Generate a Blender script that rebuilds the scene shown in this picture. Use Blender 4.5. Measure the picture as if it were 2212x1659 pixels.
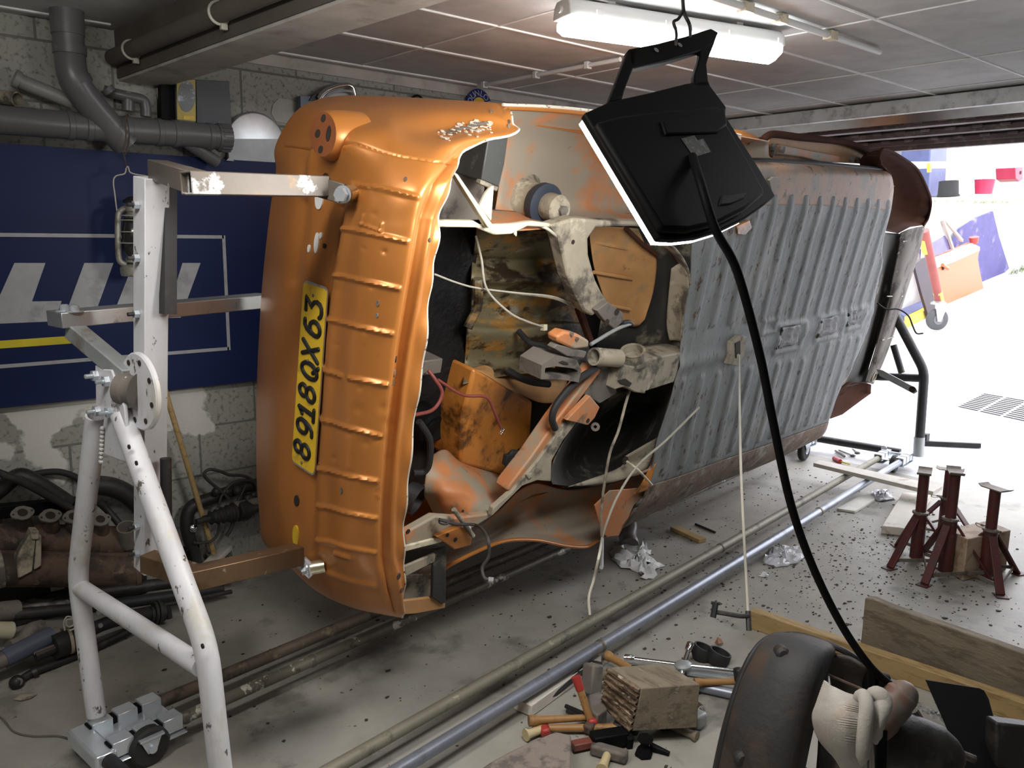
import bpy, bmesh, math, random
import numpy as np
from mathutils import Vector, Matrix

for o in list(bpy.data.objects):
    bpy.data.objects.remove(o)
SC = bpy.context.scene
COL = SC.collection
random.seed(7)
rng = np.random.default_rng(7)
V = Vector

# ------------------------------------------------------------------ camera
FPX, CX, CY = 1790.0, 1106.0, 829.5
CAM = V((0, 0, 1.5))
PITCH, ROLL, AZ = math.radians(10), 0.012, math.radians(49)
fh = V((math.cos(AZ), math.sin(AZ), 0))
FW = fh * math.cos(PITCH) - V((0, 0, 1)) * math.sin(PITCH)
R0 = FW.cross(V((0, 0, 1))).normalized()
U0 = R0.cross(FW)
RT = R0 * math.cos(ROLL) + U0 * math.sin(ROLL)
UP = -R0 * math.sin(ROLL) + U0 * math.cos(ROLL)
cam = bpy.data.cameras.new('camera')
camo = bpy.data.objects.new('camera', cam)
COL.objects.link(camo)
mw = Matrix((RT, UP, -FW)).transposed().to_4x4()
mw.translation = CAM
camo.matrix_world = mw
cam.sensor_width = 36.0
cam.lens = 36.0 * FPX / 2212.0
cam.clip_start = 0.02
SC.camera = camo

# ------------------------------------------------------------------ world, exposure
SC.view_settings.view_transform = 'Standard'
SC.view_settings.look = 'None'
SC.view_settings.exposure = 0.0
SC.view_settings.gamma = 1.0
SC.view_settings.use_curve_mapping = False
wd = bpy.data.worlds.new('sky')
SC.world = wd
wd.use_nodes = True
bg = wd.node_tree.nodes['Background']
bg.inputs[0].default_value = (0.93, 0.94, 1.0, 1)
bg.inputs[1].default_value = 5.5
E_TUBE, E_FILL, E_LAMP = 26.0, 52.0, 44.0      # strengths: ceiling batten, added fill above the camera, work light

# ------------------------------------------------------------------ pixel -> world helpers
def ray(x, y):
    return FW + RT * ((x - CX) / FPX) - UP * ((y - CY) / FPX)
def pl(x, y, n, d):
    r = ray(x, y)
    return CAM + r * ((d - n.dot(CAM)) / n.dot(r))
def fl(x, y, z=0.0): return pl(x, y, V((0, 0, 1)), z)
def wl(x, y, Y=3.6): return pl(x, y, V((0, 1, 0)), Y)
def xl(x, y, X): return pl(x, y, V((1, 0, 0)), X)
def dp(x, y, d): return CAM + ray(x, y) * d
# car frame: D along the car, NN level across it, EV across the car (upright now), EW out of its underside
ca = math.radians(7.8)
D = V((math.cos(ca), math.sin(ca), 0)); NN = V((-D.y, D.x, 0)); Z = V((0, 0, 1))
tl = math.radians(13)
OC = D * 1.25 + NN * 1.85 + Z * 1.1
EV = Z * math.cos(tl) - NN * math.sin(tl)
EW = -NN * math.cos(tl) - Z * math.sin(tl)
def loc(p):
    q = p - OC
    return (q.dot(D), q.dot(EV), q.dot(EW))
def cl(u, v, w): return OC + D * u + EV * v + EW * w
def cw(x, y, w): return pl(x, y, EW, EW.dot(OC) + w)
def cu(x, y, u): return pl(x, y, D, D.dot(OC) + u)
def cvv(x, y, v): return pl(x, y, EV, EV.dot(OC) + v)
def al(x, y, a): return pl(x, y, D, a)          # plane square to the car axis
def lt(x, y, l): return pl(x, y, NN, l)         # upright plane along the car axis
def st(a, l, z): return D * a + NN * l + Z * z  # along, across, height

# ------------------------------------------------------------------ mesh builder
def frame(t):
    t = t.normalized()
    a = Z if abs(t.z) < 0.9 else V((1, 0, 0))
    s = t.cross(a).normalized()
    return s, s.cross(t).normalized()
def spline(pts, n=8):
    P = [V(p) for p in pts]
    if len(P) < 3: return P
    out = []
    for i in range(len(P) - 1):
        p0 = P[i - 1] if i else P[0] * 2 - P[1]
        p1, p2 = P[i], P[i + 1]
        p3 = P[i + 2] if i + 2 < len(P) else P[-1] * 2 - P[-2]
        for k in range(n):
            t = k / n
            out.append(0.5 * ((2 * p1) + (p2 - p0) * t + (2 * p0 - 5 * p1 + 4 * p2 - p3) * t * t + (3 * p1 - p0 - 3 * p2 + p3) * t ** 3))
    out.append(P[-1])
    return out
ORG = {}
class MB:
    def __init__(s): s.v = []; s.f = []
    def add(s, vs, fs):
        b = len(s.v)
        s.v += [V(p) for p in vs]
        s.f += [tuple(b + i for i in f) for f in fs]
        return s
    def box(s, c, sz, ax=(V((1, 0, 0)), V((0, 1, 0)), V((0, 0, 1)))):
        h = [ax[i] * (sz[i] / 2) for i in range(3)]
        c = V(c)
        vs = [c + h[0] * a + h[1] * b + h[2] * d for a in (-1, 1) for b in (-1, 1) for d in (-1, 1)]
        return s.add(vs, [(0, 1, 3, 2), (4, 6, 7, 5), (0, 4, 5, 1), (2, 3, 7, 6), (0, 2, 6, 4), (1, 5, 7, 3)])
    def bar(s, p, q, w, h, up=Z):
        p, q = V(p), V(q); t = (q - p); L = t.length; t = t / L
        a = t.cross(up).normalized(); b = a.cross(t)
        return s.box((p + q) / 2, (L, w, h), (t, a, b))
    def tube(s, pts, r, n=12, cap=True):
        P = [V(p) for p in pts]; m = len(P)
        rr = r if isinstance(r, (list, tuple)) else [r] * m
        T = [(P[min(i + 1, m - 1)] - P[max(i - 1, 0)]).normalized() for i in range(m)]
        a, _ = frame(T[0]); vs = []
        for i in range(m):
            a = (a - T[i] * a.dot(T[i])).normalized(); b = T[i].cross(a)
            vs += [P[i] + (a * math.cos(2 * math.pi * k / n) + b * math.sin(2 * math.pi * k / n)) * rr[i] for k in range(n)]
        fs = [(i * n + k, i * n + (k + 1) % n, (i + 1) * n + (k + 1) % n, (i + 1) * n + k) for i in range(m - 1) for k in range(n)]
        if cap: fs += [tuple(range(n))[::-1], tuple((m - 1) * n + k for k in range(n))]
        return s.add(vs, fs)
    def pipe(s, p, q, ro, ri, n=20):
        p, q = V(p), V(q); t = (q - p).normalized(); a, b = frame(t); vs = []
        for (c, r) in ((p, ri), (p, ro), (q, ro), (q, ri)):
            vs += [c + (a * math.cos(2 * math.pi * k / n) + b * math.sin(2 * math.pi * k / n)) * r for k in range(n)]
        return s.add(vs, [(i * n + k, i * n + (k + 1) % n, ((i + 1) % 4) * n + (k + 1) % n, ((i + 1) % 4) * n + k) for i in range(4) for k in range(n)])
    def sqpipe(s, p, q, w, t, up=Z):
        p, q = V(p), V(q); d = (q - p).normalized(); a = d.cross(up).normalized(); b = a.cross(d); vs = []
        for (c, r) in ((p, w / 2 - t), (p, w / 2), (q, w / 2), (q, w / 2 - t)):
            vs += [c + a * (x * r) + b * (y * r) for x, y in ((-1, -1), (1, -1), (1, 1), (-1, 1))]
        return s.add(vs, [(i * 4 + k, i * 4 + (k + 1) % 4, ((i + 1) % 4) * 4 + (k + 1) % 4, ((i + 1) % 4) * 4 + k) for i in range(4) for k in range(4)])
    def lathe(s, p, ax, prof, n=24):
        p, ax = V(p), V(ax).normalized(); a, b = frame(ax); vs = []; m = len(prof)
        for r, h in prof:
            vs += [p + ax * h + (a * math.cos(2 * math.pi * k / n) + b * math.sin(2 * math.pi * k / n)) * r for k in range(n)]
        fs = [(i * n + k, i * n + (k + 1) % n, (i + 1) * n + (k + 1) % n, (i + 1) * n + k) for i in range(m - 1) for k in range(n)]
        fs += [tuple(range(n))[::-1], tuple((m - 1) * n + k for k in range(n))]
        return s.add(vs, fs)
    def hexnut(s, p, ax, r, h): return s.lathe(p, ax, [(r, 0), (r, h)], 6)
    def prism(s, pts, vec):
        P = [V(p) for p in pts]; n = len(P); vec = V(vec)
        fs = [tuple(range(n)), tuple(range(2 * n - 1, n - 1, -1))] + [(k, k + n, (k + 1) % n + n, (k + 1) % n) for k in range(n)]
        return s.add(P + [p + vec for p in P], fs)
    def ring(s, outer, inner, vec):        # a flat frame: two loops of equal count
        n = len(outer); vec = V(vec); vs = [V(p) for p in outer] + [V(p) for p in inner]
        vs += [p + vec for p in vs]; fs = []
        for k in range(n):
            j = (k + 1) % n
            fs += [(k, j, n + j, n + k), (2 * n + k, 3 * n + k, 3 * n + j, 2 * n + j), (k, 2 * n + k, 2 * n + j, j), (n + k, n + j, 3 * n + j, 3 * n + k)]
        return s.add(vs, fs)
    def sheet(s, G):
        G = np.asarray(G); a, b = G.shape[:2]
        return s.add([V(p) for p in G.reshape(-1, 3)], [(i * b + j, i * b + j + 1, (i + 1) * b + j + 1, (i + 1) * b + j) for i in range(a - 1) for j in range(b - 1)])
    def ball(s, c, r, n=12):
        rx = r if isinstance(r, (list, tuple)) else (r, r, r); vs = []; m = n // 2
        for i in range(m + 1):
            th = math.pi * i / m
            vs += [V(c) + V((rx[0] * math.sin(th) * math.cos(2 * math.pi * k / n), rx[1] * math.sin(th) * math.sin(2 * math.pi * k / n), rx[2] * math.cos(th))) for k in range(n)]
        return s.add(vs, [(i * n + k, (i + 1) * n + k, (i + 1) * n + (k + 1) % n, i * n + (k + 1) % n) for i in range(m) for k in range(n)])
    def torus(s, c, ax, R, r, n=32, m=8):
        a, b = frame(V(ax)); ax = V(ax).normalized(); vs = []
        for i in range(n):
            e = a * math.cos(2 * math.pi * i / n) + b * math.sin(2 * math.pi * i / n)
            vs += [V(c) + e * (R + r * math.cos(2 * math.pi * k / m)) + ax * (r * math.sin(2 * math.pi * k / m)) for k in range(m)]
        return s.add(vs, [(i * m + k, ((i + 1) % n) * m + k, ((i + 1) % n) * m + (k + 1) % m, i * m + (k + 1) % m) for i in range(n) for k in range(m)])
    def build(s, name, mat, parent=None, bevel=0, solid=0, ang=35, org=None, sub=0, label=None):
        if parent is not None: o0 = ORG[parent.name]
        elif org is not None: o0 = V(org)
        else:
            xs = [p.x for p in s.v]; ys = [p.y for p in s.v]; zs = [p.z for p in s.v]
            o0 = V(((min(xs) + max(xs)) / 2, (min(ys) + max(ys)) / 2, min(zs)))
        me = bpy.data.meshes.new(name)
        me.from_pydata([p - o0 for p in s.v], [], s.f)
        bm = bmesh.new(); bm.from_mesh(me)
        bmesh.ops.remove_doubles(bm, verts=bm.verts, dist=1e-6)
        bmesh.ops.recalc_face_normals(bm, faces=bm.faces)
        for f in bm.faces: f.smooth = True
        bm.to_mesh(me); bm.free()
        me.set_sharp_from_angle(angle=math.radians(ang))
        me.materials.append(mat)
        o = bpy.data.objects.new(name, me); COL.objects.link(o)
        ORG[o.name] = o0
        if parent is not None: o.parent = parent
        else: o.location = o0
        if solid:
            m = o.modifiers.new('thickness', 'SOLIDIFY'); m.thickness = solid; m.offset = 0
        if bevel:
            m = o.modifiers.new('edge', 'BEVEL'); m.width = bevel; m.segments = 2; m.limit_method = 'ANGLE'; m.angle_limit = math.radians(40)
        if sub:
            m = o.modifiers.new('round', 'SUBSURF'); m.levels = m.render_levels = sub
        if label: o['label'] = label
        return o
def tag(o, label, cat, group=None, kind=None):
    o['label'] = label; o['category'] = cat
    if group: o['group'] = group
    if kind: o['kind'] = kind
    return o
def thing(name, label, cat, base, group=None):
    o = bpy.data.objects.new(name, None); COL.objects.link(o)
    o.empty_display_size = 0.1; o.location = base; ORG[o.name] = V(base)
    return tag(o, label, cat, group)
def struct(o):
    o['kind'] = 'structure'; return o
def copy_tree(o, parent=None):
    c = o.copy(); COL.objects.link(c)
    if parent is not None: c.parent = parent
    for ch in list(o.children): copy_tree(ch, c)
    return c
def crgrid(ctrl, nu, nv):
    """Catmull-Rom surface through a grid of control rows (any number of channels)."""
    C = np.asarray(ctrl, float)
    def axis0(A, n):
        m = A.shape[0]; t = np.linspace(0, m - 1, n); i = np.clip(t.astype(int), 0, m - 2); f = (t - i).reshape((-1,) + (1,) * (A.ndim - 1))
        E = np.concatenate([2 * A[:1] - A[1:2], A, 2 * A[-1:] - A[-2:-1]])
        p0, p1, p2, p3 = E[i], E[i + 1], E[i + 2], E[i + 3]
        return 0.5 * (2 * p1 + (p2 - p0) * f + (2 * p0 - 5 * p1 + 4 * p2 - p3) * f ** 2 + (3 * p1 - p0 - 3 * p2 + p3) * f ** 3)
    A = axis0(C, nu)
    return np.swapaxes(axis0(np.swapaxes(A, 0, 1), nv), 0, 1)
def segdist(P, poly):
    """distance of 2-D points P (...,2) to a polyline"""
    d = np.full(P.shape[:-1], 1e9)
    for a, b in zip(poly[:-1], poly[1:]):
        a = np.array(a, float); b = np.array(b, float); ab = b - a
        t = np.clip(((P - a) @ ab) / (ab @ ab), 0, 1)
        d = np.minimum(d, np.linalg.norm(P - (a + t[..., None] * ab), axis=-1))
    return d

# ------------------------------------------------------------------ materials
def M(name, base, rough=0.6, metal=0.0, layers=(), bump=0.0, bscale=40.0, coat=0.0, emit=None, es=1.0, stretch=(1, 1, 1), var=0.12, vscale=6.0, alpha=1.0, trans=0.0, spec=0.5):
    m = bpy.data.materials.new(name); m.use_nodes = True
    nt = m.node_tree; N = nt.nodes; L = nt.links; bs = N['Principled BSDF']
    tc = N.new('ShaderNodeTexCoord'); mp = N.new('ShaderNodeMapping'); mp.inputs['Scale'].default_value = stretch
    L.new(tc.outputs['Object'], mp.inputs[0])
    def noise(sc, det=6.0, ro=0.6):
        n = N.new('ShaderNodeTexNoise'); n.inputs['Scale'].default_value = sc; n.inputs['Detail'].default_value = det; n.inputs['Roughness'].default_value = ro
        L.new(mp.outputs[0], n.inputs['Vector']); return n.outputs['Fac']
    def rgb(c):
        n = N.new('ShaderNodeRGB'); n.outputs[0].default_value = (*c, 1); return n.outputs[0]
    def mix(f, a, b):
        n = N.new('ShaderNodeMix'); n.data_type = 'RGBA'
        L.new(f, n.inputs[0]); L.new(a, n.inputs[6]); L.new(b, n.inputs[7]); return n.outputs[2]
    def ramp(f, lo, hi):
        n = N.new('ShaderNodeMapRange'); n.inputs[1].default_value = lo; n.inputs[2].default_value = hi; n.interpolation_type = 'SMOOTHSTEP'
        L.new(f, n.inputs[0]); return n.outputs[0]
    c = rgb(base)
    if var:
        c = mix(ramp(noise(vscale), 0.3, 0.7), rgb([x * (1 - var) for x in base]), rgb([min(1, x * (1 + var)) for x in base]))
    for col, sc, lo, hi in layers:
        c = mix(ramp(noise(sc, 8.0, 0.65), lo, hi), c, rgb(col))
    L.new(c, bs.inputs['Base Color'])
    bs.inputs['Roughness'].default_value = rough; bs.inputs['Metallic'].default_value = metal
    bs.inputs['Coat Weight'].default_value = coat; bs.inputs['Coat Roughness'].default_value = 0.25
    bs.inputs['Alpha'].default_value = alpha; bs.inputs['Transmission Weight'].default_value = trans
    bs.inputs['Specular IOR Level'].default_value = spec
    if bump:
        b = N.new('ShaderNodeBump'); b.inputs['Strength'].default_value = bump; b.inputs['Distance'].default_value = 0.01
        L.new(noise(bscale), b.inputs['Height']); L.new(b.outputs[0], bs.inputs['Normal'])
    if emit:
        bs.inputs['Emission Color'].default_value = (*emit, 1); bs.inputs['Emission Strength'].default_value = es
    m['tools'] = 1
    return m
RUST = (0.11, 0.045, 0.02); DARK = (0.012, 0.011, 0.010); GRIME = (0.30, 0.26, 0.19)
m_orange = M('orange_paint', (0.45, 0.168, 0.036), 0.38, 0.35, coat=0.2, var=0.08, vscale=3, layers=[((0.28, 0.085, 0.02), 9, 0.66, 0.74), (RUST, 55, 0.72, 0.76)], bump=0.05, bscale=12)
m_orange_dirty = M('orange_dirty', (0.52, 0.20, 0.075), 0.55, 0.0, layers=[(GRIME, 5, 0.42, 0.58), ((0.16, 0.11, 0.07), 9, 0.58, 0.7), (RUST, 40, 0.66, 0.72)], bump=0.12, bscale=30)
m_salmon = M('salmon_grime', (0.50, 0.215, 0.095), 0.6, 0.0, layers=[((0.33, 0.28, 0.22), 4.2, 0.40, 0.54), (RUST, 11, 0.64, 0.70), ((0.10, 0.06, 0.05), 70, 0.68, 0.73)], bump=0.1, bscale=30)
m_orange_oily = M('orange_oily', (0.50, 0.19, 0.035), 0.4, 0.0, layers=[((0.10, 0.04, 0.012), 10, 0.47, 0.66), (DARK, 7, 0.60, 0.72)], bump=0.2, bscale=40, coat=0.3)
m_tan = M('tan_panel', (0.48, 0.25, 0.10), 0.6, 0.0, layers=[((0.30, 0.22, 0.12), 7, 0.5, 0.7), ((0.2, 0.1, 0.04), 22, 0.62, 0.72)], bump=0.05)
m_gold = M('golden_rust', (0.16, 0.135, 0.075), 0.5, 0.0, layers=[((0.33, 0.16, 0.03), 4.5, 0.48, 0.58), ((0.30, 0.29, 0.24), 6, 0.55, 0.68), ((0.025, 0.014, 0.006), 5.2, 0.46, 0.57), ((0.03, 0.02, 0.01), 60, 0.62, 0.7)], stretch=(1, 1, 2.4), bump=0.15, bscale=40)
m_tar = M('black_tar', (0.009, 0.009, 0.010), 0.5, 0.0, bump=0.7, bscale=45, var=0.4, spec=0.25)
m_grime = M('grey_grime', (0.33, 0.29, 0.22), 0.75, 0.0, layers=[((0.09, 0.08, 0.065), 8, 0.48, 0.62), ((0.46, 0.42, 0.33), 13, 0.58, 0.7)], bump=0.25, bscale=40)
m_grimedark = M('dark_grime', (0.035, 0.033, 0.03), 0.7, 0.0, layers=[((0.26, 0.23, 0.17), 4.5, 0.54, 0.68)], bump=0.2, bscale=40)
m_beige = M('beige_paint', (0.62, 0.56, 0.42), 0.5, 0.0, layers=[((0.30, 0.26, 0.19), 12, 0.55, 0.68), (RUST, 35, 0.66, 0.72)], bump=0.1)
m_under = M('grey_underseal', (0.175, 0.186, 0.188), 0.62, 0.0, layers=[((0.27, 0.275, 0.265), 3, 0.52, 0.66), ((0.075, 0.05, 0.035), 26, 0.58, 0.625), ((0.12, 0.085, 0.06), 4, 0.64, 0.8), ((0.05, 0.04, 0.035), 75, 0.64, 0.69)], stretch=(1.6, 1.6, 0.55), bump=0.25, bscale=50)
m_sill = M('brown_sill', (0.33, 0.20, 0.13), 0.6, 0.0, layers=[((0.20, 0.17, 0.14), 6, 0.45, 0.6), ((0.09, 0.055, 0.035), 14, 0.56, 0.66)], bump=0.15)
m_rustsill = M('rusty_sill', (0.17, 0.12, 0.085), 0.75, 0.0, layers=[((0.28, 0.25, 0.20), 9, 0.52, 0.62), ((0.07, 0.035, 0.02), 12, 0.5, 0.66)], bump=0.4, bscale=40)
m_brown = M('brown_primer', (0.065, 0.027, 0.017), 0.85, 0.0, layers=[((0.04, 0.02, 0.015), 6, 0.5, 0.66)], bump=0.1, spec=0.1)
m_dark = M('dark_metal', (0.03, 0.03, 0.032), 0.5, 0.4, layers=[((0.07, 0.055, 0.045), 14, 0.55, 0.7)], bump=0.1)
m_black = M('black_plastic', (0.0045, 0.0045, 0.005), 0.6, var=0, spec=0.12)
m_rubber = M('black_rubber', (0.016, 0.016, 0.017), 0.7, bump=0.1)
m_hole = M('hole_shade', (0.02, 0.012, 0.008), 0.8, var=0)  # near-black patches paint the shade inside holes and openings
m_cut = M('cut_steel_edge', (0.58, 0.53, 0.44), 0.5, 0.2, layers=[(RUST, 60, 0.56, 0.66)])
m_yellow = M('plate_yellow', (0.62, 0.40, 0.022), 0.4, layers=[((0.40, 0.25, 0.02), 16, 0.55, 0.72)], var=0.06)
m_alu = M('aluminium', (0.55, 0.56, 0.57), 0.38, 0.8, layers=[((0.3, 0.3, 0.3), 25, 0.55, 0.7)])
m_chrome = M('chrome', (0.80, 0.82, 0.84), 0.12, 1.0, var=0.03)
m_zinc = M('zinc_plate', (0.62, 0.67, 0.72), 0.22, 0.65, var=0.06)
m_zincy = M('yellow_zinc', (0.72, 0.66, 0.46), 0.28, 0.85, var=0.05)
m_white = M('white_paint_chipped', (0.55, 0.55, 0.58), 0.45, 0.0, layers=[((0.50, 0.48, 0.44), 9, 0.52, 0.66), ((0.10, 0.085, 0.07), 34, 0.62, 0.655), ((0.30, 0.20, 0.09), 16, 0.66, 0.70)], bump=0.12, bscale=60, stretch=(1, 1, 0.5))
m_baresteel = M('bare_steel', (0.125, 0.105, 0.088), 0.45, 0.25, layers=[((0.42, 0.42, 0.42), 9, 0.58, 0.62), ((0.20, 0.12, 0.05), 13, 0.58, 0.68)], bump=0.05)
m_rawsteel = M('brown_steel', (0.17, 0.105, 0.06), 0.42, 0.6, layers=[((0.10, 0.06, 0.03), 10, 0.5, 0.66), ((0.42, 0.36, 0.28), 24, 0.62, 0.68)])
m_greysteel = M('grey_steel_bar', (0.34, 0.36, 0.36), 0.5, 0.4, layers=[((0.22, 0.2, 0.17), 10, 0.55, 0.7)])
m_pipe_old = M('pipe_olive', (0.20, 0.185, 0.14), 0.55, 0.2, layers=[((0.34, 0.30, 0.19), 20, 0.62, 0.68), ((0.10, 0.09, 0.07), 12, 0.54, 0.68)])
m_pipe_galv = M('pipe_galvanised', (0.25, 0.27, 0.32), 0.36, 0.5, layers=[((0.18, 0.19, 0.22), 12, 0.5, 0.66)])
m_pipe_rust = M('pipe_rusty', (0.13, 0.10, 0.075), 0.6, 0.3, layers=[((0.28, 0.23, 0.15), 14, 0.55, 0.68), ((0.05, 0.04, 0.03), 9, 0.52, 0.66)], bump=0.2)
m_pipe_chip = M('pipe_chipped', (0.17, 0.155, 0.12), 0.5, 0.3, layers=[((0.66, 0.64, 0.56), 9, 0.58, 0.60), ((0.08, 0.06, 0.045), 14, 0.56, 0.66)])
m_castiron = M('rusty_iron', (0.115, 0.075, 0.052), 0.75, 0.2, layers=[((0.045, 0.032, 0.025), 9, 0.46, 0.6), ((0.20, 0.135, 0.095), 16, 0.56, 0.7)], bump=0.4, bscale=45)
m_castgrey = M('dirty_iron_grey', (0.17, 0.15, 0.13), 0.7, 0.2, layers=[((0.06, 0.05, 0.045), 9, 0.5, 0.64)], bump=0.3)
m_oilblack = M('oily_black', (0.022, 0.021, 0.020), 0.5, 0.2, layers=[((0.06, 0.05, 0.045), 12, 0.55, 0.7)], bump=0.25)
m_pvc = M('grey_pvc', (0.105, 0.105, 0.108), 0.35, 0.0, layers=[((0.30, 0.30, 0.29), 11, 0.665, 0.70)], var=0.06)
m_pvcwhite = M('pale_pvc', (0.22, 0.22, 0.21), 0.45, 0.0)
m_blue = M('sign_blue', (0.008, 0.016, 0.070), 0.5, var=0.12, vscale=2, spec=0.2)
m_signwhite = M('sign_white', (0.36, 0.37, 0.39), 0.5, layers=[((0.25, 0.26, 0.27), 6, 0.5, 0.66)])
m_signyellow = M('sign_yellow', (0.60, 0.50, 0.02), 0.5)
m_wood = M('pine_wood', (0.38, 0.26, 0.115), 0.6, layers=[((0.27, 0.17, 0.07), 20, 0.5, 0.62)], stretch=(2.5, .45, 2.5), bump=0.1)
m_woodgrey = M('weathered_wood', (0.205, 0.17, 0.12), 0.75, layers=[((0.13, 0.105, 0.07), 14, 0.48, 0.62), ((0.26, 0.22, 0.165), 30, 0.56, 0.66)], bump=0.3, bscale=60, stretch=(2.2, .5, 2.2))
m_woodend = M('split_wood_end', (0.24, 0.17, 0.11), 0.8, layers=[((0.07, 0.045, 0.025), 26, 0.45, 0.58), ((0.45, 0.38, 0.29), 40, 0.58, 0.66)], bump=0.6, bscale=45, stretch=(0.6, 0.6, 2.5))
m_woodpale = M('pale_board', (0.60, 0.56, 0.50), 0.7, layers=[((0.40, 0.35, 0.30), 12, 0.55, 0.7)])
m_handle = M('hammer_handle', (0.33, 0.175, 0.06), 0.5, layers=[((0.17, 0.085, 0.03), 22, 0.5, 0.66)])
m_handlepale = M('pale_handle', (0.55, 0.45, 0.26), 0.6, layers=[((0.3, 0.22, 0.11), 18, 0.55, 0.68)])
m_redpaint = M('red_paint', (0.36, 0.035, 0.03), 0.5, layers=[((0.18, 0.03, 0.02), 20, 0.52, 0.66)])
m_jackred = M('jack_red', (0.085, 0.017, 0.015), 0.5, layers=[((0.05, 0.025, 0.02), 14, 0.48, 0.64), ((0.10, 0.07, 0.05), 30, 0.6, 0.68)])
m_jackpad = M('jack_pad', (0.20, 0.17, 0.14), 0.6, 0.3, layers=[((0.10, 0.07, 0.05), 20, 0.5, 0.65)])
m_cloth = M('white_cloth', (0.72, 0.73, 0.73), 0.9, layers=[((0.5, 0.5, 0.48), 18, 0.6, 0.72)])
m_sock = M('white_sock', (0.46, 0.43, 0.39), 0.95, layers=[((0.48, 0.36, 0.26), 7, 0.55, 0.72)], bump=0.3, bscale=120)
m_wire = M('wire_grey', (0.42, 0.40, 0.34), 0.6)
m_wiredark = M('wire_dark', (0.03, 0.028, 0.026), 0.6)
m_wirered = M('wire_red', (0.22, 0.05, 0.04), 0.5)
# ------------------------------------------------------------------ room materials
def mat_wall():
    m = bpy.data.materials.new('concrete_block_wall'); m.use_nodes = True
    nt = m.node_tree; N = nt.nodes; L = nt.links; bs = N['Principled BSDF']
    tc = N.new('ShaderNodeNewGeometry'); sp = N.new('ShaderNodeSeparateXYZ'); L.new(tc.outputs['Position'], sp.inputs[0])
    cb = N.new('ShaderNodeCombineXYZ'); L.new(sp.outputs[0], cb.inputs[0]); L.new(sp.outputs[2], cb.inputs[1])
    br = N.new('ShaderNodeTexBrick'); br.inputs['Scale'].default_value = 1.0; br.inputs['Brick Width'].default_value = 0.52; br.inputs['Row Height'].default_value = 0.22
    br.inputs['Mortar Size'].default_value = 0.005; br.inputs['Color1'].default_value = (0.28, 0.28, 0.25, 1); br.inputs['Color2'].default_value = (0.34, 0.34, 0.31, 1); br.inputs['Mortar'].default_value = (0.15, 0.15, 0.13, 1)
    L.new(cb.outputs[0], br.inputs['Vector'])
    def noise(sc):
        n = N.new('ShaderNodeTexNoise'); n.inputs['Scale'].default_value = sc; n.inputs['Detail'].default_value = 8; L.new(tc.outputs['Position'], n.inputs['Vector']); return n.outputs['Fac']
    def ramp(f, lo, hi):
        n = N.new('ShaderNodeMapRange'); n.inputs[1].default_value = lo; n.inputs[2].default_value = hi; L.new(f, n.inputs[0]); return n.outputs[0]
    def mix(f, a, col):
        n = N.new('ShaderNodeMix'); n.data_type = 'RGBA'; L.new(f, n.inputs[0]); L.new(a, n.inputs[6]); n.inputs[7].default_value = (*col, 1); return n.outputs[2]
    c = mix(ramp(noise(55), 0.52, 0.7), br.outputs['Color'], (0.13, 0.13, 0.11))
    # limewash band low on the wall with a ragged edge
    ad = N.new('ShaderNodeMath'); ad.operation = 'MULTIPLY_ADD'; L.new(noise(3.2), ad.inputs[0]); ad.inputs[1].default_value = -1.5; L.new(sp.outputs[2], ad.inputs[2])
    lo = N.new('ShaderNodeMath'); lo.operation = 'MULTIPLY'; L.new(ramp(ad.outputs[0], -0.03, 0.0), lo.inputs[0]); L.new(ramp(sp.outputs[2], 1.12, 1.08), lo.inputs[1])
    c = mix(lo.outputs[0], c, (0.60, 0.59, 0.55))
    L.new(c, bs.inputs['Base Color']); bs.inputs['Roughness'].default_value = 0.9
    b = N.new('ShaderNodeBump'); b.inputs['Strength'].default_value = 0.5; b.inputs['Distance'].default_value = 0.01; L.new(br.outputs['Fac'], b.inputs['Height']); b.invert = True
    b2 = N.new('ShaderNodeBump'); b2.inputs['Strength'].default_value = 0.35; b2.inputs['Distance'].default_value = 0.004; L.new(noise(70), b2.inputs['Height']); L.new(b.outputs[0], b2.inputs['Normal']); L.new(b2.outputs[0], bs.inputs['Normal'])
    return m
m_wall = mat_wall()
m_floor = M('garage_concrete', (0.30, 0.285, 0.25), 0.5, layers=[((0.33, 0.32, 0.295), 2.2, 0.5, 0.66), ((0.18, 0.17, 0.15), 3.4, 0.54, 0.66), ((0.07, 0.063, 0.056), 1.7, 0.62, 0.76), ((0.075, 0.06, 0.05), 34, 0.665, 0.70), ((0.42, 0.41, 0.39), 20, 0.68, 0.72)], bump=0.12, bscale=60, var=0.1, spec=0.45)
m_ceil = M('ceiling_render', (0.45, 0.45, 0.445), 0.85, layers=[((0.38, 0.38, 0.375), 3, 0.5, 0.7)], bump=0.05)
m_ceilline = M('ceiling_joint', (0.80, 0.80, 0.79), 0.8)
m_beam = M('beam_plaster', (0.44, 0.42, 0.39), 0.9, layers=[((0.28, 0.26, 0.23), 5, 0.5, 0.7)], bump=0.15)
m_beamside = M('beam_dark_paint', (0.10, 0.085, 0.07), 0.8, bump=0.15)
m_doorsteel = M('door_steel_brown', (0.19, 0.15, 0.15), 0.55, 0.2, layers=[((0.32, 0.28, 0.28), 10, 0.5, 0.64)])
m_rail = M('galvanised_rail', (0.80, 0.82, 0.82), 0.45, 0.1, layers=[((0.45, 0.46, 0.46), 10, 0.5, 0.66)])
m_out = M('driveway_concrete', (0.52, 0.51, 0.52), 0.8, layers=[((0.36, 0.35, 0.35), 4, 0.5, 0.7), ((0.16, 0.14, 0.12), 30, 0.70, 0.74)], bump=0.1)
m_outwall = M('white_render', (0.62, 0.62, 0.61), 0.85, layers=[((0.36, 0.36, 0.34), 3, 0.58, 0.75)], bump=0.1)

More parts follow.
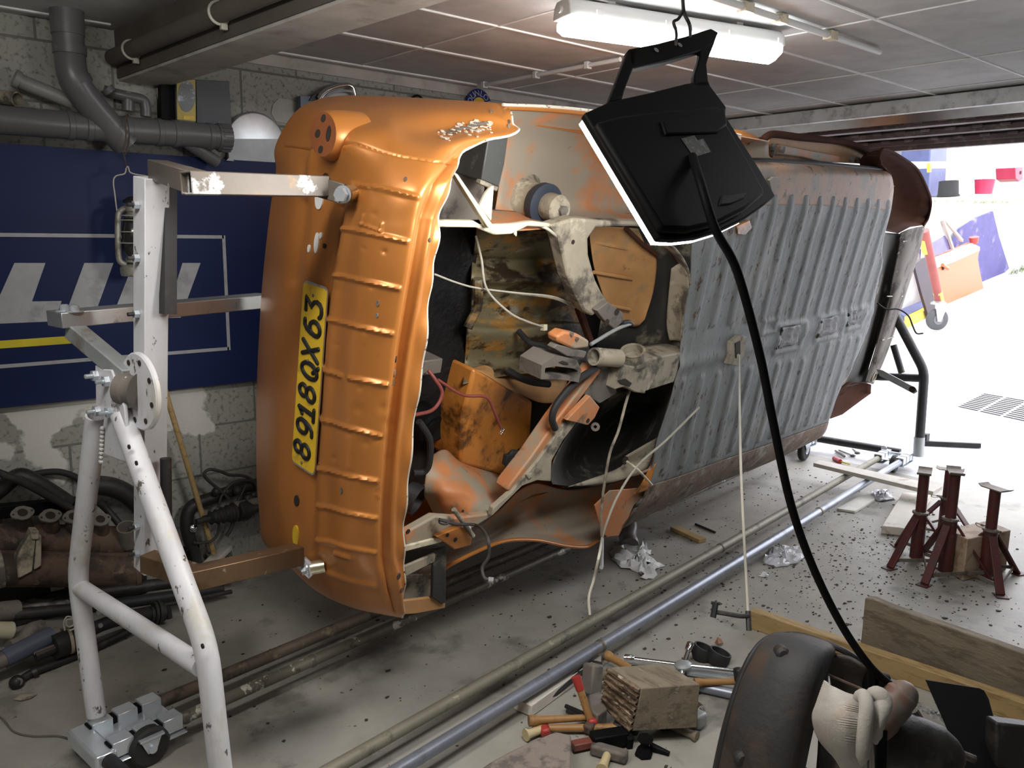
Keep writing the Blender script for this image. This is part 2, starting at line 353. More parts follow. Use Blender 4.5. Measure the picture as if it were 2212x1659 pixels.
ZC = 2.28
XF = 5.2
b = MB(); b.box((1.7, 0.55, -0.05), (7.4, 6.5, 0.1)); struct(b.build('floor', m_floor))
b = MB(); b.box((1.7, 0.55, ZC + 0.06), (7.4, 6.5, 0.12)); struct(b.build('ceiling', m_ceil))
b = MB(); b.box((1.6, 3.66, ZC / 2), (7.2, 0.12, ZC)); struct(b.build('wall_back', m_wall))
b = MB(); b.box((1.6, -2.56, ZC / 2), (7.2, 0.12, ZC)); struct(b.build('wall_right', m_wall))
b = MB(); b.box((-1.96, 0.55, ZC / 2), (0.12, 6.22, ZC)); struct(b.build('wall_rear', m_wall))
b = MB(); b.box((XF + 0.06, 0.55, (ZC + 2.09) / 2), (0.12, 6.22, ZC - 2.09)); b.box((XF + 0.06, 3.45, 1.045), (0.12, 0.3, 2.09)); b.box((XF + 0.06, -0.85, 1.045), (0.12, 3.3, 2.09))
struct(b.build('wall_front', m_wall))
# ceiling joints: long strips parallel to the wall, fine ones across
n = 0
def strip(p, q, w, mat=m_ceilline, t=0.006):
    global n
    n += 1
    b = MB(); b.bar(p, q, w, t); return struct(b.build('trim_%d' % n, mat))
for Y in (3.52, 3.02, 2.52, 2.02, 1.52):
    w = 0.022 if Y > 2.9 else 0.008
    strip((1.3, Y, ZC - 0.003), (XF - 0.05, Y, ZC - 0.003), w)
strip((-1.8, 3.52, ZC - 0.003), (1.02, 3.52, ZC - 0.003), 0.022)
for X in (2.1, 3.0, 3.9, 4.55):
    strip((X, -2.4, ZC - 0.002), (X, 3.5, ZC - 0.002), 0.006, t=0.004)
b = MB(); b.prism([(1.3, 3.6, ZC), (XF, 3.6, ZC), (XF, 3.6, ZC - 0.05), (1.3, 3.6, ZC - 0.05)], (0, -0.012, 0)); struct(b.build('trim_20', m_beam))
# the downstand beam across the room
def skew(x0, x1, z0, z1, k=0.05):
    b = MB()
    vs = [(x0 + k * (3.6 - y), y, z) for y in (3.6, -2.5) for z in (z0, z1)] + [(x1 + k * (3.6 - y), y, z) for y in (3.6, -2.5) for z in (z0, z1)]
    b.add(vs, [(0, 1, 3, 2), (4, 6, 7, 5), (0, 4, 5, 1), (2, 3, 7, 6), (0, 2, 6, 4), (1, 5, 7, 3)]); return b
struct(skew(1.062, 1.24, 2.088, ZC).build('trim_21', m_beam))
struct(skew(1.056, 1.064, 2.098, ZC - 0.004).build('trim_22', m_beamside))
# overhead door folded under the lintel
dr = bpy.data.objects.new('door_1', None); COL.objects.link(dr); ORG['door_1'] = V((5, 1, 2.1)); dr.location = (5, 1, 2.1); struct(dr)
b = MB(); b.box((4.735, 0.6, 2.235), (0.05, 5.6, 0.075)); b.build('top_rail', m_rail, dr, bevel=0.004)
b = MB(); b.prism([(4.758, -2.2, 2.200), (4.762, -2.2, 2.204), (4.812, -2.2, 2.160), (4.806, -2.2, 2.156)], (0, 5.6, 0)); b.build('track_lip', M('polished_rail', (.85, .88, .90), .28, .9), dr)
for k in range(4):
    x = 4.83 + 0.115 * k; z = 2.195 - 0.036 * k
    b = MB(); b.box((x, 0.6, z), (0.075, 5.6, 0.028)); b.box((x + 0.05, 0.6, z + 0.02), (0.05, 5.6, 0.012))
    b.build('slat', m_doorsteel, dr)
b = MB()
for k in range(4):
    for j in range(40):
        b.box((4.78 + 0.115 * k, 3.3 - 0.14 * j, 2.205 - 0.036 * k), (0.02, 0.05, 0.012))
b.build('slat_teeth', m_doorsteel, dr)
b = MB(); b.box((5.19, 0.6, 2.062), (0.05, 5.0, 0.03)); b.build('bottom_rail', m_doorsteel, dr)

# ------------------------------------------------------------------ outside: ramp, wall, bank
KR = 0.14; X0 = 5.7
def gz(x): return max(0.0, KR * (x - X0))
def gr(x, y): return pl(x, y, V((-KR, 0, 1)), -KR * X0)
b = MB(); b.add([(5.4, -9, -0.012), (5.4, 6, -0.012), (X0, 6, 0), (X0, -9, 0), (30, 6, KR * (30 - X0)), (30, -9, KR * (30 - X0))], [(0, 1, 2, 3), (3, 2, 4, 5)])
o = b.build('ground_outside', m_out); struct(o)
def bz(x): return 1.76 + .0439 * (x - 6.2)      # height of the bank above the driveway wall
b = MB(); b.prism([(6.2, 4.62, 0), (30, 4.62, 3.3), (30, 4.62, bz(30)), (6.2, 4.62, bz(6.2))] if bz(30) > 3.3 else [(6.2, 4.62, 0), (22, 4.62, 2.28), (22, 4.62, bz(22)), (6.2, 4.62, bz(6.2))], (0, 0.2, 0)); struct(b.build('wall_driveway', m_outwall))
b = MB(); b.add([(6.2, 4.8, bz(6.2)), (30, 4.8, bz(30)), (30, 14, bz(30) + .2), (6.2, 14, bz(6.2) + .2)], [(0, 1, 2, 3)]); struct(b.build('ground_bank', M('bank_soil', (0.40, 0.40, 0.33), 0.9, layers=[((.2, .24, .1), 6, .5, .65)])))
m_block = M('pale_block', (0.55, 0.54, 0.52), 0.9)
b = MB(); b.box((16, 8.2, 3.4), (22, 0.2, 3.2)); struct(b.build('wall_garden', m_block))
# ------------------------------------------------------------------ the car shell on its side
car = thing('stripped_car', 'orange stripped car shell turned on its side in a rotating stand, underside showing', 'car', cl(2.0, -0.85, 0.0))
def P3(pts, w=None):
    return [cw(p[0], p[1], p[2] if len(p) > 2 else w) for p in pts]
def cslab(name, pts, w, th, mat, parent=car, bevel=0.003, label=None):
    return MB().prism(P3(pts, w), -EW * th).build(name, mat, parent, bevel=bevel, label=label)
def csheet(name, rows, mat, n=(24, 24), parent=car, solid=0.003, disp=None, label=None):
    G = np.array([[tuple(cw(*p)) for p in r] for r in rows])
    F = crgrid(G, *n)
    if disp is not None: F = disp(F)
    return MB().sheet(F).build(name, mat, parent, solid=solid, ang=60, label=label)
def ctube(name, pts, r, mat, parent=car, n=10, k=8, label=None):
    return MB().tube(spline([cw(*p) for p in pts], k), r, n).build(name, mat, parent, label=label)
def cdish(name, pts, w, depth, mat, parent=car, inner=0.55, label=None):
    """a dished panel: rim at w, floor sunk by depth"""
    O = [V(p) for p in P3(pts, w)]; c = sum(O, V()) / len(O); rings = []
    for s, d in ((1, 0), (0.93, 0.35), (0.8, 0.75), (inner, 0.95), (0.25, 1.0), (0.02, 1.0)):
        rings.append([c + (p - c) * s - EW * (depth * d) for p in O])
    b = MB(); n = len(O); b.add([p for r in rings for p in r], [(i * n + k, i * n + (k + 1) % n, (i + 1) * n + (k + 1) % n, (i + 1) * n + k) for i in range(len(rings) - 1) for k in range(n)])
    return b.build(name, mat, parent, solid=0.003, ang=50, label=label)
def text_obj(name, s, mat, o, xd, yd, size, parent, ext=0.0008, shear=0.0, bold=0.0, align='CENTER', sx=1.0):
    cu_ = bpy.data.curves.new(name, 'FONT'); cu_.body = s; cu_.size = size; cu_.extrude = ext; cu_.shear = shear; cu_.offset = bold; cu_.align_x = align; cu_.align_y = 'CENTER'
    t = bpy.data.objects.new(name + '_tmp', cu_); COL.objects.link(t)
    me = bpy.data.meshes.new_from_object(t.evaluated_get(bpy.context.evaluated_depsgraph_get()))
    bpy.data.objects.remove(t); bpy.data.curves.remove(cu_)
    xd, yd = V(xd).normalized(), V(yd).normalized(); zd = xd.cross(yd); o0 = ORG[parent.name] if parent else V()
    for v in me.vertices: v.co = V(o) + xd * (v.co.x * sx) + yd * v.co.y + zd * v.co.z - o0
    me.materials.clear(); me.materials.append(mat)
    ob = bpy.data.objects.new(name, me); COL.objects.link(ob); ORG[ob.name] = o0
    if parent: ob.parent = parent
    return ob

# --- rear end: one pressed skin from boot edge round to the cut lower lip (pixel x, pixel y, distance along the car)
ROWS = [
 [(700, 212, .22), (755, 208, .24), (830, 210, .26), (900, 213, .29), (970, 217, .32), (1030, 221, .35), (1065, 223, .37), (1092, 226, .39)],
 [(652, 232, .14), (700, 232, .10), (745, 240, .09), (815, 233, .13), (900, 238, .19), (1000, 243, .28), (1062, 248, .33), (1108, 260, .37)],
 [(620, 268, .11), (672, 270, .05), (708, 272, .03), (775, 268, .03), (860, 275, .09), (960, 282, .20), (1045, 280, .29), (1114, 288, .36)],
 [(595, 322, .10), (655, 332, .03), (690, 330, .00), (768, 322, -.02), (840, 322, .01), (915, 322, .07), (965, 322, .12), (1002, 318, .20)],
 [(597, 370, .10), (640, 385, .02), (680, 390, .00), (758, 400, -.02), (820, 398, -.035), (900, 402, .00), (938, 395, .05), (974, 400, .12)],
 [(585, 450, .10), (630, 460, .02), (672, 470, .00), (744, 475, -.015), (800, 480, -.05), (886, 482, -.015), (910, 475, .03), (946, 478, .09)],
 [(576, 530, .10), (618, 540, .02), (665, 550, .00), (732, 555, -.012), (790, 560, -.055), (873, 566, -.02), (895, 562, .02), (939, 558, .08)],
 [(568, 612, .10), (608, 622, .02), (655, 632, .00), (721, 637, -.01), (780, 642, -.055), (860, 642, -.02), (882, 640, .02), (929, 640, .08)],
 [(561, 720, .10), (598, 725, .02), (645, 730, .00), (706, 735, -.01), (765, 740, -.055), (845, 740, -.02), (866, 740, .02), (917, 740, .08)],
 [(556, 830, .10), (592, 832, .02), (634, 835, .00), (700, 840, -.01), (757, 840, -.055), (834, 840, -.02), (853, 840, .02), (906, 840, .08)],
 [(555, 940, .10), (588, 940, .02), (627, 945, .00), (694, 945, -.01), (750, 945, -.055), (822, 945, -.02), (841, 945, .02), (891, 945, .08)],
 [(556, 1040, .10), (590, 1040, .02), (620, 1040, .00), (687, 1045, -.01), (742, 1045, -.055), (813, 1045, -.02), (833, 1045, .02), (879, 1045, .08)],
 [(562, 1115, .10), (598, 1122, .02), (626, 1128, .00), (684, 1130, -.01), (740, 1130, -.05), (809, 1130, -.015), (828, 1130, .025), (874, 1130, .085)],
 [(568, 1165, .12), (606, 1183, .04), (638, 1190, .01), (684, 1196, .00), (742, 1200, -.035), (807, 1200, .00), (828, 1200, .035), (872, 1200, .10)],
 [(600, 1200, .16), (632, 1226, .08), (660, 1244, .05), (704, 1258, .03), (756, 1264, .01), (812, 1265, .03), (838, 1265, .06), (870, 1262, .12)],
 [(640, 1228, .24), (668, 1262, .16), (698, 1284, .12), (732, 1300, .09), (776, 1314, .08), (822, 1322, .09), (850, 1326, .12), (869, 1328, .16)],
 [(655, 1226, .34), (690, 1258, .27), (722, 1280, .22), (752, 1296, .20), (790, 1310, .19), (830, 1320, .20), (852, 1326, .22), (869, 1330, .24)],
]
ctrl = np.array([[(*cu(x, y, u), x, y) for x, y, u in r] for r in ROWS])
G = crgrid(ctrl, 470, 260)
P = G[..., :3].copy(); Q = G[..., 3:]
dx = np.gradient(P, axis=0); dy = np.gradient(P, axis=1)
Nn = np.cross(dx, dy); Nn /= np.linalg.norm(Nn, axis=-1, keepdims=True)
out = -np.array(D) * 0.7 + np.array(EW) * 0.7
if (Nn * out).sum(-1).mean() < 0: Nn = -Nn
h = np.zeros(P.shape[:2])
RIBS = [[(765, 398), (833, 410), (900, 426)], [(738, 492), (805, 506), (878, 521)], [(722, 593), (790, 608), (861, 622)], [(709, 688), (775, 706), (846, 720)],
        [(698, 792), (738, 812)], [(757, 817), (835, 830)], [(692, 901), (750, 923), (822, 941)], [(688, 1009), (750, 1028), (812, 1038)], [(688, 1089), (750, 1107), (810, 1118)],
        [(690, 1163), (750, 1181), (808, 1192)], [(709, 1236), (760, 1253), (810, 1262)], [(726, 1194), (757, 1203)]]
for rb in RIBS:
    d = segdist(Q, rb); h += 0.0068 * np.exp(-(d / 4.6) ** 2)
for a, c_ in (((782, 484), (823, 500)), ((782, 484), (786, 466)), ((823, 500), (826, 484))):
    h += 0.004 * np.exp(-(segdist(Q, [a, c_]) / 3.0) ** 2)
SEAM = [(979, 343), (938, 395), (908, 472), (893, 562), (880, 640), (864, 740), (850, 840), (838, 945), (830, 1045), (825, 1130), (826, 1200), (838, 1268), (852, 1318)]
h -= 0.006 * np.exp(-(segdist(Q, SEAM) / 3.5) ** 2)
h += 0.014 * np.exp(-(segdist(Q, [(x + 16, y) for x, y in SEAM]) / 8.0) ** 2)
h -= 0.004 * np.exp(-(segdist(Q, [(618, 318), (700, 325), (775, 318), (870, 340), (980, 356)]) / 2.0) ** 2)      # wing joint line
CREST = [(662, 420), (670, 368), (690, 310), (712, 275)]
h += 0.012 * np.exp(-(segdist(Q, CREST) / 13.0) ** 2)
h -= 0.010 * np.exp(-(segdist(Q, [(634, 600), (652, 480), (660, 400), (655, 340), (672, 300)]) / 16.0) ** 2)
pod = np.exp(-(((Q[..., 0] - 742) / 42) ** 2 + ((Q[..., 1] - 303) / 52) ** 2)); h += 0.016 * pod
flare = np.exp(-(segdist(Q, [(770, 308), (840, 285)]) / 26) ** 2); h += 0.008 * flare
h += 0.016 * np.exp(-(segdist(Q, [(690, 690), (700, 600), (716, 500), (735, 430)]) / 12) ** 2) * 0
# step between number-plate recess and the ribbed valance
for side, amp in ((14, 0.012), (-10, -0.008)):
    h += amp * np.exp(-(segdist(Q, [(748 + side, 450), (722 + side, 593), (706 + side, 735), (694 + side, 945), (686 + side, 1045), (684 + side, 1190)]) / 10.0) ** 2)
rg = np.random.default_rng(3)
for _ in range(26):                       # small dents
    x, y = rg.uniform(720, 840), rg.uniform(360, 1250); h -= rg.uniform(.001, .0035) * np.exp(-(((Q[..., 0] - x) ** 2 + (Q[..., 1] - y) ** 2) / rg.uniform(4, 12) ** 2))
lipmask = np.clip((np.linspace(0, 1, h.shape[1]) - 0.93) / 0.07, 0, 1)[None, :]
wob = 0.010 * np.sin(np.linspace(0, 60, h.shape[0]))[:, None] * np.sin(np.linspace(0, 23, h.shape[0]))[:, None]
h += wob * lipmask
P += Nn * h[..., None]
rear = MB().sheet(P).build('rear_panel', m_orange, car, solid=0.004, ang=50)
SURF = P
def near(x, y, off=0.004):
    """point on the pressed rear skin seen at that spot, lifted off along its normal; and the normal"""
    i = np.unravel_index(((Q - np.array([x, y])) ** 2).sum(-1).argmin(), h.shape)
    return V(P[i]) + V(Nn[i]) * off, V(Nn[i])
lip = P[::3, -1]
MB().tube([V(p) for p in lip[6:]], 0.0035, 6).build('cut_lip', m_cut, car, label='pale bare cut metal edge')
def disc(name, x, y, r, mat, off=0.004, sq=1.0, th=0.004, n=20, parent=rear, rot=0.0):
    p, nn = near(x, y, off); a = (EV - nn * EV.dot(nn)).normalized(); c = nn.cross(a)
    a, c = a * math.cos(rot) + c * math.sin(rot), c * math.cos(rot) - a * math.sin(rot)
    pts = [p + a * (math.cos(2 * math.pi * k / n) * r) + c * (math.sin(2 * math.pi * k / n) * r * sq) for k in range(n)]
    return MB().prism(pts, -nn * th).build(name, mat, parent)
lsp, _n = near(738, 303, 0.0); lsp = lsp - D * .034
lsk = MB().lathe(lsp + D * .10, -D, [(.062, 0), (.060, .05), (.055, .088), (.050, .10)], 32).build('lamp_socket', m_orange, rear)
MB().lathe(lsp + D * .002, -D, [(.0495, 0), (.0495, .0025)], 32).build('lamp_socket_face', M('socket_brown', (.20, .062, .02), .5), rear)  # brown face disc inside the lamp socket
def sdisc(y_, n_, r, sq=1.0):
    c = lsp - D * .0012 + EV * y_ + NN * n_
    MB().prism([c + EV * (math.cos(t) * r) + NN * (math.sin(t) * r * sq) for t in np.linspace(0, 6.283, 17)[:-1]], D * .003).build('lamp_hole', m_hole, rear)
sdisc(.036, .004, .009); sdisc(-.034, .002, .009); sdisc(.003, .02, .010); sdisc(0, -.022, .018, .5)
m_through = M('hole_lit_wall', (0.60, 0.60, 0.58), 0.7, var=0.03)  # pale discs paint the bright wall seen through the holes
for x, y, r, sq in ((687, 524, .026, .38), (696, 509, .008, .7), (670, 538, .010, .6)): disc('lock_hole', x, y, r, m_through, 0.005, sq, 0.003)
disc('lock_hole', 703, 532, .006, m_hole, 0.005)
disc('bolt_hole', 693, 432, .024, m_through, 0.005, .75, 0.003); disc('bolt_hole', 706, 402, .03, m_brown, .004, .8)
disc('bracket_hole', 644, 1080, .016, m_hole, 0.005, .7); disc('bracket_hole', 641, 1158, .034, m_yellow, 0.005, .42)
for x, y, r in ((816, 655, .007), (816, 680, .005), (740, 1058, .008), (700, 1000, .003), (853, 775, .008), (851, 805, .010), (850, 828, .007), (852, 1240, .010), (917, 517, .005), (876, 388, .006), (857, 1270, .008)):
    disc('paint_chip', x, y, r, m_castgrey if x < 840 else m_castiron, 0.0045, rg.uniform(.5, .9), 0.003, 9)
# scraped patch on the wing corner: bare metal and filler flecks
for _ in range(60):
    t = rg.uniform(); x = 945 + 118 * t + rg.normal(0, 4); y = 293 - 22 * t + rg.normal(0, 7.5)
    disc('scrape', x, y, rg.uniform(.002, .008), m_cut, 0.0045 + rg.uniform(0, .0012), rg.uniform(.35, .8), .002, 7, rot=rg.uniform(1.0, 2.2))
for t in np.linspace(0, 1, 14):
    disc('scrape', 968 + 82 * t, 290 - 22 * t + rg.normal(0, 2), rg.uniform(.006, .011), m_castgrey, 0.0062, .45, .002, 8, rot=1.5)
for x, y in ((1060, 243), (1100, 262), (1098, 275)): disc('scrape', x, y, .006, m_castgrey, .005, .6, .002, 8)
b = MB(); p0 = cu(604, 1018, .03); b.prism([cu(603, 1018, .012), cu(617, 1023, .012), cu(613, 1088, .012), cu(602, 1084, .012)], D * 0.003); b.build('name_strip', m_greysteel, car, label='small grey metal strip low on the rear panel')

# --- number plate
pc = [cu(656, 603, -.016), cu(708, 622, -.016), cu(679, 1031, -.016), cu(630, 998, -.016)]
def rounded(c, r, k=5):
    o = []
    for i in range(4):
        p, a, d = c[i], (c[i - 1] - c[i]).normalized(), (c[(i + 1) % 4] - c[i]).normalized()
        for j in range(k + 1):
            t = j / k; s = p + a * r * (1 - t) ** 2 + d * r * t ** 2; o.append(s)
    return o
pn = (pc[1] - pc[0]).cross(pc[3] - pc[0]).normalized()
if pn.dot(D) > 0: pn = -pn
plate = MB().prism(rounded(pc, 0.02), -pn * 0.003).build('license_plate', m_alu, car, label='yellow number plate with black characters')
cc = sum(pc, V()) / 4
ins = [c + (cc - c).normalized() * 0.006 for c in pc]
MB().prism([p + pn * 0.0012 for p in rounded(ins, 0.016)], -pn * 0.001).build('plate_face', m_yellow, plate)
xd = ((pc[0] + pc[1]) - (pc[2] + pc[3])).normalized(); yd0 = (pc[0] - pc[1]); yd = (yd0 - xd * yd0.dot(xd)).normalized()
ctr = {'8': 1}
base = (pc[2] + pc[3]) / 2; Lp = ((pc[0] + pc[1]) / 2 - base).length
m_ink = M('plate_ink', (0.006, 0.006, 0.006), 0.5, var=0)
def ell(cx_, cy_, rx, ry, a0=0, a1=360, k=22): return [(cx_ + rx * math.cos(math.radians(a0 + (a1 - a0) * q / k)), cy_ + ry * math.sin(math.radians(a0 + (a1 - a0) * q / k))) for q in range(k + 1)]
GL = {'8': [ell(.5, .76, .36, .24), ell(.5, .27, .43, .27)],
      '9': [ell(.5, .68, .42, .32), [(.92, .70), (.90, .45), (.78, .18), (.55, .03), (.25, .02)]],
      '6': [ell(.5, .32, .42, .32), [(.08, .30), (.10, .55), (.22, .82), (.45, .97), (.75, .98)]],
      '1': [[(.18, .76), (.52, 1.0), (.52, 0)], [(.15, 0), (.9, 0)]],
      'Q': [ell(.5, .5, .46, .5), [(.5, .28), (.98, -.04)]],
      'X': [[(.05, 0), (.95, 1)], [(.08, 1), (.92, 0)]],
      '3': [[(.08, 1.0), (.9, 1.0), (.42, .60), (.62, .60), (.82, .50), (.92, .33), (.85, .13), (.66, .02), (.40, 0), (.18, .04), (.05, .14)]]}
for ch, px, py in (('8', 654, 970), ('9', 660, 924), ('1', 663, 888), ('8', 665, 848), ('Q', 670, 801), ('X', 672, 758), ('6', 676, 707), ('3', 680, 664)):
    q = cu(px, py, -.016) + pn * .0012; b = MB()
    for stk in GL[ch]:
        b.tube([q + xd * ((x - .5) * .041 + (y - .5) * .009) + yd * ((y - .5) * .066) for x, y in stk], .0062, 8)
        for x, y in (stk[0], stk[-1]): b.ball(q + xd * ((x - .5) * .041 + (y - .5) * .009) + yd * ((y - .5) * .066), .0062, 8)
    b.build('plate_character', m_ink, plate)
for x, y in ((678, 638), (653, 999), (667, 779)): MB().lathe(cu(x, y, -.016), pn, [(.004, 0), (.004, .004), (.002, .005)], 10).build('screw', m_castgrey, plate)

# --- upper wheel house (inside of the wing), edge, damper mount
def rough(F):
    return F
csheet('wheelhouse', [
  [(1083, 228, .20), (1180, 234, .19), (1265, 241, .19), (1350, 252, .19), (1450, 268, .19), (1560, 288, .19), (1660, 305, .19)],
  [(1085, 240, .12), (1180, 246, .10), (1262, 253, .09), (1350, 264, .09), (1450, 280, .10), (1560, 298, .12), (1660, 315, .15)],
  [(1085, 300, .03), (1180, 300, .00), (1262, 306, -.02), (1350, 312, -.02), (1450, 322, .02), (1560, 330, .08), (1660, 335, .15)],
  [(1080, 380, .00), (1180, 380, -.04), (1262, 385, -.06), (1350, 390, -.05), (1450, 395, .03), (1540, 395, .12), (1660, 350, .16)],
  [(1070, 450, .00), (1180, 448, -.04), (1262, 450, -.05), (1350, 452, -.03), (1440, 455, .08), (1510, 455, .18), (1600, 430, .22)],
  [(1060, 486, .08), (1180, 482, .05), (1262, 484, .05), (1350, 486, .08), (1430, 495, .16), (1500, 500, .22), (1580, 470, .24)]], m_salmon, (50, 60))
csheet('wing_edge', [[(1086, 226, .21), (1180, 231, .21), (1265, 238, .21), (1400, 256, .21), (1600, 292, .21)], [(1086, 236, .20), (1180, 241, .20), (1265, 249, .20), (1400, 266, .20), (1600, 302, .20)]], m_orange, (4, 30), solid=0.006)
ctube('wing_edge_highlight', [(1086, 226, .215), (1180, 230, .215), (1265, 238, .215), (1400, 256, .215), (1600, 292, .215)], 0.004, m_cut)  # pale tube paints the white highlight along the wing edge
sb = cw(1122, 428, -.04); sx = (cw(1206, 452, .14) - sb).normalized()
dm = MB().lathe(sb, sx, [(.10, -.02), (.098, .0), (.075, .02), (.062, .04), (.060, .085), (.060, .09)], 28).build('damper_mount', m_grime, car)
Lm = (cw(1206, 452, .14) - sb).length
MB().lathe(sb + sx * (Lm - .075), sx, [(.062, -.012), (.068, 0), (.068, .022), (.05, .028)], 28).build('rubber_ring', M('blue_black_rubber', (0.02, 0.028, 0.045), 0.5), dm, label='dark blue rubber ring')
MB().lathe(sb + sx * (Lm - .05), sx, [(.040, 0), (.044, .01), (.044, .055), (.036, .065), (.018, .066)], 24).build('cap', m_grime, dm)
MB().hexnut(sb + sx * (Lm + .014), sx, .016, .014).build('nut', m_castgrey, dm)
# rear inner corner: grey panels, braces, cut flange
cslab('inner_panel', [(984, 315), (1000, 300), (1058, 296), (1046, 420), (1042, 475), (945, 480), (958, 430), (972, 370)], .06, .01, m_castgrey)
bx = cslab('corner_box', [(1054, 303), (1098, 297), (1090, 355), (1078, 404), (1040, 388), (1048, 340)], .16, .12, M('dark_grey_panel', (0.05, 0.052, 0.05), .5, layers=[((.16, .15, .13), 10, .6, .7)]))
cslab('box_lip', [(1040, 388), (1078, 404), (1074, 414), (1038, 398)], .17, .02, m_grime, bx)
cslab('inner_brace', [(980, 372), (990, 377), (1067, 488), (1056, 494)], .24, .022, m_beige)
cslab('gusset', [(1063, 403), (1068, 401), (1062, 478), (1036, 446), (1050, 418)], .2, .012, m_beige)
csheet('boot_side_shelf', [[(1052, 452, .02), (1120, 458, .0), (1200, 470, .0)], [(1050, 480, .12), (1120, 480, .12), (1205, 486, .14)], [(1052, 500, .19), (1120, 498, .19), (1200, 492, .19)]], m_orange_dirty, (16, 20))
cslab('boot_flange', [(945, 476), (1024, 477), (1042, 487), (1110, 484), (1150, 478), (1195, 484), (1190, 492), (1140, 489), (1124, 497), (1105, 506), (1068, 508), (1030, 492), (945, 491)], .215, .02, m_beige, bevel=.004)
cslab('torn_tag', [(1112, 497), (1118, 499), (1117, 512), (1111, 506)], .21, .006, m_beige)
# boot interior
csheet('boot_tar_panel', [
  [(880, 470, -.12), (950, 485, -.13), (1005, 492, -.13), (1042, 500, -.12)],
  [(870, 600, -.13), (930, 600, -.15), (985, 600, -.14), (1024, 590, -.12)],
  [(860, 740, -.13), (910, 740, -.15), (968, 740, -.14), (1012, 738, -.12)],
  [(840, 850, -.13), (895, 850, -.15), (955, 850, -.14), (1003, 835, -.12)],
  [(830, 920, -.13), (885, 925, -.14), (945, 925, -.14), (992, 900, -.12)],
  [(830, 940, -.13), (885, 950, -.14), (935, 952, -.14), (975, 938, -.12)]], m_tar, (60, 40))
csheet('boot_back_panel', [
  [(1030, 490, -.04), (1110, 495, -.04), (1190, 500, -.04), (1240, 505, -.12)],
  [(1024, 540, -.10), (1105, 545, -.10), (1195, 545, -.10), (1240, 550, -.16)],
  [(1020, 560, -.13), (1105, 566, -.13), (1195, 566, -.13), (1240, 572, -.18)],
  [(1018, 600, -.08), (1105, 605, -.08), (1200, 605, -.08), (1245, 610, -.16)],
  [(1014, 625, -.13), (1105, 628, -.13), (1205, 628, -.13), (1250, 640, -.18)],
  [(1010, 690, -.14), (1105, 695, -.14), (1210, 690, -.14), (1260, 695, -.18)],
  [(1008, 715, -.09), (1105, 718, -.09), (1215, 705, -.09), (1265, 705, -.16)],
  [(1004, 780, -.12), (1105, 775, -.12), (1220, 765, -.12), (1275, 765, -.18)],
  [(1000, 830, -.04), (1105, 810, -.04), (1225, 800, -.04), (1285, 790, -.15)]], m_gold, (110, 30))
ctube('panel_tube', [(1032, 602, -.06), (1032, 660, -.06), (1010, 708, -.06)], .016, m_gold)
csheet('boot_shade_backing', [[(860, 470, -.24), (1100, 470, -.24), (1300, 470, -.24), (1420, 480, -.22)], [(850, 800, -.24), (1050, 800, -.24), (1280, 780, -.24), (1420, 760, -.22)], [(840, 1080, -.24), (1000, 1100, -.24), (1200, 1090, -.24), (1420, 1050, -.2)]], m_hole, (8, 8))  # dark sheet paints the black shadow deep behind the boot panels
csheet('boot_floor_patch', [[(1000, 800, -.09), (1070, 785, -.12), (1150, 790, -.14), (1225, 815, -.14)], [(1030, 800, -.04), (1095, 815, -.07), (1165, 835, -.08), (1222, 850, -.08)], [(1090, 836, -.03), (1130, 855, -.04), (1170, 870, -.05), (1215, 870, -.06)]], m_tan, (16, 24))
cslab('inner_box', [(1025, 796), (1060, 815), (1100, 838), (1152, 868), (1148, 935), (1143, 962), (1101, 985), (1087, 1032), (1040, 1014), (994, 1004), (1000, 900), (1012, 850)], -.03, .16, m_orange_oily, bevel=.012)
# cslab('tar_pillar', [(975, 940), (1012, 905), (1022, 800), (1035, 800), (1015, 905), (996, 1003), (975, 990)], -.02, .02, m_gold)
csheet('boot_corner_hump', [
  [(930, 985, -.02), (962, 972, -.03), (1000, 1000, -.04), (1090, 1025, -.05), (1120, 1025, -.02)],
  [(922, 1015, .05), (965, 1010, .06), (1010, 1020, .04), (1085, 1045, .03), (1112, 1050, .06)],
  [(916, 1065, .06), (960, 1055, .12), (1010, 1055, .14), (1062, 1080, .13), (1085, 1090, .14)],
  [(925, 1085, .02), (955, 1085, .12), (1010, 1088, .17), (1050, 1105, .17), (1066, 1108, .18)],
  [(938, 1112, .06), (965, 1118, .12), (1010, 1120, .18), (1030, 1128, .18), (1058, 1112, .19)]], m_orange_dirty, (40, 50))
# boot floor rail with holes, pin, mounting plate, bumper box
rl = cslab('boot_rail', [(874, 1153), (905, 1135), (940, 1115), (985, 1118), (1040, 1112), (1064, 1108), (1066, 1114), (1020, 1142), (945, 1166), (876, 1184)], .215, .03, m_orange_dirty, bevel=.006)
cslab('rail_edge', [(876, 1180), (944, 1162), (1018, 1138), (1020, 1146), (946, 1174), (876, 1192)], .222, .02, m_beige, rl)
mp = cslab('mounting_plate', [(943, 1160), (985, 1142), (1006, 1136), (1020, 1160), (1018, 1178), (983, 1188)], .235, .02, m_orange, bevel=.004)
for x, y, r, par in ((967, 1156, 5, mp), (984, 1166, 5.5, mp), (882, 1148, 5.5, rl), (1000, 1104, 3.5, rl)):
    p = cw(x, y, .2365 if par is mp else .2165); MB().lathe(p, EW, [(r / 800, -.002), (r / 800, .001)], 14).build('bolt_hole', m_hole, par)
ctube('pin', [(980, 1100, .235), (1022, 1158, .25)], .0075, m_grime, n=12)
bxo = cslab('bumper_box', [(871, 1242), (940, 1240), (936, 1295), (872, 1305)], .12, .008, m_castgrey if False else m_grime)
cslab('box_side', [(940, 1188), (965, 1182), (963, 1302), (955, 1306), (934, 1290), (936, 1230)], .20, .012, m_grimedark, bxo)
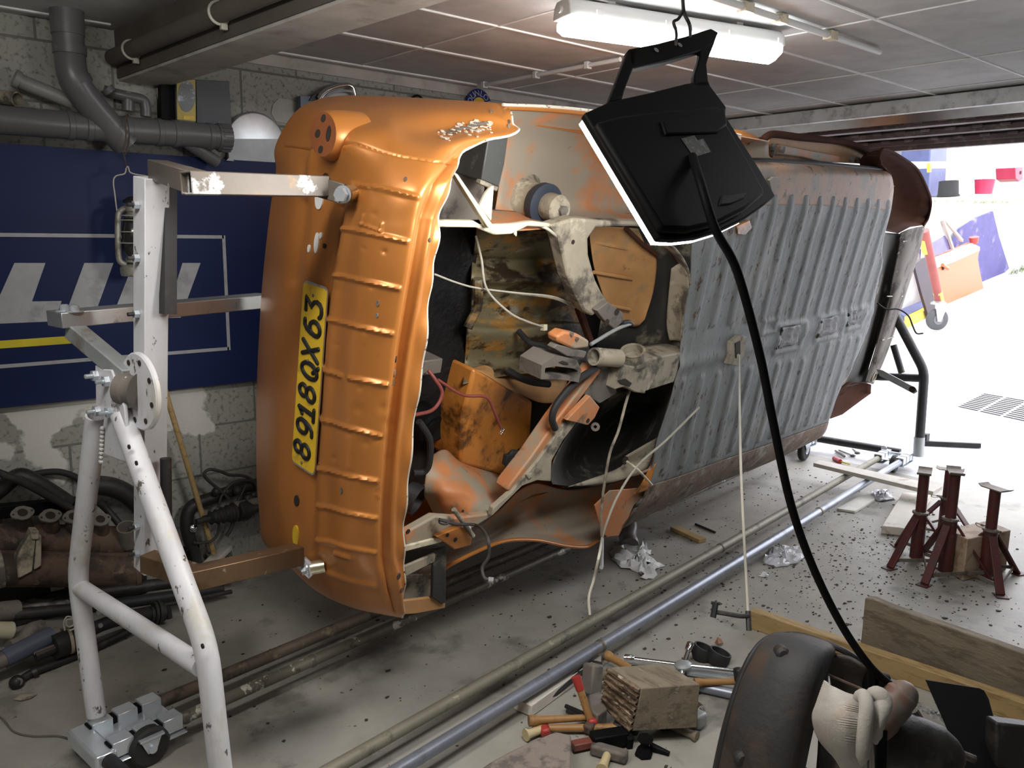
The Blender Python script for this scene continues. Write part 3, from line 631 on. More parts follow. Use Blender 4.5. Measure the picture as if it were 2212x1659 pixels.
cslab('box_floor', [(871, 1298), (936, 1290), (962, 1304), (962, 1314), (900, 1326), (871, 1328)], .19, .012, m_tan, bxo)
cslab('box_shelf', [(874, 1224), (962, 1186), (964, 1193), (935, 1216), (876, 1246)], .2, .01, m_grime, bxo)
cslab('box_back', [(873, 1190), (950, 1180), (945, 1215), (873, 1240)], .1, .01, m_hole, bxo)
# inner things seen in the boot
wm = MB().lathe(cw(905, 905, -.10), (EW - EV * .3 + D * .2), [(.06, -.02), (.062, .0), (.055, .05), (.05, .055), (.035, .056), (.035, .062), (.02, .063)], 24).build('motor_can', m_black, car)
MB().box(cw(912, 785, -.08), (.10, .05, .08), (D, EV, EW)).build('relay_box', m_castgrey, car, bevel=.004)
MB().pipe(cw(880, 1068, .02), cw(905, 1082, .06), .05, .046).build('filler_pipe', m_dark, car)
# --- lower wheel house and torn outer skin
csheet('lower_wing_skin', [
  [(905, 1235, .02), (1000, 1165, .0), (1075, 1105, .02), (1120, 1062, .06), (1160, 1045, .06), (1230, 1058, .02), (1310, 1045, .02), (1370, 1030, .10), (1410, 1015, .16)],
  [(905, 1245, .05), (990, 1190, .03), (1070, 1150, .0), (1125, 1110, -.02), (1165, 1090, -.02), (1230, 1095, -.02), (1310, 1085, .02), (1365, 1070, .10), (1402, 1050, .17)],
  [(920, 1250, .09), (985, 1208, .09), (1060, 1172, .08), (1110, 1150, .07), (1165, 1148, .06), (1230, 1152, .06), (1300, 1138, .08), (1345, 1112, .14), (1376, 1085, .18)],
  [(930, 1250, .13), (975, 1218, .14), (1056, 1179, .15), (1102, 1166, .15), (1161, 1166, .15), (1222, 1178, .15), (1267, 1180, .15), (1312, 1160, .17), (1336, 1157, .19)]], m_salmon, (40, 60))
ctube('arch_lip', [(935, 1249, .14), (975, 1219, .15), (1056, 1180, .16), (1102, 1167, .16), (1161, 1167, .16), (1222, 1179, .16), (1267, 1181, .16), (1291, 1168, .17)], .007, m_orange)
cslab('torn_flap', [(1285, 1092), (1318, 1060), (1356, 1057), (1404, 1052), (1392, 1072), (1369, 1092), (1357, 1119), (1345, 1135), (1336, 1157), (1312, 1160), (1300, 1150), (1292, 1120)], .222, .006, m_orange_dirty, bevel=.002)
csheet('wheel_tub', [
  [(1255, 905, .08), (1290, 870, .02), (1340, 850, .0), (1400, 830, .06), (1462, 812, .20)],
  [(1222, 945, .12), (1268, 930, -.08), (1335, 915, -.13), (1400, 890, -.02), (1448, 870, .20)],
  [(1196, 995, .16), (1248, 985, -.08), (1320, 972, -.12), (1385, 945, .02), (1428, 930, .21)],
  [(1190, 1030, .18), (1240, 1025, .0), (1305, 1012, -.02), (1370, 985, .10), (1415, 965, .22)],
  [(1194, 1046, .20), (1245, 1050, .12), (1310, 1046, .12), (1370, 1020, .18), (1405, 1000, .23)]], m_grimedark, (40, 50))
csheet('tub_floor_strip', [[(1352, 985, .19), (1385, 965, .20), (1420, 945, .22)], [(1335, 1012, .17), (1380, 1000, .2), (1412, 975, .225)], [(1225, 1052, .2), (1330, 1040, .2), (1400, 1012, .23)]], m_grime, (10, 16))
MB().lathe(cw(1351, 995, .215), EW, [(.017, -.004), (.017, .002)], 20).build('drain_hole', m_hole, car)
# --- chassis rails
up = cslab('upper_rail', [(1190, 487), (1208, 512), (1227, 596), (1245, 638), (1262, 671), (1281, 684), (1314, 648), (1302, 634), (1287, 604), (1272, 550), (1271, 516), (1287, 492), (1340, 489), (1400, 490), (1400, 479), (1302, 477), (1242, 471)], .225, .05, m_grime, bevel=.008)
cslab('rail_bracket', [(1290, 671), (1314, 652), (1346, 676), (1348, 695), (1327, 711), (1305, 692)], .25, .025, m_castgrey, up)
MB().lathe(cw(1333, 674, .252), EW, [(.012, -.002), (.012, .001)], 14).build('bolt_hole', m_hole, up)
MB().lathe(cw(1311, 697, .252), EW, [(.012, -.002), (.012, .001)], 14).build('bolt_hole', m_hole, up)
MB().lathe(cw(1238, 523, .226), EW, [(.007, -.002), (.007, .001)], 12).build('bolt_hole', m_hole, up)
csheet('rail_web', [[(1200, 478, .20), (1240, 470, .20), (1290, 478, .2)], [(1222, 490, .2), (1250, 500, .18), (1285, 492, .2)], [(1240, 500, .21), (1255, 508, .2), (1275, 500, .21)]], m_salmon, (8, 8))
ctube('tie_rod', [(1276, 744, .24), (1330, 712, .25), (1362, 699, .25)], .0065, m_greysteel)
ctube('rod_end', [(1345, 697, .25), (1358, 695, .25), (1366, 701, .25)], .007, m_dark)
cslab('brown_strut', [(1200, 520), (1208, 520), (1238, 612), (1262, 672), (1284, 735), (1276, 742), (1250, 672), (1226, 612)], .13, .02, m_brown)
lo = cslab('lower_rail', [(1286, 793), (1262, 830), (1205, 905), (1150, 985), (1103, 1046), (1096, 1060), (1110, 1062), (1166, 990), (1214, 920), (1250, 868), (1300, 800)], .225, .06, m_orange_dirty, bevel=.006)
cslab('rail_flange', [(1252, 905), (1216, 952), (1192, 995), (1190, 1040), (1160, 1038), (1128, 1050), (1078, 1100), (1062, 1116), (1066, 1098), (1105, 1064), (1165, 992), (1214, 922), (1235, 895)], .235, .02, m_grime, lo)
cslab('rail_tail', [(1262, 852), (1288, 798), (1336, 800), (1332, 850), (1296, 872)], .215, .05, m_castgrey, lo)
tb = cslab('triangle_bracket', [(1275, 855), (1224, 908), (1270, 919), (1285, 903), (1296, 880)], .255, .02, m_orange_dirty, lo)
MB().lathe(cw(1270, 909, .256), EW, [(.009, -.002), (.009, .001)], 14).build('bolt_hole', m_hole, tb)
MB().pipe(cw(1286, 922, .22), cw(1286, 922, .24), .016, .006).build('washer', m_castgrey, lo)
ctube('hose', [(1286, 796, .24), (1255, 815, .25), (1227, 842, .25), (1200, 878, .25), (1193, 905, .25), (1199, 925, .24)], .012, m_rubber)
cslab('tab', [(1136, 1026), (1150, 1022), (1150, 1032), (1142, 1036)], .24, .006, m_grime, lo)
# --- gearbox/axle mount, bracket, stub, cup, cross member
mt = cslab('rubber_mount', [(1204, 727), (1220, 716), (1250, 722), (1274, 736), (1272, 752), (1240, 756), (1206, 739)], .27, .045, m_orange_dirty, bevel=.008)
for x, y in ((1234, 721), (1245, 732)): MB().lathe(cw(x, y, .272), EW, [(.006, -.003), (.006, .006)], 10).build('bolt', m_castgrey, mt)
cslab('mount_plate', [(1196, 752), (1204, 744), (1268, 760), (1262, 774), (1225, 770)], .265, .03, m_castgrey, mt)
ob = [(1170, 789), (1199, 768), (1246, 777), (1256, 800), (1250, 826), (1214, 820), (1168, 819)]
ib = [(1178, 795), (1200, 791), (1240, 796), (1249, 802), (1244, 815), (1212, 811), (1176, 810)]
MB().ring(P3(ob, .27), P3(ib, .27), -EW * .09).build('channel_bracket', m_castgrey, mt)
cslab('bracket_hole', [(1207, 783), (1216, 779), (1227, 783), (1229, 788), (1218, 788)], .273, .003, m_hole, mt)
MB().pipe(cw(1283, 770, .24), cw(1336, 774, .26), .031, .025).build('exhaust_stub', m_grime, car)
cp = MB().lathe(cw(1368, 786, .22), (cw(1367, 752, .22) - cw(1368, 786, .22)), [(.048, 0), (.05, .01), (.042, .02), (.042, .055), (.046, .06), (.036, .06), (.034, .03)], 24).build('bump_stop_cup', m_grime, car)
cslab('cup_bracket', [(1342, 787), (1372, 792), (1408, 772), (1402, 812), (1394, 851), (1372, 848), (1350, 836), (1328, 842), (1334, 815)], .255, .06, m_grime, bevel=.005)
cslab('bracket_hole', [(1335, 822), (1352, 818), (1366, 828), (1360, 836), (1340, 830)], .258, .004, m_hole, cp)
xm = cslab('cross_member', [(1408, 774), (1471, 762), (1466, 795), (1456, 826), (1425, 836), (1394, 846), (1400, 810)], .255, .10, m_grime, bevel=.006)
csheet('cross_member_top', [[(1385, 748, .08), (1430, 742, .10), (1476, 744, .18)], [(1400, 758, .17), (1435, 752, .18), (1474, 752, .22)], [(1408, 774, .25), (1440, 768, .25), (1471, 762, .25)]], m_grime, (10, 10))
# --- rear bulkhead of the cabin floor
csheet('rear_bulkhead', [
  [(1255, 488, .06), (1320, 486, .07), (1385, 486, .10), (1430, 488, .16), (1470, 500, .22), (1500, 515, .25)],
  [(1275, 540, .04), (1330, 540, .05), (1390, 545, .08), (1435, 555, .12), (1475, 570, .20), (1500, 585, .25)],
  [(1290, 600, .03), (1340, 605, .04), (1392, 615, .07), (1435, 625, .10), (1468, 630, .18), (1492, 632, .25)],
  [(1300, 670, .02), (1345, 675, .03), (1390, 685, .06), (1430, 692, .10), (1462, 696, .18), (1482, 700, .25)],
  [(1290, 740, .0), (1340, 745, .02), (1390, 748, .05), (1430, 750, .10), (1458, 752, .18), (1476, 756, .25)],
  [(1290, 800, -.05), (1340, 815, -.04), (1390, 825, .0), (1430, 825, .08), (1455, 825, .18), (1466, 830, .25)],
  [(1280, 850, -.05), (1330, 860, -.04), (1380, 870, .0), (1420, 870, .08), (1445, 868, .18), (1455, 870, .25)]], m_grimedark, (60, 50))
tp = csheet('tan_panel', [
  [(1272, 492, .10), (1310, 490, .10), (1350, 492, .11), (1378, 494, .12)],
  [(1276, 530, .085), (1320, 532, .085), (1365, 535, .095), (1402, 545, .115)],
  [(1284, 580, .075), (1325, 585, .075), (1370, 590, .085), (1418, 560, .12)],
  [(1300, 630, .065), (1335, 635, .065), (1375, 642, .08), (1412, 625, .11)],
  [(1318, 690, .055), (1345, 700, .055), (1375, 705, .07), (1393, 690, .10)]], m_tan, (40, 40))
for a, c_ in (((1278, 522), (1355, 538)), ((1283, 588), (1365, 602)), ((1318, 660), (1360, 668))):
    MB().tube([cw(*a, .082), cw(*c_, .088)], .007, 8).build('rib', m_tan, tp)
MB().tube([cw(1352, 494, .14), cw(1390, 530, .14), cw(1420, 552, .14)], .009, 8).build('frame_edge', m_brown, tp)
csheet('corner_flange', [[(1382, 492, .20), (1402, 490, .24)], [(1412, 514, .20), (1432, 512, .25)], [(1452, 548, .2), (1466, 545, .26)], [(1478, 590, .2), (1486, 580, .26)], [(1484, 616, .2), (1492, 614, .26)]], m_grime, (30, 6), solid=.006)
csheet('pale_panel', [[(1450, 580, .185), (1470, 570, .215), (1488, 590, .25)], [(1444, 640, .16), (1466, 640, .2), (1486, 640, .25)], [(1440, 700, .15), (1458, 704, .19), (1474, 706, .24)], [(1446, 735, .17), (1460, 735, .2), (1472, 738, .24)]], m_grime, (16, 16))

# --- floor pan
FR = [
  [(1500, 400), (1600, 398), (1680, 398), (1790, 404), (1930, 410)],
  [(1500, 440), (1600, 440), (1680, 438), (1790, 440), (1925, 450)],
  [(1495, 520), (1590, 520), (1680, 520), (1790, 520), (1908, 520)],
  [(1490, 610), (1570, 610), (1660, 610), (1770, 605), (1898, 600)],
  [(1476, 700), (1560, 695), (1640, 690), (1755, 680), (1882, 675)],
  [(1468, 765), (1545, 755), (1630, 745), (1740, 730), (1875, 710)],
  [(1452, 850), (1525, 835), (1610, 820), (1720, 800), (1850, 770)],
  [(1420, 950), (1500, 925), (1585, 905), (1695, 875), (1815, 840)],
  [(1408, 1010), (1480, 985), (1560, 960), (1675, 925), (1800, 880)],
  [(1395, 1060), (1470, 1035), (1550, 1005), (1665, 965), (1785, 925)]]
FWW = [.215, .25, .25, .25, .25, .25, .25, .25, .25, .24]
fg = np.array([[(*cw(x, y, w), x, y) for x, y in r] for r, w in zip(FR, FWW)])
G = crgrid(fg, 160, 260); Fp = G[..., :3].copy(); Fq = G[..., 3:]
s = np.linspace(0, 1, 260)[None, :]; t = np.linspace(0, 9, 160)[:, None]
hh = np.zeros(Fp.shape[:2])
def band(t, a, c): return np.clip((t - a) / .12, 0, 1) * np.clip((c - t) / .12, 0, 1)
FU = (Fp - np.array(OC)) @ np.array(D); FV = (Fp - np.array(OC)) @ np.array(EV)
for k, sc_ in enumerate(np.linspace(1.62, 3.62, 14)):
    prof = np.exp(-(((FU - sc_ + .10 * FV) / .026) ** 4))
    m_ = band(t, .55, 4.2 - .02 * k) + band(t, 5.6 if k < 9 else 5.2, 8.5)
    hh += .0085 * prof * m_
hh += .010 * np.exp(-(segdist(Fq, [(1462, 790), (1575, 762), (1680, 735), (1740, 712), (1880, 672)]) / 14) ** 2)      # tunnel ridge
for c4 in ([(1682, 703), (1738, 695), (1724, 750), (1670, 762)], [(1768, 686), (1818, 673), (1810, 724), (1758, 736)], [(1830, 672), (1866, 661), (1853, 704), (1824, 713)], [(1650, 694), (1675, 689), (1669, 714), (1642, 721)]):
    hh += .010 * np.exp(-(segdist(Fq, c4 + c4[:1]) / 5) ** 2)
hh += .0012 * (np.sin(s * 31 + t * 2.3) * np.sin(t * 3.1 + s * 9))
Fp += np.array(EW) * hh[..., None]
floor_pan = MB().sheet(Fp).build('floor_pan', m_under, car, solid=.004, ang=60)
m_cover = M('floor_cover', (0.045, 0.045, 0.043), .5, bump=.3)
def patch(name, pts, w, mat=m_cover, th=.004, par=floor_pan): return cslab(name, pts, w, th, mat, par, bevel=.002)
def crumple(F):
    r2 = np.random.default_rng(5); return F + np.array(EW) * (r2.normal(0, .004, F.shape[:2])[..., None])
for c4 in ([(1689, 708), (1734, 701), (1721, 744), (1676, 755)], [(1774, 691), (1814, 680), (1806, 719), (1764, 731)], [(1834, 677), (1861, 667), (1850, 699), (1829, 707)]):
    g = np.array([[tuple(cw(*c4[0], .266)), tuple(cw(*c4[1], .266))], [tuple(cw(*c4[3], .266)), tuple(cw(*c4[2], .266))]])
    MB().sheet(crumple(crgrid(g, 9, 9))).build('access_cover', m_cover, floor_pan, solid=.002)
patch('keyhole_plate', [(1580, 740), (1598, 725), (1614, 728), (1608, 768), (1594, 790), (1570, 786)], .270, m_grime, .02)
patch('keyhole_slot', [(1588, 742), (1600, 736), (1600, 765), (1590, 775)], .273, m_hole, .004)
patch('rust_plug', [(1592, 488), (1620, 476), (1625, 492), (1610, 508), (1594, 506)], .268, m_orange_oily, .012)
patch('jack_point', [(1662, 390), (1672, 383), (1686, 383), (1688, 396), (1678, 412), (1668, 416)], .25, m_sill, .02)
csheet('upper_sill', [
  [(1500, 345, .10), (1600, 342, .10), (1662, 344, .10), (1780, 351, .10), (1905, 363, .10)],
  [(1500, 354, .19), (1600, 352, .19), (1662, 354, .19), (1780, 361, .19), (1916, 372, .19)],
  [(1500, 372, .228), (1600, 369, .228), (1662, 368, .228), (1780, 373, .228), (1926, 382, .225)],
  [(1500, 400, .240), (1600, 398, .240), (1680, 398, .240), (1790, 404, .240), (1930, 412, .235)],
  [(1500, 446, .253), (1600, 446, .253), (1682, 443, .253), (1790, 445, .253), (1922, 455, .253)]], m_sill, (40, 60))
MB().tube([cw(1500, 349, .16), cw(1600, 346, .16), cw(1662, 347, .16), cw(1780, 354, .16), cw(1912, 366, .16)], .010, 8).build('sill_seam', m_dark, car)
csheet('lower_sill', [
  [(1398, 1050, .25), (1470, 1028, .252), (1550, 998, .252), (1665, 958, .252), (1790, 912, .252)],
  [(1385, 1085, .24), (1460, 1054, .24), (1548, 1022, .24), (1668, 978, .24), (1784, 930, .24)],
  [(1362, 1118, .20), (1455, 1076, .20), (1550, 1036, .20), (1670, 990, .20), (1774, 944, .20)],
  [(1345, 1140, .12), (1450, 1090, .12), (1552, 1042, .12), (1672, 994, .12), (1770, 946, .12)]], m_rustsill, (30, 60))
csheet('sill_end_rust', [[(1400, 1015, .24), (1418, 1000, .255)], [(1385, 1045, .24), (1405, 1040, .255)], [(1368, 1068, .23), (1398, 1058, .25)]], m_orange_oily, (12, 8), solid=.004)
# --- front end
cdish('front_wheelhouse', [(1898, 336), (1911, 322), (1951, 343), (1981, 366), (2001, 405), (2010, 437), (2004, 471), (1995, 486), (1966, 490), (1940, 504), (1909, 498), (1909, 471), (1913, 426), (1927, 378), (1903, 354)], .19, .17, m_brown)
MB().tube(spline([cw(x, y, .195) for x, y in ((1903, 352), (1900, 335), (1911, 321), (1951, 342), (1981, 365), (2002, 405), (2011, 437), (2005, 471), (1995, 487))], 5), .007, 8).build('front_arch_lip', m_brown, car)
csheet('front_channel', [[(1890, 500, .235), (1920, 503, .17), (1945, 505, .19)], [(1878, 600, .235), (1908, 602, .15), (1930, 600, .19)], [(1858, 700, .235), (1886, 702, .15), (1906, 698, .19)], [(1832, 780, .235), (1862, 790, .15), (1884, 770, .19)], [(1796, 838, .235), (1830, 835, .16), (1868, 826, .19)]], m_hole if False else m_grimedark, (40, 12))
fv_ = csheet('front_valance', [[(1945, 503, .20), (1968, 494, .22), (1998, 488, .19)], [(1938, 550, .20), (1960, 550, .22), (1984, 550, .17)], [(1928, 600, .20), (1948, 600, .22), (1968, 600, .16)], [(1916, 660, .20), (1930, 664, .22), (1948, 664, .15)], [(1905, 700, .20), (1918, 716, .22), (1928, 730, .15)], [(1888, 762, .20), (1898, 780, .22), (1904, 792, .15)], [(1868, 826, .20), (1878, 828, .21), (1886, 830, .15)]], M('front_grey_dirty', (.13, .115, .10), .75, spec=.2, layers=[((.05, .04, .035), 7, .48, .62), ((.32, .3, .28), 14, .6, .7)]), (60, 16))
for a, c_ in (((1905, 735), (1930, 728)), ((1950, 522), (1985, 516)), ((1915, 640), (1950, 640))): MB().tube([cw(*a, .23), cw(*c_, .18)], .004, 6).build('valance_seam', m_grime, fv_)
cdish('front_wing_lower', [(1842, 826), (1868, 826), (1882, 831), (1881, 850), (1863, 863), (1820, 895), (1795, 904), (1775, 905), (1790, 878), (1815, 842)], .21, .06, m_brown)
MB().torus(cw(1888, 815, .22), EW, .03, .006).build('towing_ring', m_grime, car)
b = MB(); b.tube(spline([dp(1895, 655, 4.9), dp(1915, 668, 4.85), dp(1940, 668, 4.85), dp(1962, 682, 4.85), dp(1972, 705, 4.85), dp(1980, 720, 4.85), dp(1994, 720, 4.85)], 6), .005, 6); b.build('loose_wire', m_wiredark, car)
# upper front: hinge bay above the sill
do = cslab('hinge_bay', [(1658, 318), (1664, 300), (1680, 293), (1731, 300), (1821, 310), (1866, 325), (1890, 342), (1900, 356), (1780, 350), (1670, 342)], .03, .02, m_tan)
MB().tube(spline([cw(x, y, .05) for x, y in ((1646, 304), (1658, 294), (1675, 290), (1731, 297), (1821, 307), (1866, 322), (1891, 340), (1903, 358))], 6), .016, 10).build('bay_edge', m_brown, do)
cslab('hinge_bar', [(1664, 316), (1689, 313), (1752, 325), (1816, 337), (1812, 352), (1773, 349), (1735, 340), (1690, 334), (1668, 334)], .06, .03, m_orange_dirty, do, bevel=.005)
for x, y in ((1667, 317), (1686, 323), (1668, 328), (1836, 344), (1848, 345)): MB().hexnut(cw(x, y, .062), EW, .016, .016).build('bolt', m_castgrey, do)
csheet('wing_bulge', [[(1540, 290, .0), (1583, 280, .02), (1622, 289, .02), (1650, 305, .0)], [(1540, 315, .06), (1585, 305, .08), (1628, 310, .08), (1658, 322, .04)], [(1540, 342, .1), (1590, 338, .1), (1632, 338, .1), (1662, 340, .08)]], m_orange, (20, 20))
# --- hidden far skin so the shell is closed from other sides
secs = [(.42, -.22), (.55, -.26), (.95, -.34), (1.12, -.72), (1.35, -1.0), (2.3, -1.02), (2.75, -.70), (3.0, -.42), (3.9, -.32), (4.05, -.1)]
rings = []
for u, wr in secs:
    hwid = .72 if wr > -.5 else .70
    vb = -.58 if u < 1.5 else -.72
    rings.append([cl(u, vb - .02, .02), cl(u, vb - .03, -.12), cl(u, vb, max(wr, -.36) + .06)] + [cl(u, v_, wr) for v_ in (-hwid * .8, -.3, .3, hwid * .8)] + [cl(u, .74, max(wr, -.36) + .06), cl(u, .77, -.12), cl(u, .76, .05)])
MB().sheet(np.array([[tuple(p) for p in r] for r in rings])).build('far_side_skin', m_orange, car, solid=.004)
# --- loose cables hanging out of the shell
ctube('handbrake_cable', [(1594, 765, .275), (1596, 790, .29)], .006, m_wire)
p0 = cw(1596, 770, .285); p1 = dp(1600, 1000, 2.62); p2 = dp(1612, 1250, 2.46); p3 = dp(1617, 1350, 2.40)
MB().tube(spline([p0, p1, p2, p3], 10), .0042, 8).build('hanging_cable', m_wire, car)
MB().tube([dp(1616, 1320, 2.41), dp(1618, 1362, 2.39)], .008, 8).build('cable_end', m_wiredark, car)
ctube('brake_line', [(1510, 880, .27), (1440, 950, .29), (1378, 1005, .29), (1335, 1070, .29), (1310, 1130, .30), (1300, 1165, .30)], .0048, m_wire)
ctube('brake_line', [(1364, 832, .17), (1352, 870, .24), (1336, 930, .27), (1316, 985, .29), (1300, 1090, .30), (1299, 1150, .30), (1302, 1165, .30)], .0052, m_grime)
MB().tube(spline([cw(1300, 1162, .30), dp(1296, 1190, 2.5), dp(1283, 1250, 2.48), dp(1272, 1290, 2.47), dp(1274, 1328, 2.46)], 6), .0042, 8).build('cable_end', m_wire, car)
MB().tube([cw(1301, 1165, .30), dp(1299, 1226, 2.49)], .006, 8).build('cable_end', m_alu, car)
ctube('cable_tie', [(1354, 997, .24), (1378, 1015, .295), (1408, 1047, .27)], .005, m_beige)
ctube('white_wire', [(1028, 510, .0), (1040, 560, .05), (1052, 625, .08), (1100, 675, .10), (1140, 695, .10), (1174, 706, .10)], .0038, m_wire)
MB().box(cw(1175, 707, .1), (.016, .016, .02)).build('plug', m_beige, car)
ctube('white_wire', [(938, 592, .0), (985, 610, .02), (1030, 622, .05), (1110, 632, .10), (1190, 640, .12), (1232, 655, .14)], .003, m_wire)
ctube('white_wire', [(1040, 626, .05), (1120, 634, .10), (1195, 644, .12), (1235, 660, .14)], .004, m_grime)
ctube('white_wire', [(1165, 486, .2), (1190, 500, .22), (1218, 535, .19), (1226, 620, .18), (1240, 665, .16)], .0045, m_wire)
ctube('black_hose', [(1096, 800, -.04), (1120, 814, .0), (1150, 825, .02), (1185, 830, .02)], .013, m_rubber)
ctube('black_hose', [(1120, 715, -.06), (1145, 740, .0), (1175, 750, .02), (1185, 775, .0)], .011, m_rubber)
ctube('red_wire', [(888, 898, .05), (935, 885, .03), (955, 850, .02), (940, 820, .0), (925, 800, -.02)], .006, m_wirered)
ctube('red_wire', [(945, 820, .0), (1000, 853, .03), (1050, 858, .06), (1068, 890, .07), (1082, 925, .07)], .005, m_wirered)
MB().torus(cw(1084, 932, .075), EW, .009, .003, 20).build('ring_terminal', m_chrome, car)
ctube('black_hose', [(905, 910, .05), (928, 950, .06), (927, 1000, .06), (915, 1020, .05), (892, 1022, .04)], .011, m_rubber)
ctube('dark_wire', [(1148, 960, .06), (1128, 980, .06), (1108, 978, .06), (1100, 990, .06)], .012, m_rubber)
cslab('black_clip', [(1096, 985), (1110, 982), (1112, 1000), (1102, 1012), (1092, 1006)], .07, .02, m_rubber)
b = MB(); b.tube(spline([cw(948, 1122, .24), cw(985, 1132, .27), cw(1030, 1135, .29), dp(1052, 1160, 2.35), dp(1056, 1200, 2.34), dp(1042, 1225, 2.34), dp(1046, 1248, 2.33), dp(1058, 1252, 2.33)], 8), .005, 8); b.build('earth_lead', m_wiredark, car)
MB().tube([dp(1055, 1252, 2.33), dp(1066, 1253, 2.33)], .008, 8).build('ring_terminal', m_alu, car)
MB().torus(cw(958, 1128, .25), EV, .013, .003, 16).build('twisted_wire', m_wiredark, car)
# ------------------------------------------------------------------ near stand of the rotating frame
A0 = 0.87
sd = thing('rotisserie_stand', 'white tubular stand with bolted hub and upright post, at the orange tail', 'car stand', st(.87, 1.98, 0))
def px_a(pts, a=A0): return [al(x, y, a) for x, y in pts]
def bend(pts, k=4):
    out = []
    P = [V(p) for p in pts]
    out.append(P[0])
    for i in range(1, len(P) - 1):
        a = P[i] + (P[i - 1] - P[i]).normalized() * .06; c = P[i] + (P[i + 1] - P[i]).normalized() * .06
        for j in range(k + 1):
            t = j / k; out.append(a * (1 - t) ** 2 + P[i] * 2 * t * (1 - t) + c * t * t)
    out.append(P[-1]); return out
leg = px_a([(208, 900), (167, 1245), (208, 1545)])
MB().tube(bend(leg), .0265, 24, cap=False).build('leg', m_white, sd)
MB().pipe(leg[0] + (leg[0] - leg[1]).normalized() * .002, leg[0] + (leg[1] - leg[0]).normalized() * .06, .0268, .021, 24).build('leg_mouth', m_white, sd)
foot = al(216, 1592, A0); MB().tube([al(206, 1530, A0), foot], .0235, 20).build('leg_sleeve', m_greysteel, sd)
leg2 = px_a([(262, 895), (447, 1400), (478, 1680), (500, 1850)])
MB().tube(bend(leg2), .0265, 24).build('leg', m_white, sd)
MB().tube([al(172, 1268, A0), al(436, 1440, A0)], .024, 24).build('cross_tube', m_white, sd)
for p in (al(215, 960, A0), al(222, 990, A0), al(214, 975, A0)): pass
b = MB()
for k in range(9): b.ball(al(221 - k * .4, 925 + 9 * k, A0 - .018), .006, 8)
b.build('weld_bead', m_white, sd)
for x, y in ((440, 1395), (281, 965), (297, 1000)):
    c = al(x, y, A0 - .024); MB().lathe(c - D * .001, -D, [(.006, 0), (.006, .003)], 12).build('tube_hole', m_hole, sd)
pt = [(205, 788), (216, 796), (240, 799), (250, 830), (262, 862), (268, 880), (277, 1000), (262, 996), (216, 979), (224, 900), (207, 880)]
MB().prism(px_a(pt, A0 - .012), D * .010).build('hub_plate', m_white, sd, bevel=.003)
MB().prism(px_a([(246, 812), (258, 808), (270, 815), (275, 850), (271, 880), (266, 884), (257, 850)], A0 - .004), D * .03).build('hub_gusset', m_white, sd, bevel=.003)
for x, y in ((209, 811), (233, 823), (213, 887), (240, 890)):
    c = al(x, y, A0 - .012); nb = MB().hexnut(c, -D, .014, .012).build('nut', m_zinc, sd); MB().lathe(c - D * .012, -D, [(.006, 0), (.006, .016), (.004, .018)], 12).build('stud', m_zinc, nb)
hubc = lt(306, 845, 1.98); ah = hubc.dot(D)
MB().lathe(al(262, 838, A0 - .0), (hubc - al(262, 838, A0)), [(.040, 0), (.040, .02), (.036, .024), (.036, (hubc - al(262, 838, A0)).length - .02), (.046, (hubc - al(262, 838, A0)).length - .005)], 28).build('hub', m_castgrey, sd)
fd = MB().lathe(hubc - D * .006, D, [(.03, -.004), (.092, -.004), (.096, 0), (.096, .008), (.092, .012), (.03, .012)], 40).build('flange_disc', m_white, sd)
for k in range(8):
    t = 2 * math.pi * k / 8 + .3; c = hubc + (NN * math.cos(t) + Z * math.sin(t)) * .076 - D * .0105
    MB().lathe(c, -D, [(.007, 0), (.007, .002)], 12).build('bolt_hole', m_hole, fd)
# upright post, angle arms
pa = ah + .05
ptop, pbot = st(pa, 1.98, lt(327, 382, 1.98).z), st(pa - .0, 1.98, lt(327, 1228, 1.98).z)
ptop = al(327, 384, pa); pbot = al(324, 1228, pa)
MB().sqpipe(pbot, ptop, .060, .004, up=NN).build('post', m_white, sd, bevel=.003)
for y in (437, 540, 652, 1118, 1182, 1240 - 20):
    c = pbot + (ptop - pbot) * ((1228 - y) / (1228 - 384)) - D * .031
    if y == 1220: continue
    MB().hexnut(c, -D, .010, .012).build('bolt', m_zinc, sd)
    MB().lathe(c, -D, [(.005, 0), (.005, .026)], 10).build('bolt_shank', m_dark, sd)
dbt = lt(363, 376, 1.96); dbb = lt(363, 678, 1.96)
MB().sqpipe(dbb, dbt, .030, .003, up=NN).build('dark_upright', m_greysteel if False else m_dark, sd, label='dark square bar beside the white post')
MB().tube([lt(358, 990, 2.0), lt(360, 1195, 2.0)], .014, 14).build('lower_upright', m_dark, sd)
e0 = lt(345, 368, 1.96); e1 = lt(432, 396, 1.60)
MB().sqpipe(e0 + (e0 - e1).normalized() * .02, e1 - (e1 - e0).normalized() * .0, .046, .004).build('arm', m_baresteel, sd, bevel=.002)
f1 = lt(700, 403, 1.60); dd = (f1 - e1).normalized()
MB().sqpipe(e1 - dd * .03, f1, .046, .004).build('arm', m_baresteel, sd, bevel=.002)
pq = lt(742, 419, 1.545)
tab = MB().bar(f1 - dd * .01 + NN * .01, pq - Z * .0, .012, .045, up=Z).build('arm_tab', m_baresteel, sd, bevel=.002)
s1, _n = near(766, 414, .0)
s0 = lt(745, 419, 1.545)
MB().lathe(s0, s1 - s0, [(.019, 0), (.019, (s1 - s0).length - .004), (.014, (s1 - s0).length)], 20).build('spacer', m_zincy, sd)
MB().hexnut(s0 - (s1 - s0).normalized() * .012, -(s1 - s0), .016, .012).build('nut', m_zinc, sd)
MB().lathe(s0 - (s1 - s0).normalized() * .006, -(s1 - s0), [(.020, 0), (.020, .003)], 18).build('washer', m_zinc, sd)
for k in range(3): pass
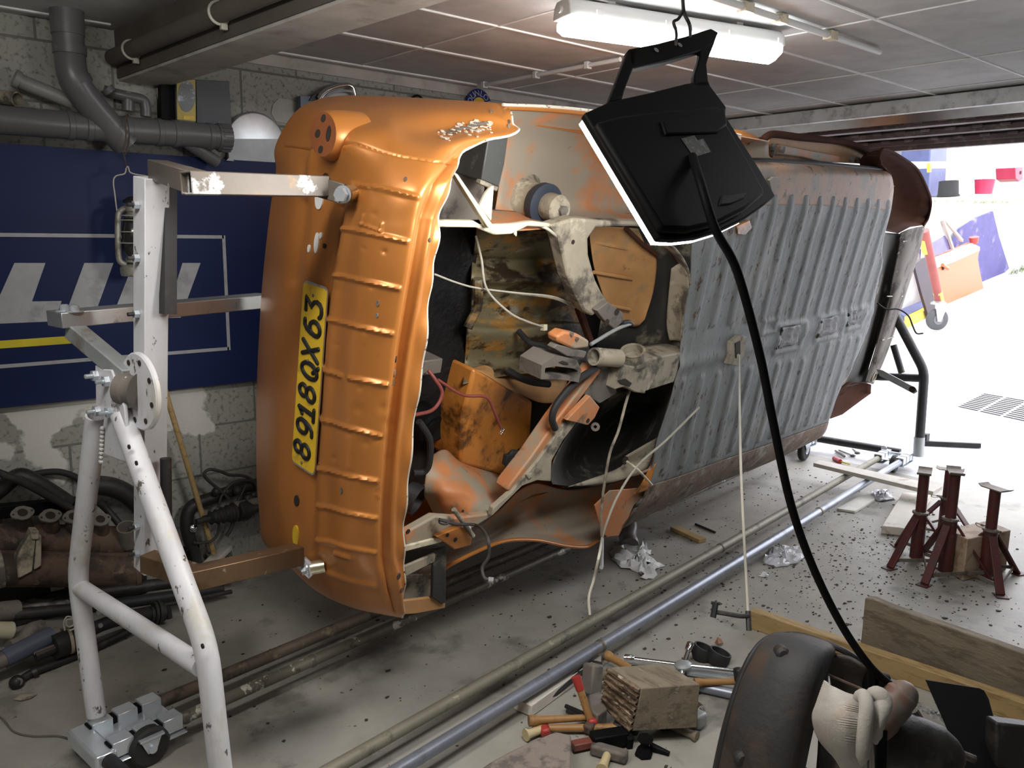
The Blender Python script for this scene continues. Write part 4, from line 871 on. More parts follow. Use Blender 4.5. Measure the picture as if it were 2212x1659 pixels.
# lower arm
g0 = lt(318, 1212, 1.96); g1 = lt(428, 1247, 1.80); g2 = lt(645, 1197, 1.80); gd = (g2 - g1).normalized()
MB().sqpipe(g0, g1, .046, .004).build('arm', m_rawsteel, sd, bevel=.002)
MB().sqpipe(g1 - gd * .03, g2, .050, .004).build('arm', m_rawsteel, sd, bevel=.002)
gq = lt(668, 1227, 1.775)
MB().bar(g2 - gd * .012 + NN * .01, gq + (gq - g2).normalized() * .02, .012, .036, up=Z).build('arm_tab', m_white, sd, bevel=.002)
t1, _n = near(702, 1222, .0); t0 = lt(672, 1227, 1.775)
MB().lathe(t0, t1 - t0, [(.018, 0), (.018, (t1 - t0).length)], 20).build('spacer', m_zincy, sd)
MB().hexnut(t0 - (t1 - t0).normalized() * .012, -(t1 - t0), .015, .012).build('nut', m_zinc, sd)
MB().lathe(t0 - (t1 - t0).normalized() * .006, -(t1 - t0), [(.020, 0), (.020, .003)], 18).build('washer', m_zinc, sd)
# level flat bar behind the post with its diagonal prop
k0, k1 = lt(117, 690, 2.30), lt(575, 648, 2.30)
kb = MB().bar(k0, k1, .10, .040).build('level_bar', m_alu, sd, bevel=.002, label='pale grey level flat bar with chipped end')
for x, y in ((140, 672), (162, 684)):
    c = lt(x, y, 2.30 if x < 150 else 2.26); c = V((c.x, c.y, k0.z + .020)); MB().lathe(c, Z, [(.022, 0), (.022, .003), (.012, .004), (.012, .014), (.007, .018)], 20).build('washer_bolt', m_zinc, kb)
MB().bar(lt(158, 712, 2.28), lt(280, 815, 2.02), .042, .042).build('prop', m_greysteel, sd, bevel=.003)
# wheeled foot: clamps on the base pipes, caster
ZP = .08
def clamp_set(root, a0, ls, sgn=1, cast=True, spare=1.0):
    cl_ = []
    for l in ls:
        m = MB()
        for i in range(3):
            aa = a0 + sgn * (.045 + .072 * i); m.box(st(aa, l, ZP + .006), (.058, .052, .046), (D, NN, Z))
        m.box(st(a0 + sgn * .115, l, ZP - .026), (.22, .074, .006), (D, NN, Z))
        c = m.build('clamp', m_zinc, root, bevel=.007)
        for i in (0, 1, 2): MB().hexnut(st(a0 + sgn * (.03 + .08 * i), l + .034, ZP - .02), Z, .008, .012).build('nut', m_zinc, c)
        MB().box(st(a0 + sgn * .115, l, ZP + .003), (.21, .036, .036), (D, NN, Z)).build('clamp_core', m_black, c)
    lm = sum(ls) / 2
    MB().box(st(a0 + sgn * .12, lm, ZP + .0), (.2, .15, .005), (D, NN, Z)).build('base_plate', m_zinc, root, bevel=.002)
    MB().box(st(a0 - sgn * .005, lm, ZP - .01), (.06, .2, .05), (D, NN, Z)).build('corner_socket', m_zinc, root, bevel=.008)
    pk = MB().prism([st(a0 + sgn * .03, lm + .09 + .02 * math.cos(t), ZP + .03 + .02 * math.sin(t)) for t in np.linspace(0, 6.28, 12)[:-1]], D * .004).build('lug', m_zinc, root)
    if cast:
        cc = (fl(324, 1650) + Z * .058) if (sgn > 0 and lm > 2) else st(a0 + sgn * .19, lm - .03, .058)
        for s_ in (-.022, .022): MB().prism([cc + NN * s_ + D * x + Z * z for x, z in ((-.03, .03), (.03, .03), (.012, -.012), (-.012, -.012))], NN * .004).build('fork', m_zinc, root)
        MB().lathe(cc - NN * .017, NN, [(.02, 0), (.05, 0), (.058, .006), (.058, .028), (.05, .034), (.02, .034)], 32).build('caster_wheel', m_rubber, root)
        MB().lathe(cc - NN * .03, NN, [(.012, 0), (.012, .06)], 14).build('axle', m_zinc, root)
        MB().box(cc + Z * .036, (.07, .06, .006), (D, NN, Z)).build('caster_plate', m_zinc, root)
clamp_set(sd, .83, (2.348, 2.215))
clamp_set(sd, .83, (1.691, 1.555))
MB().tube([st(.83, 2.22, ZP - .01), st(.83, 1.75, ZP - .01)], .021, 18).build('base_tube', m_dark, sd)
# ------------------------------------------------------------------ the four base pipes
PG = 'base pipes under the car'
def base_pipe(l, a0, a1, r, mat, label, joints):
    p = thing('steel_pipe', label, 'pipe', st((a0 + a1) / 2, l, 0), PG)
    pts = [st(a0, l, ZP), st(a1, l, ZP)]
    MB().tube(pts, r, 20).build('tube', mat, p)
    for j in joints: MB().lathe(st(j, l, ZP), D, [(r, -.012), (r + .003, -.006), (r + .003, .004), (r, .010)], 20).build('weld_joint', m_baresteel, p)
    return p
base_pipe(1.555, .9, 5.84, .0205, m_pipe_galv, 'smooth blue-grey galvanised floor pipe nearest the camera, with two weld joints', (2.27, 4.28))
base_pipe(1.691, .9, 5.84, .0195, m_pipe_old, 'dull olive-grey floor pipe just behind the blue-grey galvanised one', (3.43,))
base_pipe(2.215, 1.03, 5.84, .0185, m_pipe_chip, 'grey floor pipe with white flaked patches, under the orange car', (1.52, 1.07))
base_pipe(2.348, 1.03, 5.84, .021, m_pipe_rust, 'dark rusty floor pipe nearest the wall, under the orange car', (1.05,))
# ------------------------------------------------------------------ far stand
fs = thing('rotisserie_stand', 'dark tubular stand at the nose end of the car, by the open garage door', 'car stand', st(5.8, 1.98, 0))
AF = 5.84
def pf(x, y): return al(x, y, AF)
MB().tube(bend([pf(1880, 580), pf(1997, 802), pf(1986, 955)]), .030, 18).build('leg', m_dark, fs)
MB().tube([pf(1986, 944), pf(1984, 985)], .034, 18).build('leg_sleeve', m_greysteel, fs)
lb = [st(AF, 2.0, pf(1880, 580).z), st(AF, 2.30, .55), st(AF, 2.28, .1)]
MB().tube(bend(lb), .030, 18).build('leg', m_dark, fs)
MB().tube([pf(1990, 817), st(AF, 2.29, .56)], .027, 18).build('cross_tube', m_dark, fs)
MB().lathe(st(5.35, 1.98, 1.13), D, [(.05, 0), (.05, .24)], 20).build('hub', m_dark, fs)
MB().box(st(5.34, 1.95, 1.1), (.06, .07, .9), (D, EW, EV)).build('post', m_dark, fs)
MB().prism([al(x, y, 5.4) for x, y in ((1893, 797), (1906, 800), (1978, 838), (1982, 846), (1974, 851), (1900, 812))], D * .01).build('flat_strap', m_greysteel, fs)
MB().lathe(al(1971, 841, 5.4), -D, [(.02, 0), (.02, .004)], 14).build('strap_hole', m_hole, fs)
MB().tube([al(1930, 745, 5.9), al(1948, 806, 5.9)], .022, 12).build('stay', m_dark, fs)
MB().tube([st(5.88, 1.62, .09), st(5.88, 2.9, .09)], .026, 14).build('base_tube', m_dark, fs)
clamp_set(fs, 5.86, (2.348, 2.215), -1, False); clamp_set(fs, 5.86, (1.691, 1.555), -1, True)
cc = fl(1735, 995, .0) + Z * .075
MB().lathe(cc - NN * .02, NN, [(.025, 0), (.062, 0), (.072, .008), (.072, .034), (.062, .042), (.025, .042)], 32).build('caster_wheel', m_rubber, fs)
MB().lathe(cc - NN * .024, NN, [(.026, 0), (.026, .05)], 18).build('wheel_hub', m_zinc, fs)
MB().prism([cc + D * x + Z * z - NN * .03 for x, z in ((-.08, .09), (.05, .09), (.012, -.01), (-.012, -.01))], NN * .006).build('fork', m_zinc, fs)
MB().tube([cc + Z * .1, st(5.88, 2.6, .09)], .02, 10).build('outrigger', m_dark, fs)

# ------------------------------------------------------------------ hanging work light
nl = (FW * .74 - RT * .47 - UP * .42).normalized(); LC = dp(1470, 372, 1.6)
def lp(x, y, o=0.0): return pl(x, y, nl, nl.dot(LC) + o)
wk = thing('work_light', 'black plastic work light hanging by its handle from the ceiling, lit face to the car', 'lamp', LC)
arc = [(1425, 514), (1462, 516), (1510, 511), (1560, 496), (1610, 472), (1650, 444), (1676, 423)]
body = [(1263, 243), (1318, 218), (1400, 200), (1480, 180), (1530, 172), (1536, 186), (1570, 231), (1568, 250), (1600, 300), (1640, 362)] + arc[::-1]
MB().prism([lp(x, y, -.012) for x, y in body], nl * .016).build('housing', m_black, wk, bevel=.004)
back = [(1288, 262), (1340, 248), (1440, 236), (1555, 226), (1572, 268), (1620, 350), (1655, 415), (1612, 452), (1552, 482), (1490, 496), (1432, 494)]
MB().prism([lp(x, y, -.030) for x, y in back], nl * .02).build('back_shell', m_black, wk, bevel=.008)
MB().prism([lp(x, y, -.036) for x, y in ((1430, 258), (1566, 232), (1572, 268), (1552, 285), (1440, 290))], nl * .01).build('back_ridge', m_black, wk, bevel=.004)
MB().prism([lp(x, y, -.0335) for x, y in ((1560, 420), (1614, 415), (1608, 428), (1580, 440), (1555, 443))], nl * .006).build('finger_grip', m_rubber, wk, bevel=.003)
hb = MB()
hb.prism([lp(x, y, -.012) for x, y in ((1316, 219), (1358, 107), (1378, 109), (1369, 147), (1350, 196), (1345, 212))], nl * .016)
hb.prism([lp(x, y, -.012) for x, y in ((1356, 110), (1360, 105), (1418, 94), (1480, 78), (1536, 61), (1552, 70), (1544, 92), (1518, 108), (1440, 132), (1366, 148))], nl * .016)
hb.prism([lp(x, y, -.012) for x, y in ((1514, 104), (1546, 88), (1530, 128), (1527, 140), (1532, 188), (1500, 186), (1501, 160), (1512, 124))], nl * .016)
hb.build('handle', m_black, wk, bevel=.003)
m_glow = M('lamp_glow', (1, 1, 1), .4, emit=(1.0, .98, .93), es=E_LAMP, var=0)
for x, y in ((1418, 108), (1469, 97)): MB().lathe(lp(x, y, -.0135), -nl, [(.006, 0), (.006, .0005)], 14).build('handle_hole', m_signwhite, wk)
lens = [(1268, 250), (1330, 236), (1440, 220), (1540, 214), (1568, 250), (1640, 362), (1668, 420)] + [(x, y - 3) for x, y in arc[::-1][1:]]
off = RT * -.0075 + UP * -.007
MB().prism([lp(x, y, .005) + off for x, y in lens], nl * .014).build('lens', m_glow, wk, label='glowing white lens')
MB().prism([lp(x, y, -.0315) for x, y in ((1472, 299), (1500, 292), (1507, 303), (1519, 299), (1536, 328), (1500, 339))], nl * .001).build('rating_sticker', M('sticker_grey', (.10, .10, .098), .5, layers=[((.2, .2, .2), 90, .5, .6)]), wk)
cab = spline([lp(1496, 338, -.032), dp(1515, 400, 1.50), dp(1545, 495, 1.49), dp(1592, 585, 1.52), dp(1640, 760, 1.58), dp(1668, 900, 1.62), dp(1706, 1080, 1.68), dp(1752, 1215, 1.72), dp(1815, 1345, 1.74), dp(1880, 1440, 1.74), dp(1936, 1490, 1.79), dp(1950, 1512, 1.90), dp(1965, 1545, 2.02)], 8)
MB().tube(cab, .0085, 12).build('power_cord', m_black, wk)
hk = spline([lp(1491, 78, -.02), dp(1490, 55, 1.585), dp(1478, 28, 1.585), dp(1475, 2, 1.585), dp(1472, -40, 1.585)], 5)
top = hk[-1]; hk.append(V((top.x, top.y, ZC)))
MB().tube(hk, .0035, 8).build('hanging_wire', m_wiredark, wk)
MB().tube(spline([lp(1460, 96, -.018), dp(1461, 70, 1.575), dp(1455, 48, 1.58), dp(1466, 40, 1.582), dp(1477, 20, 1.585)], 5), .003, 8).build('hanging_wire', m_wiredark, wk)

# ------------------------------------------------------------------ ceiling lights
m_tube = M('fluorescent_glow', (1, 1, 1), .4, emit=(.93, .97, 1.0), es=E_TUBE, var=0)
m_fix = M('fixture_grey', (.62, .62, .61), .5, var=.04)
P0, P1 = fl(1212, 52, 2.19), fl(1672, 118, 2.19)
fx_dir = (P1 - P0).normalized(); fx_n = V((-fx_dir.y, fx_dir.x, 0))
def fixture(a, b_, label, m_tube=m_tube):
    d = (b_ - a).normalized(); n_ = V((-d.y, d.x, 0)); Lf = (b_ - a).length
    f = thing('ceiling_light', label, 'light', (a + b_) / 2 + Z * .03)
    prof = [(-.058, .02), (-.052, .055), (-.035, .075), (.035, .075), (.052, .055), (.058, .02)]
    MB().prism([a + n_ * x + Z * z for x, z in prof], d * Lf).build('base', m_fix, f, bevel=.004)
    dif = [(-.052, .022), (-.068, .014), (-.066, -.008), (-.03, -.03), (0, -.037), (.03, -.03), (.066, -.008), (.068, .014), (.052, .022)]
    MB().prism([a + d * .02 + n_ * x + Z * z for x, z in dif], d * (Lf - .04)).build('diffuser', m_tube, f, bevel=.004, label='glowing white diffuser')
    for t in (.12, .42, .72, .97):
        for s_ in (-1, 1): MB().box(a + d * (Lf * t) + n_ * (.058 * s_) + Z * .02, (.022, .008, .05), (d, n_, Z)).build('clip', m_fix, f)
    MB().lathe(a + Z * .045 + d * .0, -d, [(.012, 0), (.012, .01)], 14).build('cable_gland', m_fix, f)
    for t in (.2, .8): MB().box(a + d * (Lf * t) + Z * .082, (.03, .03, .02), (d, n_, Z)).build('spacer', m_fix, f)
    return f
fixture(P0, P1, 'long fluorescent batten light on the ceiling behind the black work light')
fixture(V((-.6, 1.25, 2.19)), V((.6, 1.25, 2.19)), 'added fluorescent fill light on the ceiling right above the camera, out of frame', M('fill_glow_camera', (1, 1, 1), .4, emit=(1.0, .97, .92), es=E_FILL, var=0))  # unseen batten added to brighten the left floor and the white stand
fixture(V((2.15, .7, 2.19)), V((3.35, .7, 2.19)), 'added fluorescent fill light on the ceiling over the axle stands, out of frame', M('fill_glow_stands', (1, 1, 1), .4, emit=(.95, .97, 1.0), es=12.0, var=0))  # unseen batten added to brighten the door rail and the right side
tb = thing('conduit', 'thin grey electrical conduit clipped across the ceiling', 'conduit', fl(1180, 160, ZC - .02))
c0, c1 = fl(1033, 186, ZC - .02), fl(1340, 128, ZC - .02)
MB().tube([c0, c1], .010, 12).build('tube', m_fix, tb)
for t in (.05, .45, .8):
    p = c0 + (c1 - c0) * t; MB().box(p, (.02, .03, .03), ((c1 - c0).normalized(), Z.cross((c1 - c0).normalized()), Z)).build('clip', m_fix, tb)
tc_ = thing('conduit', 'pale conduit run on the ceiling above the lit batten light', 'conduit', fl(1660, 40, ZC - .02))
c0, c1 = fl(1530, -10, ZC - .02), fl(1900, 112, ZC - .02)
MB().tube([c0, c1], .012, 12).build('tube', m_fix, tc_)
for t in (.18, .36, .66):
    p = c0 + (c1 - c0) * t; MB().box(p, (.05, .034, .03), ((c1 - c0).normalized(), Z.cross((c1 - c0).normalized()), Z)).build('clip', m_beige, tc_)
# ------------------------------------------------------------------ wall: sign
YS = 3.55
sg = thing('wall_sign', 'large dark blue advertising board with slanted white letters and yellow stripe', 'sign', V((.8, YS, .85)))
zb0, zb1 = .848, 1.815
MB().box((1.05, YS + .015, (zb0 + zb1) / 2), (3.1, .03, zb1 - zb0)).build('panel', m_blue, sg)
def sw(x, y, o=.002): return wl(x, y, YS - o)
def spoly(name, pts, mat, o=.001, th=.0015):
    return MB().prism([sw(x, y, o) for x, y in pts], V((0, -th, 0))).build(name, mat, sg)
spoly('letter', [(31, 568), (98, 568), (69, 651), (133, 650), (118, 694), (0, 699), (-28, 700)], m_signwhite)
spoly('letter', [(182, 568), (245, 568), (200, 692), (136, 694)], m_signwhite)
spoly('letter', [(288, 568), (330, 568), (372, 640), (394, 568), (433, 568), (390, 686), (345, 688), (303, 616), (277, 690), (240, 691)], m_signwhite)
spoly('letter', [(-130, 568), (-10, 568), (-25, 606), (-95, 608), (-102, 626), (-32, 626), (-46, 662), (-118, 664), (-124, 700), (-50, 700), (-56, 716), (-190, 716)], m_signwhite)
spoly('stripe', [(-200, 750), (160, 725), (172, 738), (168, 741), (-200, 767)], m_signyellow)
xa, za = sw(483, 512).x, sw(483, 512).z; zbm = sw(480, 754).z
b = MB(); b.box(((xa - .9) / 2, YS - .002, za), (xa + .9, .002, .014)); b.box(((xa - .9) / 2, YS - .002, zbm), (xa + .9, .002, .014)); b.box((xa, YS - .002, (za + zbm) / 2), (.014, .002, za - zbm + .014))
b.build('border_line', m_signwhite, sg)
# ------------------------------------------------------------------ drain pipes
YP = 3.46
dp_ = thing('drain_pipe', 'thick grey plastic drain pipe with slanting branches high along the wall', 'pipe', wl(240, 280, YP))
p0, p1 = wl(-60, 254, YP), wl(470, 296, YP); px_ = (p1 - p0).normalized()
MB().tube([p0, p1], .050, 24).build('main_pipe', m_pvc, dp_)
for x, y, r in ((150, 271, .054), (190, 274, .054), (275, 281, .0535), (342, 286, .054), (378, 289, .0535), (452, 295, .054)):
    c = wl(x, y, YP); MB().lathe(c - px_ * .012, px_, [(.049, 0), (r, .003), (r, .021), (.049, .024)], 24).build('collar', m_pvc, dp_)
cp_ = MB().lathe(wl(468, 296, YP), px_, [(.054, 0), (.056, .004), (.056, .05), (.05, .054)], 24).build('end_cap', m_pvc, dp_)
for k in range(20):
    t = 2 * math.pi * k / 20; a_, b__ = frame(px_)
    MB().box(wl(468, 296, YP) + px_ * .03 + (a_ * math.cos(t) + b__ * math.sin(t)) * .057, (.04, .006, .006), (px_, a_ * math.cos(t) + b__ * math.sin(t), b__ * math.cos(t) - a_ * math.sin(t))).build('cap_rib', m_pvc, cp_)
MB().tube(spline([wl(147, 66, 3.42), wl(150, 110, 3.42), wl(158, 165, 3.41), wl(182, 208, 3.42), wl(222, 256, 3.44), wl(272, 312, 3.46)], 6), .052, 24).build('branch', m_pvc, dp_)
for (x, y, x2, y2) in ((150, 100, 151, 118), (160, 168, 168, 184)):
    MB().tube([wl(x, y, 3.415), wl(x2, y2, 3.415)], .056, 24).build('collar', m_pvc, dp_)
MB().tube([wl(370, 285, 3.45), wl(468, 350, 3.50)], .026, 18).build('branch', m_pvc, dp_)
MB().tube([wl(147, 76, 3.42), V((wl(147, 66, 3.42).x, 3.42, ZC))], .056, 24).build('ceiling_collar', m_pvc, dp_)
sp = thing('drain_pipe', 'pale thin waste pipe lying on top of the thick grey pipe', 'pipe', wl(90, 200, 3.5))
MB().tube(spline([wl(34, 170, 3.5), wl(60, 182, 3.5), wl(110, 202, 3.49), wl(158, 222, 3.48)], 5), .026, 18).build('tube', m_pvcwhite, sp)
MB().pipe(wl(30, 168, 3.5), wl(42, 174, 3.5), .032, .02).build('socket', m_pvcwhite, sp)
op = thing('pipe_offcut', 'open ended stub of brownish pipe at the left end of the pipes', 'pipe', wl(20, 212, 3.5))
MB().pipe(wl(-15, 208, 3.55), wl(38, 215, 3.46), .026, .022).build('tube', m_grime, op)
ff = thing('pipe_fittings', 'dark plastic elbow and tee fittings beneath the beam end', 'pipe fitting', wl(270, 210, 3.5))
MB().tube(spline([wl(225, 195, 3.55), wl(260, 205, 3.53), wl(295, 212, 3.52), wl(310, 218, 3.52), wl(315, 235, 3.52), wl(315, 252, 3.52)], 6), .02, 16).build('elbow', m_pvc, ff)
MB().tube([wl(276, 200, 3.53), wl(276, 240, 3.53)], .022, 16).build('tee', m_pvc, ff)
MB().tube([wl(230, 190, 3.5), wl(238, 200, 3.5)], .026, 16).build('collar', m_pvc, ff)
bp = thing('beam_pipe', 'dark pipe fixed along the side of the ceiling beam', 'pipe', V((1.03, 2.6, 2.16)))
MB().tube([V((1.03, 3.55, 2.165)), V((1.03 + .05 * 5.4, -1.8, 2.165))], .030, 18).build('tube', m_beamside, bp)
for y, in ((2.62,), (3.35,), (1.9,)):
    x = 1.03 + .05 * (3.55 - y); q = MB().torus((x, y, 2.165), (0, 1, 0), .032, .005, 24).build('clip', m_wire, bp); MB().box((x + .012, y, 2.128), (.02, .014, .02)).build('clip_screw', m_wire, q)
# ------------------------------------------------------------------ things on the wall above the sign
tn = thing('oil_tin', 'tall dark green tin with a yellow oval picture label on the pipe ledge', 'tin', wl(402, 265, 3.52))
MB().prism([wl(x, y, 3.50) for x, y in ((378, 172), (423, 171), (424, 267), (380, 263))], V((0, .08, 0))).build('body', M('tin_green', (.02, .026, .02), .35), tn, bevel=.004)
MB().prism([wl(x, y, 3.498) for x, y in ((382, 174), (422, 172), (423, 262), (383, 258))], V((0, .001, 0))).build('label', M('tin_gold', (.40, .30, .05), .4), tn)
MB().prism([wl(403 + 19 * math.cos(t), 208 + 34 * math.sin(t), 3.496) for t in np.linspace(0, 6.28, 25)[:-1]], V((0, .001, 0))).build('picture_oval', M('tin_picture', (.12, .13, .14), .35, layers=[((.35, .38, .42), 22, .5, .62), ((.30, .12, .05), 30, .6, .68)]), tn)
MB().prism([wl(x, y, 3.495) for x, y in ((396, 250), (420, 251), (420, 259), (396, 258))], V((0, .001, 0))).build('label_panel', m_yellow, tn)
db = thing('wall_board', 'dark slate grey square panel leaning beside the tin', 'panel', wl(460, 290, 3.55))
MB().prism([wl(x, y, 3.54) for x, y in ((423, 172), (495, 176), (503, 300), (425, 268))], V((0, .02, 0))).build('panel', M('slate_panel', (.055, .06, .07), .5), db, bevel=.002)
bk = thing('dark_box', 'narrow black box standing left of the tin', 'box', wl(362, 262, 3.54))
MB().prism([wl(x, y, 3.53) for x, y in ((347, 184), (376, 182), (378, 264), (349, 256))], V((0, .05, 0))).build('body', m_black, bk)
rd = thing('rod', 'thin grey rod standing against the wall beside the black box', 'rod', wl(346, 255, 3.56))
MB().tube([wl(340, 190, 3.57), wl(347, 258, 3.57)], .004, 8).build('rod', m_wire, rd)
gd_ = thing('metal_dome', 'round galvanised metal disc standing on the sign against the wall', 'disc', wl(552, 350, 3.54))
MB().lathe(wl(553, 312, 3.58), V((0, -1, 0)), [(.01, 0), (.135, .0), (.138, .006), (.132, .012), (.128, .010), (.01, .012)], 40).build('disc', M('galvanised_disc', (.55, .58, .60), .38, .9), gd_)
MB().prism([wl(x, y, 3.56) for x, y in ((494, 300), (615, 300), (620, 352), (494, 345))], V((0, .02, 0))).build('skirt', m_greysteel, gd_)
lb_ = MB().prism([wl(x, y, 3.535) for x, y in ((489, 347), (497, 338), (506, 348))], V((0, .003, 0))).build('paper_label', m_signwhite, gd_)
mf = thing('mirror_housing', 'chromed oval frame fixed high on the wall above the car tail', 'car trim', wl(735, 215, 3.54))
MB().tube(spline([wl(x, y, 3.53) for x, y in ((688, 214), (702, 198), (725, 188), (748, 184), (760, 188), (765, 200), (768, 216))], 6), .012, 12).build('frame', m_chrome, mf)
MB().tube(spline([wl(x, y, 3.53) for x, y in ((700, 214), (718, 200), (745, 196), (762, 198))], 5), .006, 10).build('inner_rim', m_zinc, mf)
MB().prism([wl(x, y, 3.56) for x, y in ((690, 216), (704, 200), (726, 190), (750, 186), (764, 192), (768, 218))], V((0, .012, 0))).build('back', m_greysteel, mf)
MB().prism([wl(x, y, 3.54) for x, y in ((668, 218), (676, 206), (688, 200), (686, 216))], V((0, .03, 0))).build('foot', m_dark, mf)
bc = thing('blue_box', 'small blue-grey box corner on the wall left of the chrome frame', 'box', wl(662, 225, 3.55))
MB().prism([wl(x, y, 3.55) for x, y in ((649, 207), (672, 208), (672, 240), (650, 240))], V((0, .04, 0))).build('body', M('blue_grey', (.13, .17, .23), .5), bc)
rg_ = thing('ring_emblem', 'black ring with spokes hung high on the wall', 'ring', wl(902, 222, 3.57))
MB().torus(wl(902, 224, 3.57), (0, 1, 0), .038, .006, 32).build('rim', m_black, rg_)
for t in (0, 2.1, 4.2):
    c = wl(902, 224, 3.57); MB().tube([c, c + V((math.cos(t + 1.57), 0, math.sin(t + 1.57))) * .036], .004, 8).build('spoke', m_castgrey, rg_)
rs = thing('round_sign', 'small round blue enamel sign with white lettering on the wall', 'sign', wl(1033, 230, 3.57))
rc = wl(1033, 229, 3.58); rr = (wl(1060, 229, 3.58) - rc).length
MB().lathe(rc, V((0, -1, 0)), [(.005, 0), (rr, 0), (rr, .006), (.005, .008)], 40).build('disc', M('enamel_blue', (.02, .03, .16), .25, var=.03), rs)
MB().lathe(rc - V((0, .008, 0)), V((0, -1, 0)), [(.004, 0), (rr * .5, 0), (rr * .5, .002), (.004, .002)], 32).build('centre', m_yellow, rs)
for ch, t in zip('DUNLOP', (72, 43, 15, -14, -43, -72)):
    ra = math.radians(t); up_ = V((-math.sin(ra), 0, math.cos(ra))); xd_ = V((math.cos(ra), 0, math.sin(ra)))
    text_obj('letter', ch, m_signwhite, rc - V((0, .010, 0)) + up_ * rr * .73, xd_, up_, rr * .52, rs, .001, bold=.0)
pp = MB().prism([wl(x, y, 3.596) for x, y in ((590, 225), (603, 212), (628, 216), (650, 224), (655, 250), (640, 270), (596, 262), (586, 245))], V((0, .004, 0))).build('plaster_patch', M('filler_white', (.42, .42, .38), .9), None)
tag(pp, 'pale plaster patch smeared on the block wall beside the metal disc', 'plaster patch')
# ------------------------------------------------------------------ lantern hung from the drain pipe
YL = 3.36
ln = thing('lantern', 'old grey hurricane lantern hanging by a wire from the drain pipe', 'lantern', wl(288, 592, YL))
def wq(x, y, dy=0): return wl(x, y, YL + dy)
lc = 291
def ring_at(name, prof, mat):
    c = wq(lc, prof[0][1]); s_ = (wq(lc + 10, prof[0][1]) - c).length / 10
    zz = [wq(lc, y).z for _, y in prof]
    return MB().lathe(V((c.x, c.y, 0)), Z, [(r * s_, z) for (r, _), z in zip(prof, zz)], 24).build(name, mat, ln)
m_lant = M('lantern_grey', (.30, .29, .25), .45, .4, layers=[((.12, .11, .09), 16, .5, .65)])
ring_at('fuel_tank', [(6, 598), (27, 596), (29, 590), (29, 577), (24, 572), (10, 570)], m_lant)
ring_at('burner', [(10, 570), (20, 566), (18, 556), (8, 552)], m_lant)
ring_at('glass', [(14, 556), (24, 540), (26, 520), (22, 490), (16, 470)], M('smoked_glass', (.05, .05, .05), .1, trans=.6))
ring_at('hood', [(20, 470), (18, 460), (22, 456), (22, 446), (14, 440), (10, 438)], m_lant)
ring_at('chimney_cap', [(24, 438), (26, 434), (14, 426), (2, 424)], m_dark)
for s_ in (-1, 1):
    MB().tube(spline([wq(lc + s_ * 18, 450), wq(lc + s_ * 30, 455), wq(lc + s_ * 36, 470), wq(lc + s_ * 36, 530), wq(lc + s_ * 33, 562), wq(lc + s_ * 20, 572)], 6), .011, 12).build('side_tube', m_lant, ln)
for y in (466, 476, 501, 525):
    c = wq(lc, y); MB().torus(c, Z, .055, .0018, 32, 6).build('guard_ring', m_wire, ln)
MB().tube(spline([wq(lc - 38, 460), wq(lc - 43, 420), wq(lc - 46, 392), wq(lc - 40, 380), wq(lc - 22, 375), wq(lc - 18, 362), wq(lc - 14, 361), wq(lc - 10, 372), wq(lc + 4, 377), wq(lc + 34, 384), wq(lc + 44, 410), wq(lc + 38, 460)], 5), .0025, 8).build('bail_handle', m_wire, ln)
MB().tube(spline([wq(273, 364), wq(270, 345), wq(266, 325), wq(272, 300), wl(271, 262, 3.40), wl(277, 248, 3.45), wl(279, 300, 3.40), wq(270, 335)], 6), .0025, 8).build('tie_wire', m_castiron, ln)
# ------------------------------------------------------------------ broom
br = thing('broom', 'wooden handled broom leaning on the wall behind the white post', 'broom', fl(462, 1235, 0))
hd = fl(462, 1196, .10)
MB().tube([hd, wl(347, 812, 3.45)], .0115, 14).build('handle', m_handle if False else m_wood, br)
MB().lathe(fl(457, 1188, .085), (wl(347, 812, 3.45) - hd), [(.022, 0), (.02, .03), (.014, .05)], 16).build('socket', m_castgrey, br)
h0, h1 = fl(433, 1238, .06), fl(492, 1180, .07)
MB().bar(h0, h1, .055, .026).build('head', m_woodpale, br, bevel=.006)
b = MB(); r3 = np.random.default_rng(4); hdv = (h1 - h0); sd_ = hdv.cross(Z).normalized()
for k in range(260):
    t = r3.uniform(.02, .98); s_ = r3.uniform(-.024, .024); p = h0 + hdv * t + sd_ * s_ - Z * .012
    b.tube([p, p + V((r3.normal(.004, .012), r3.normal(0, .012), -.048))], .0012, 4, cap=False)
o = b.build('bristles', M('bristle', (.16, .13, .10), .8), br); o['kind'] = 'stuff'
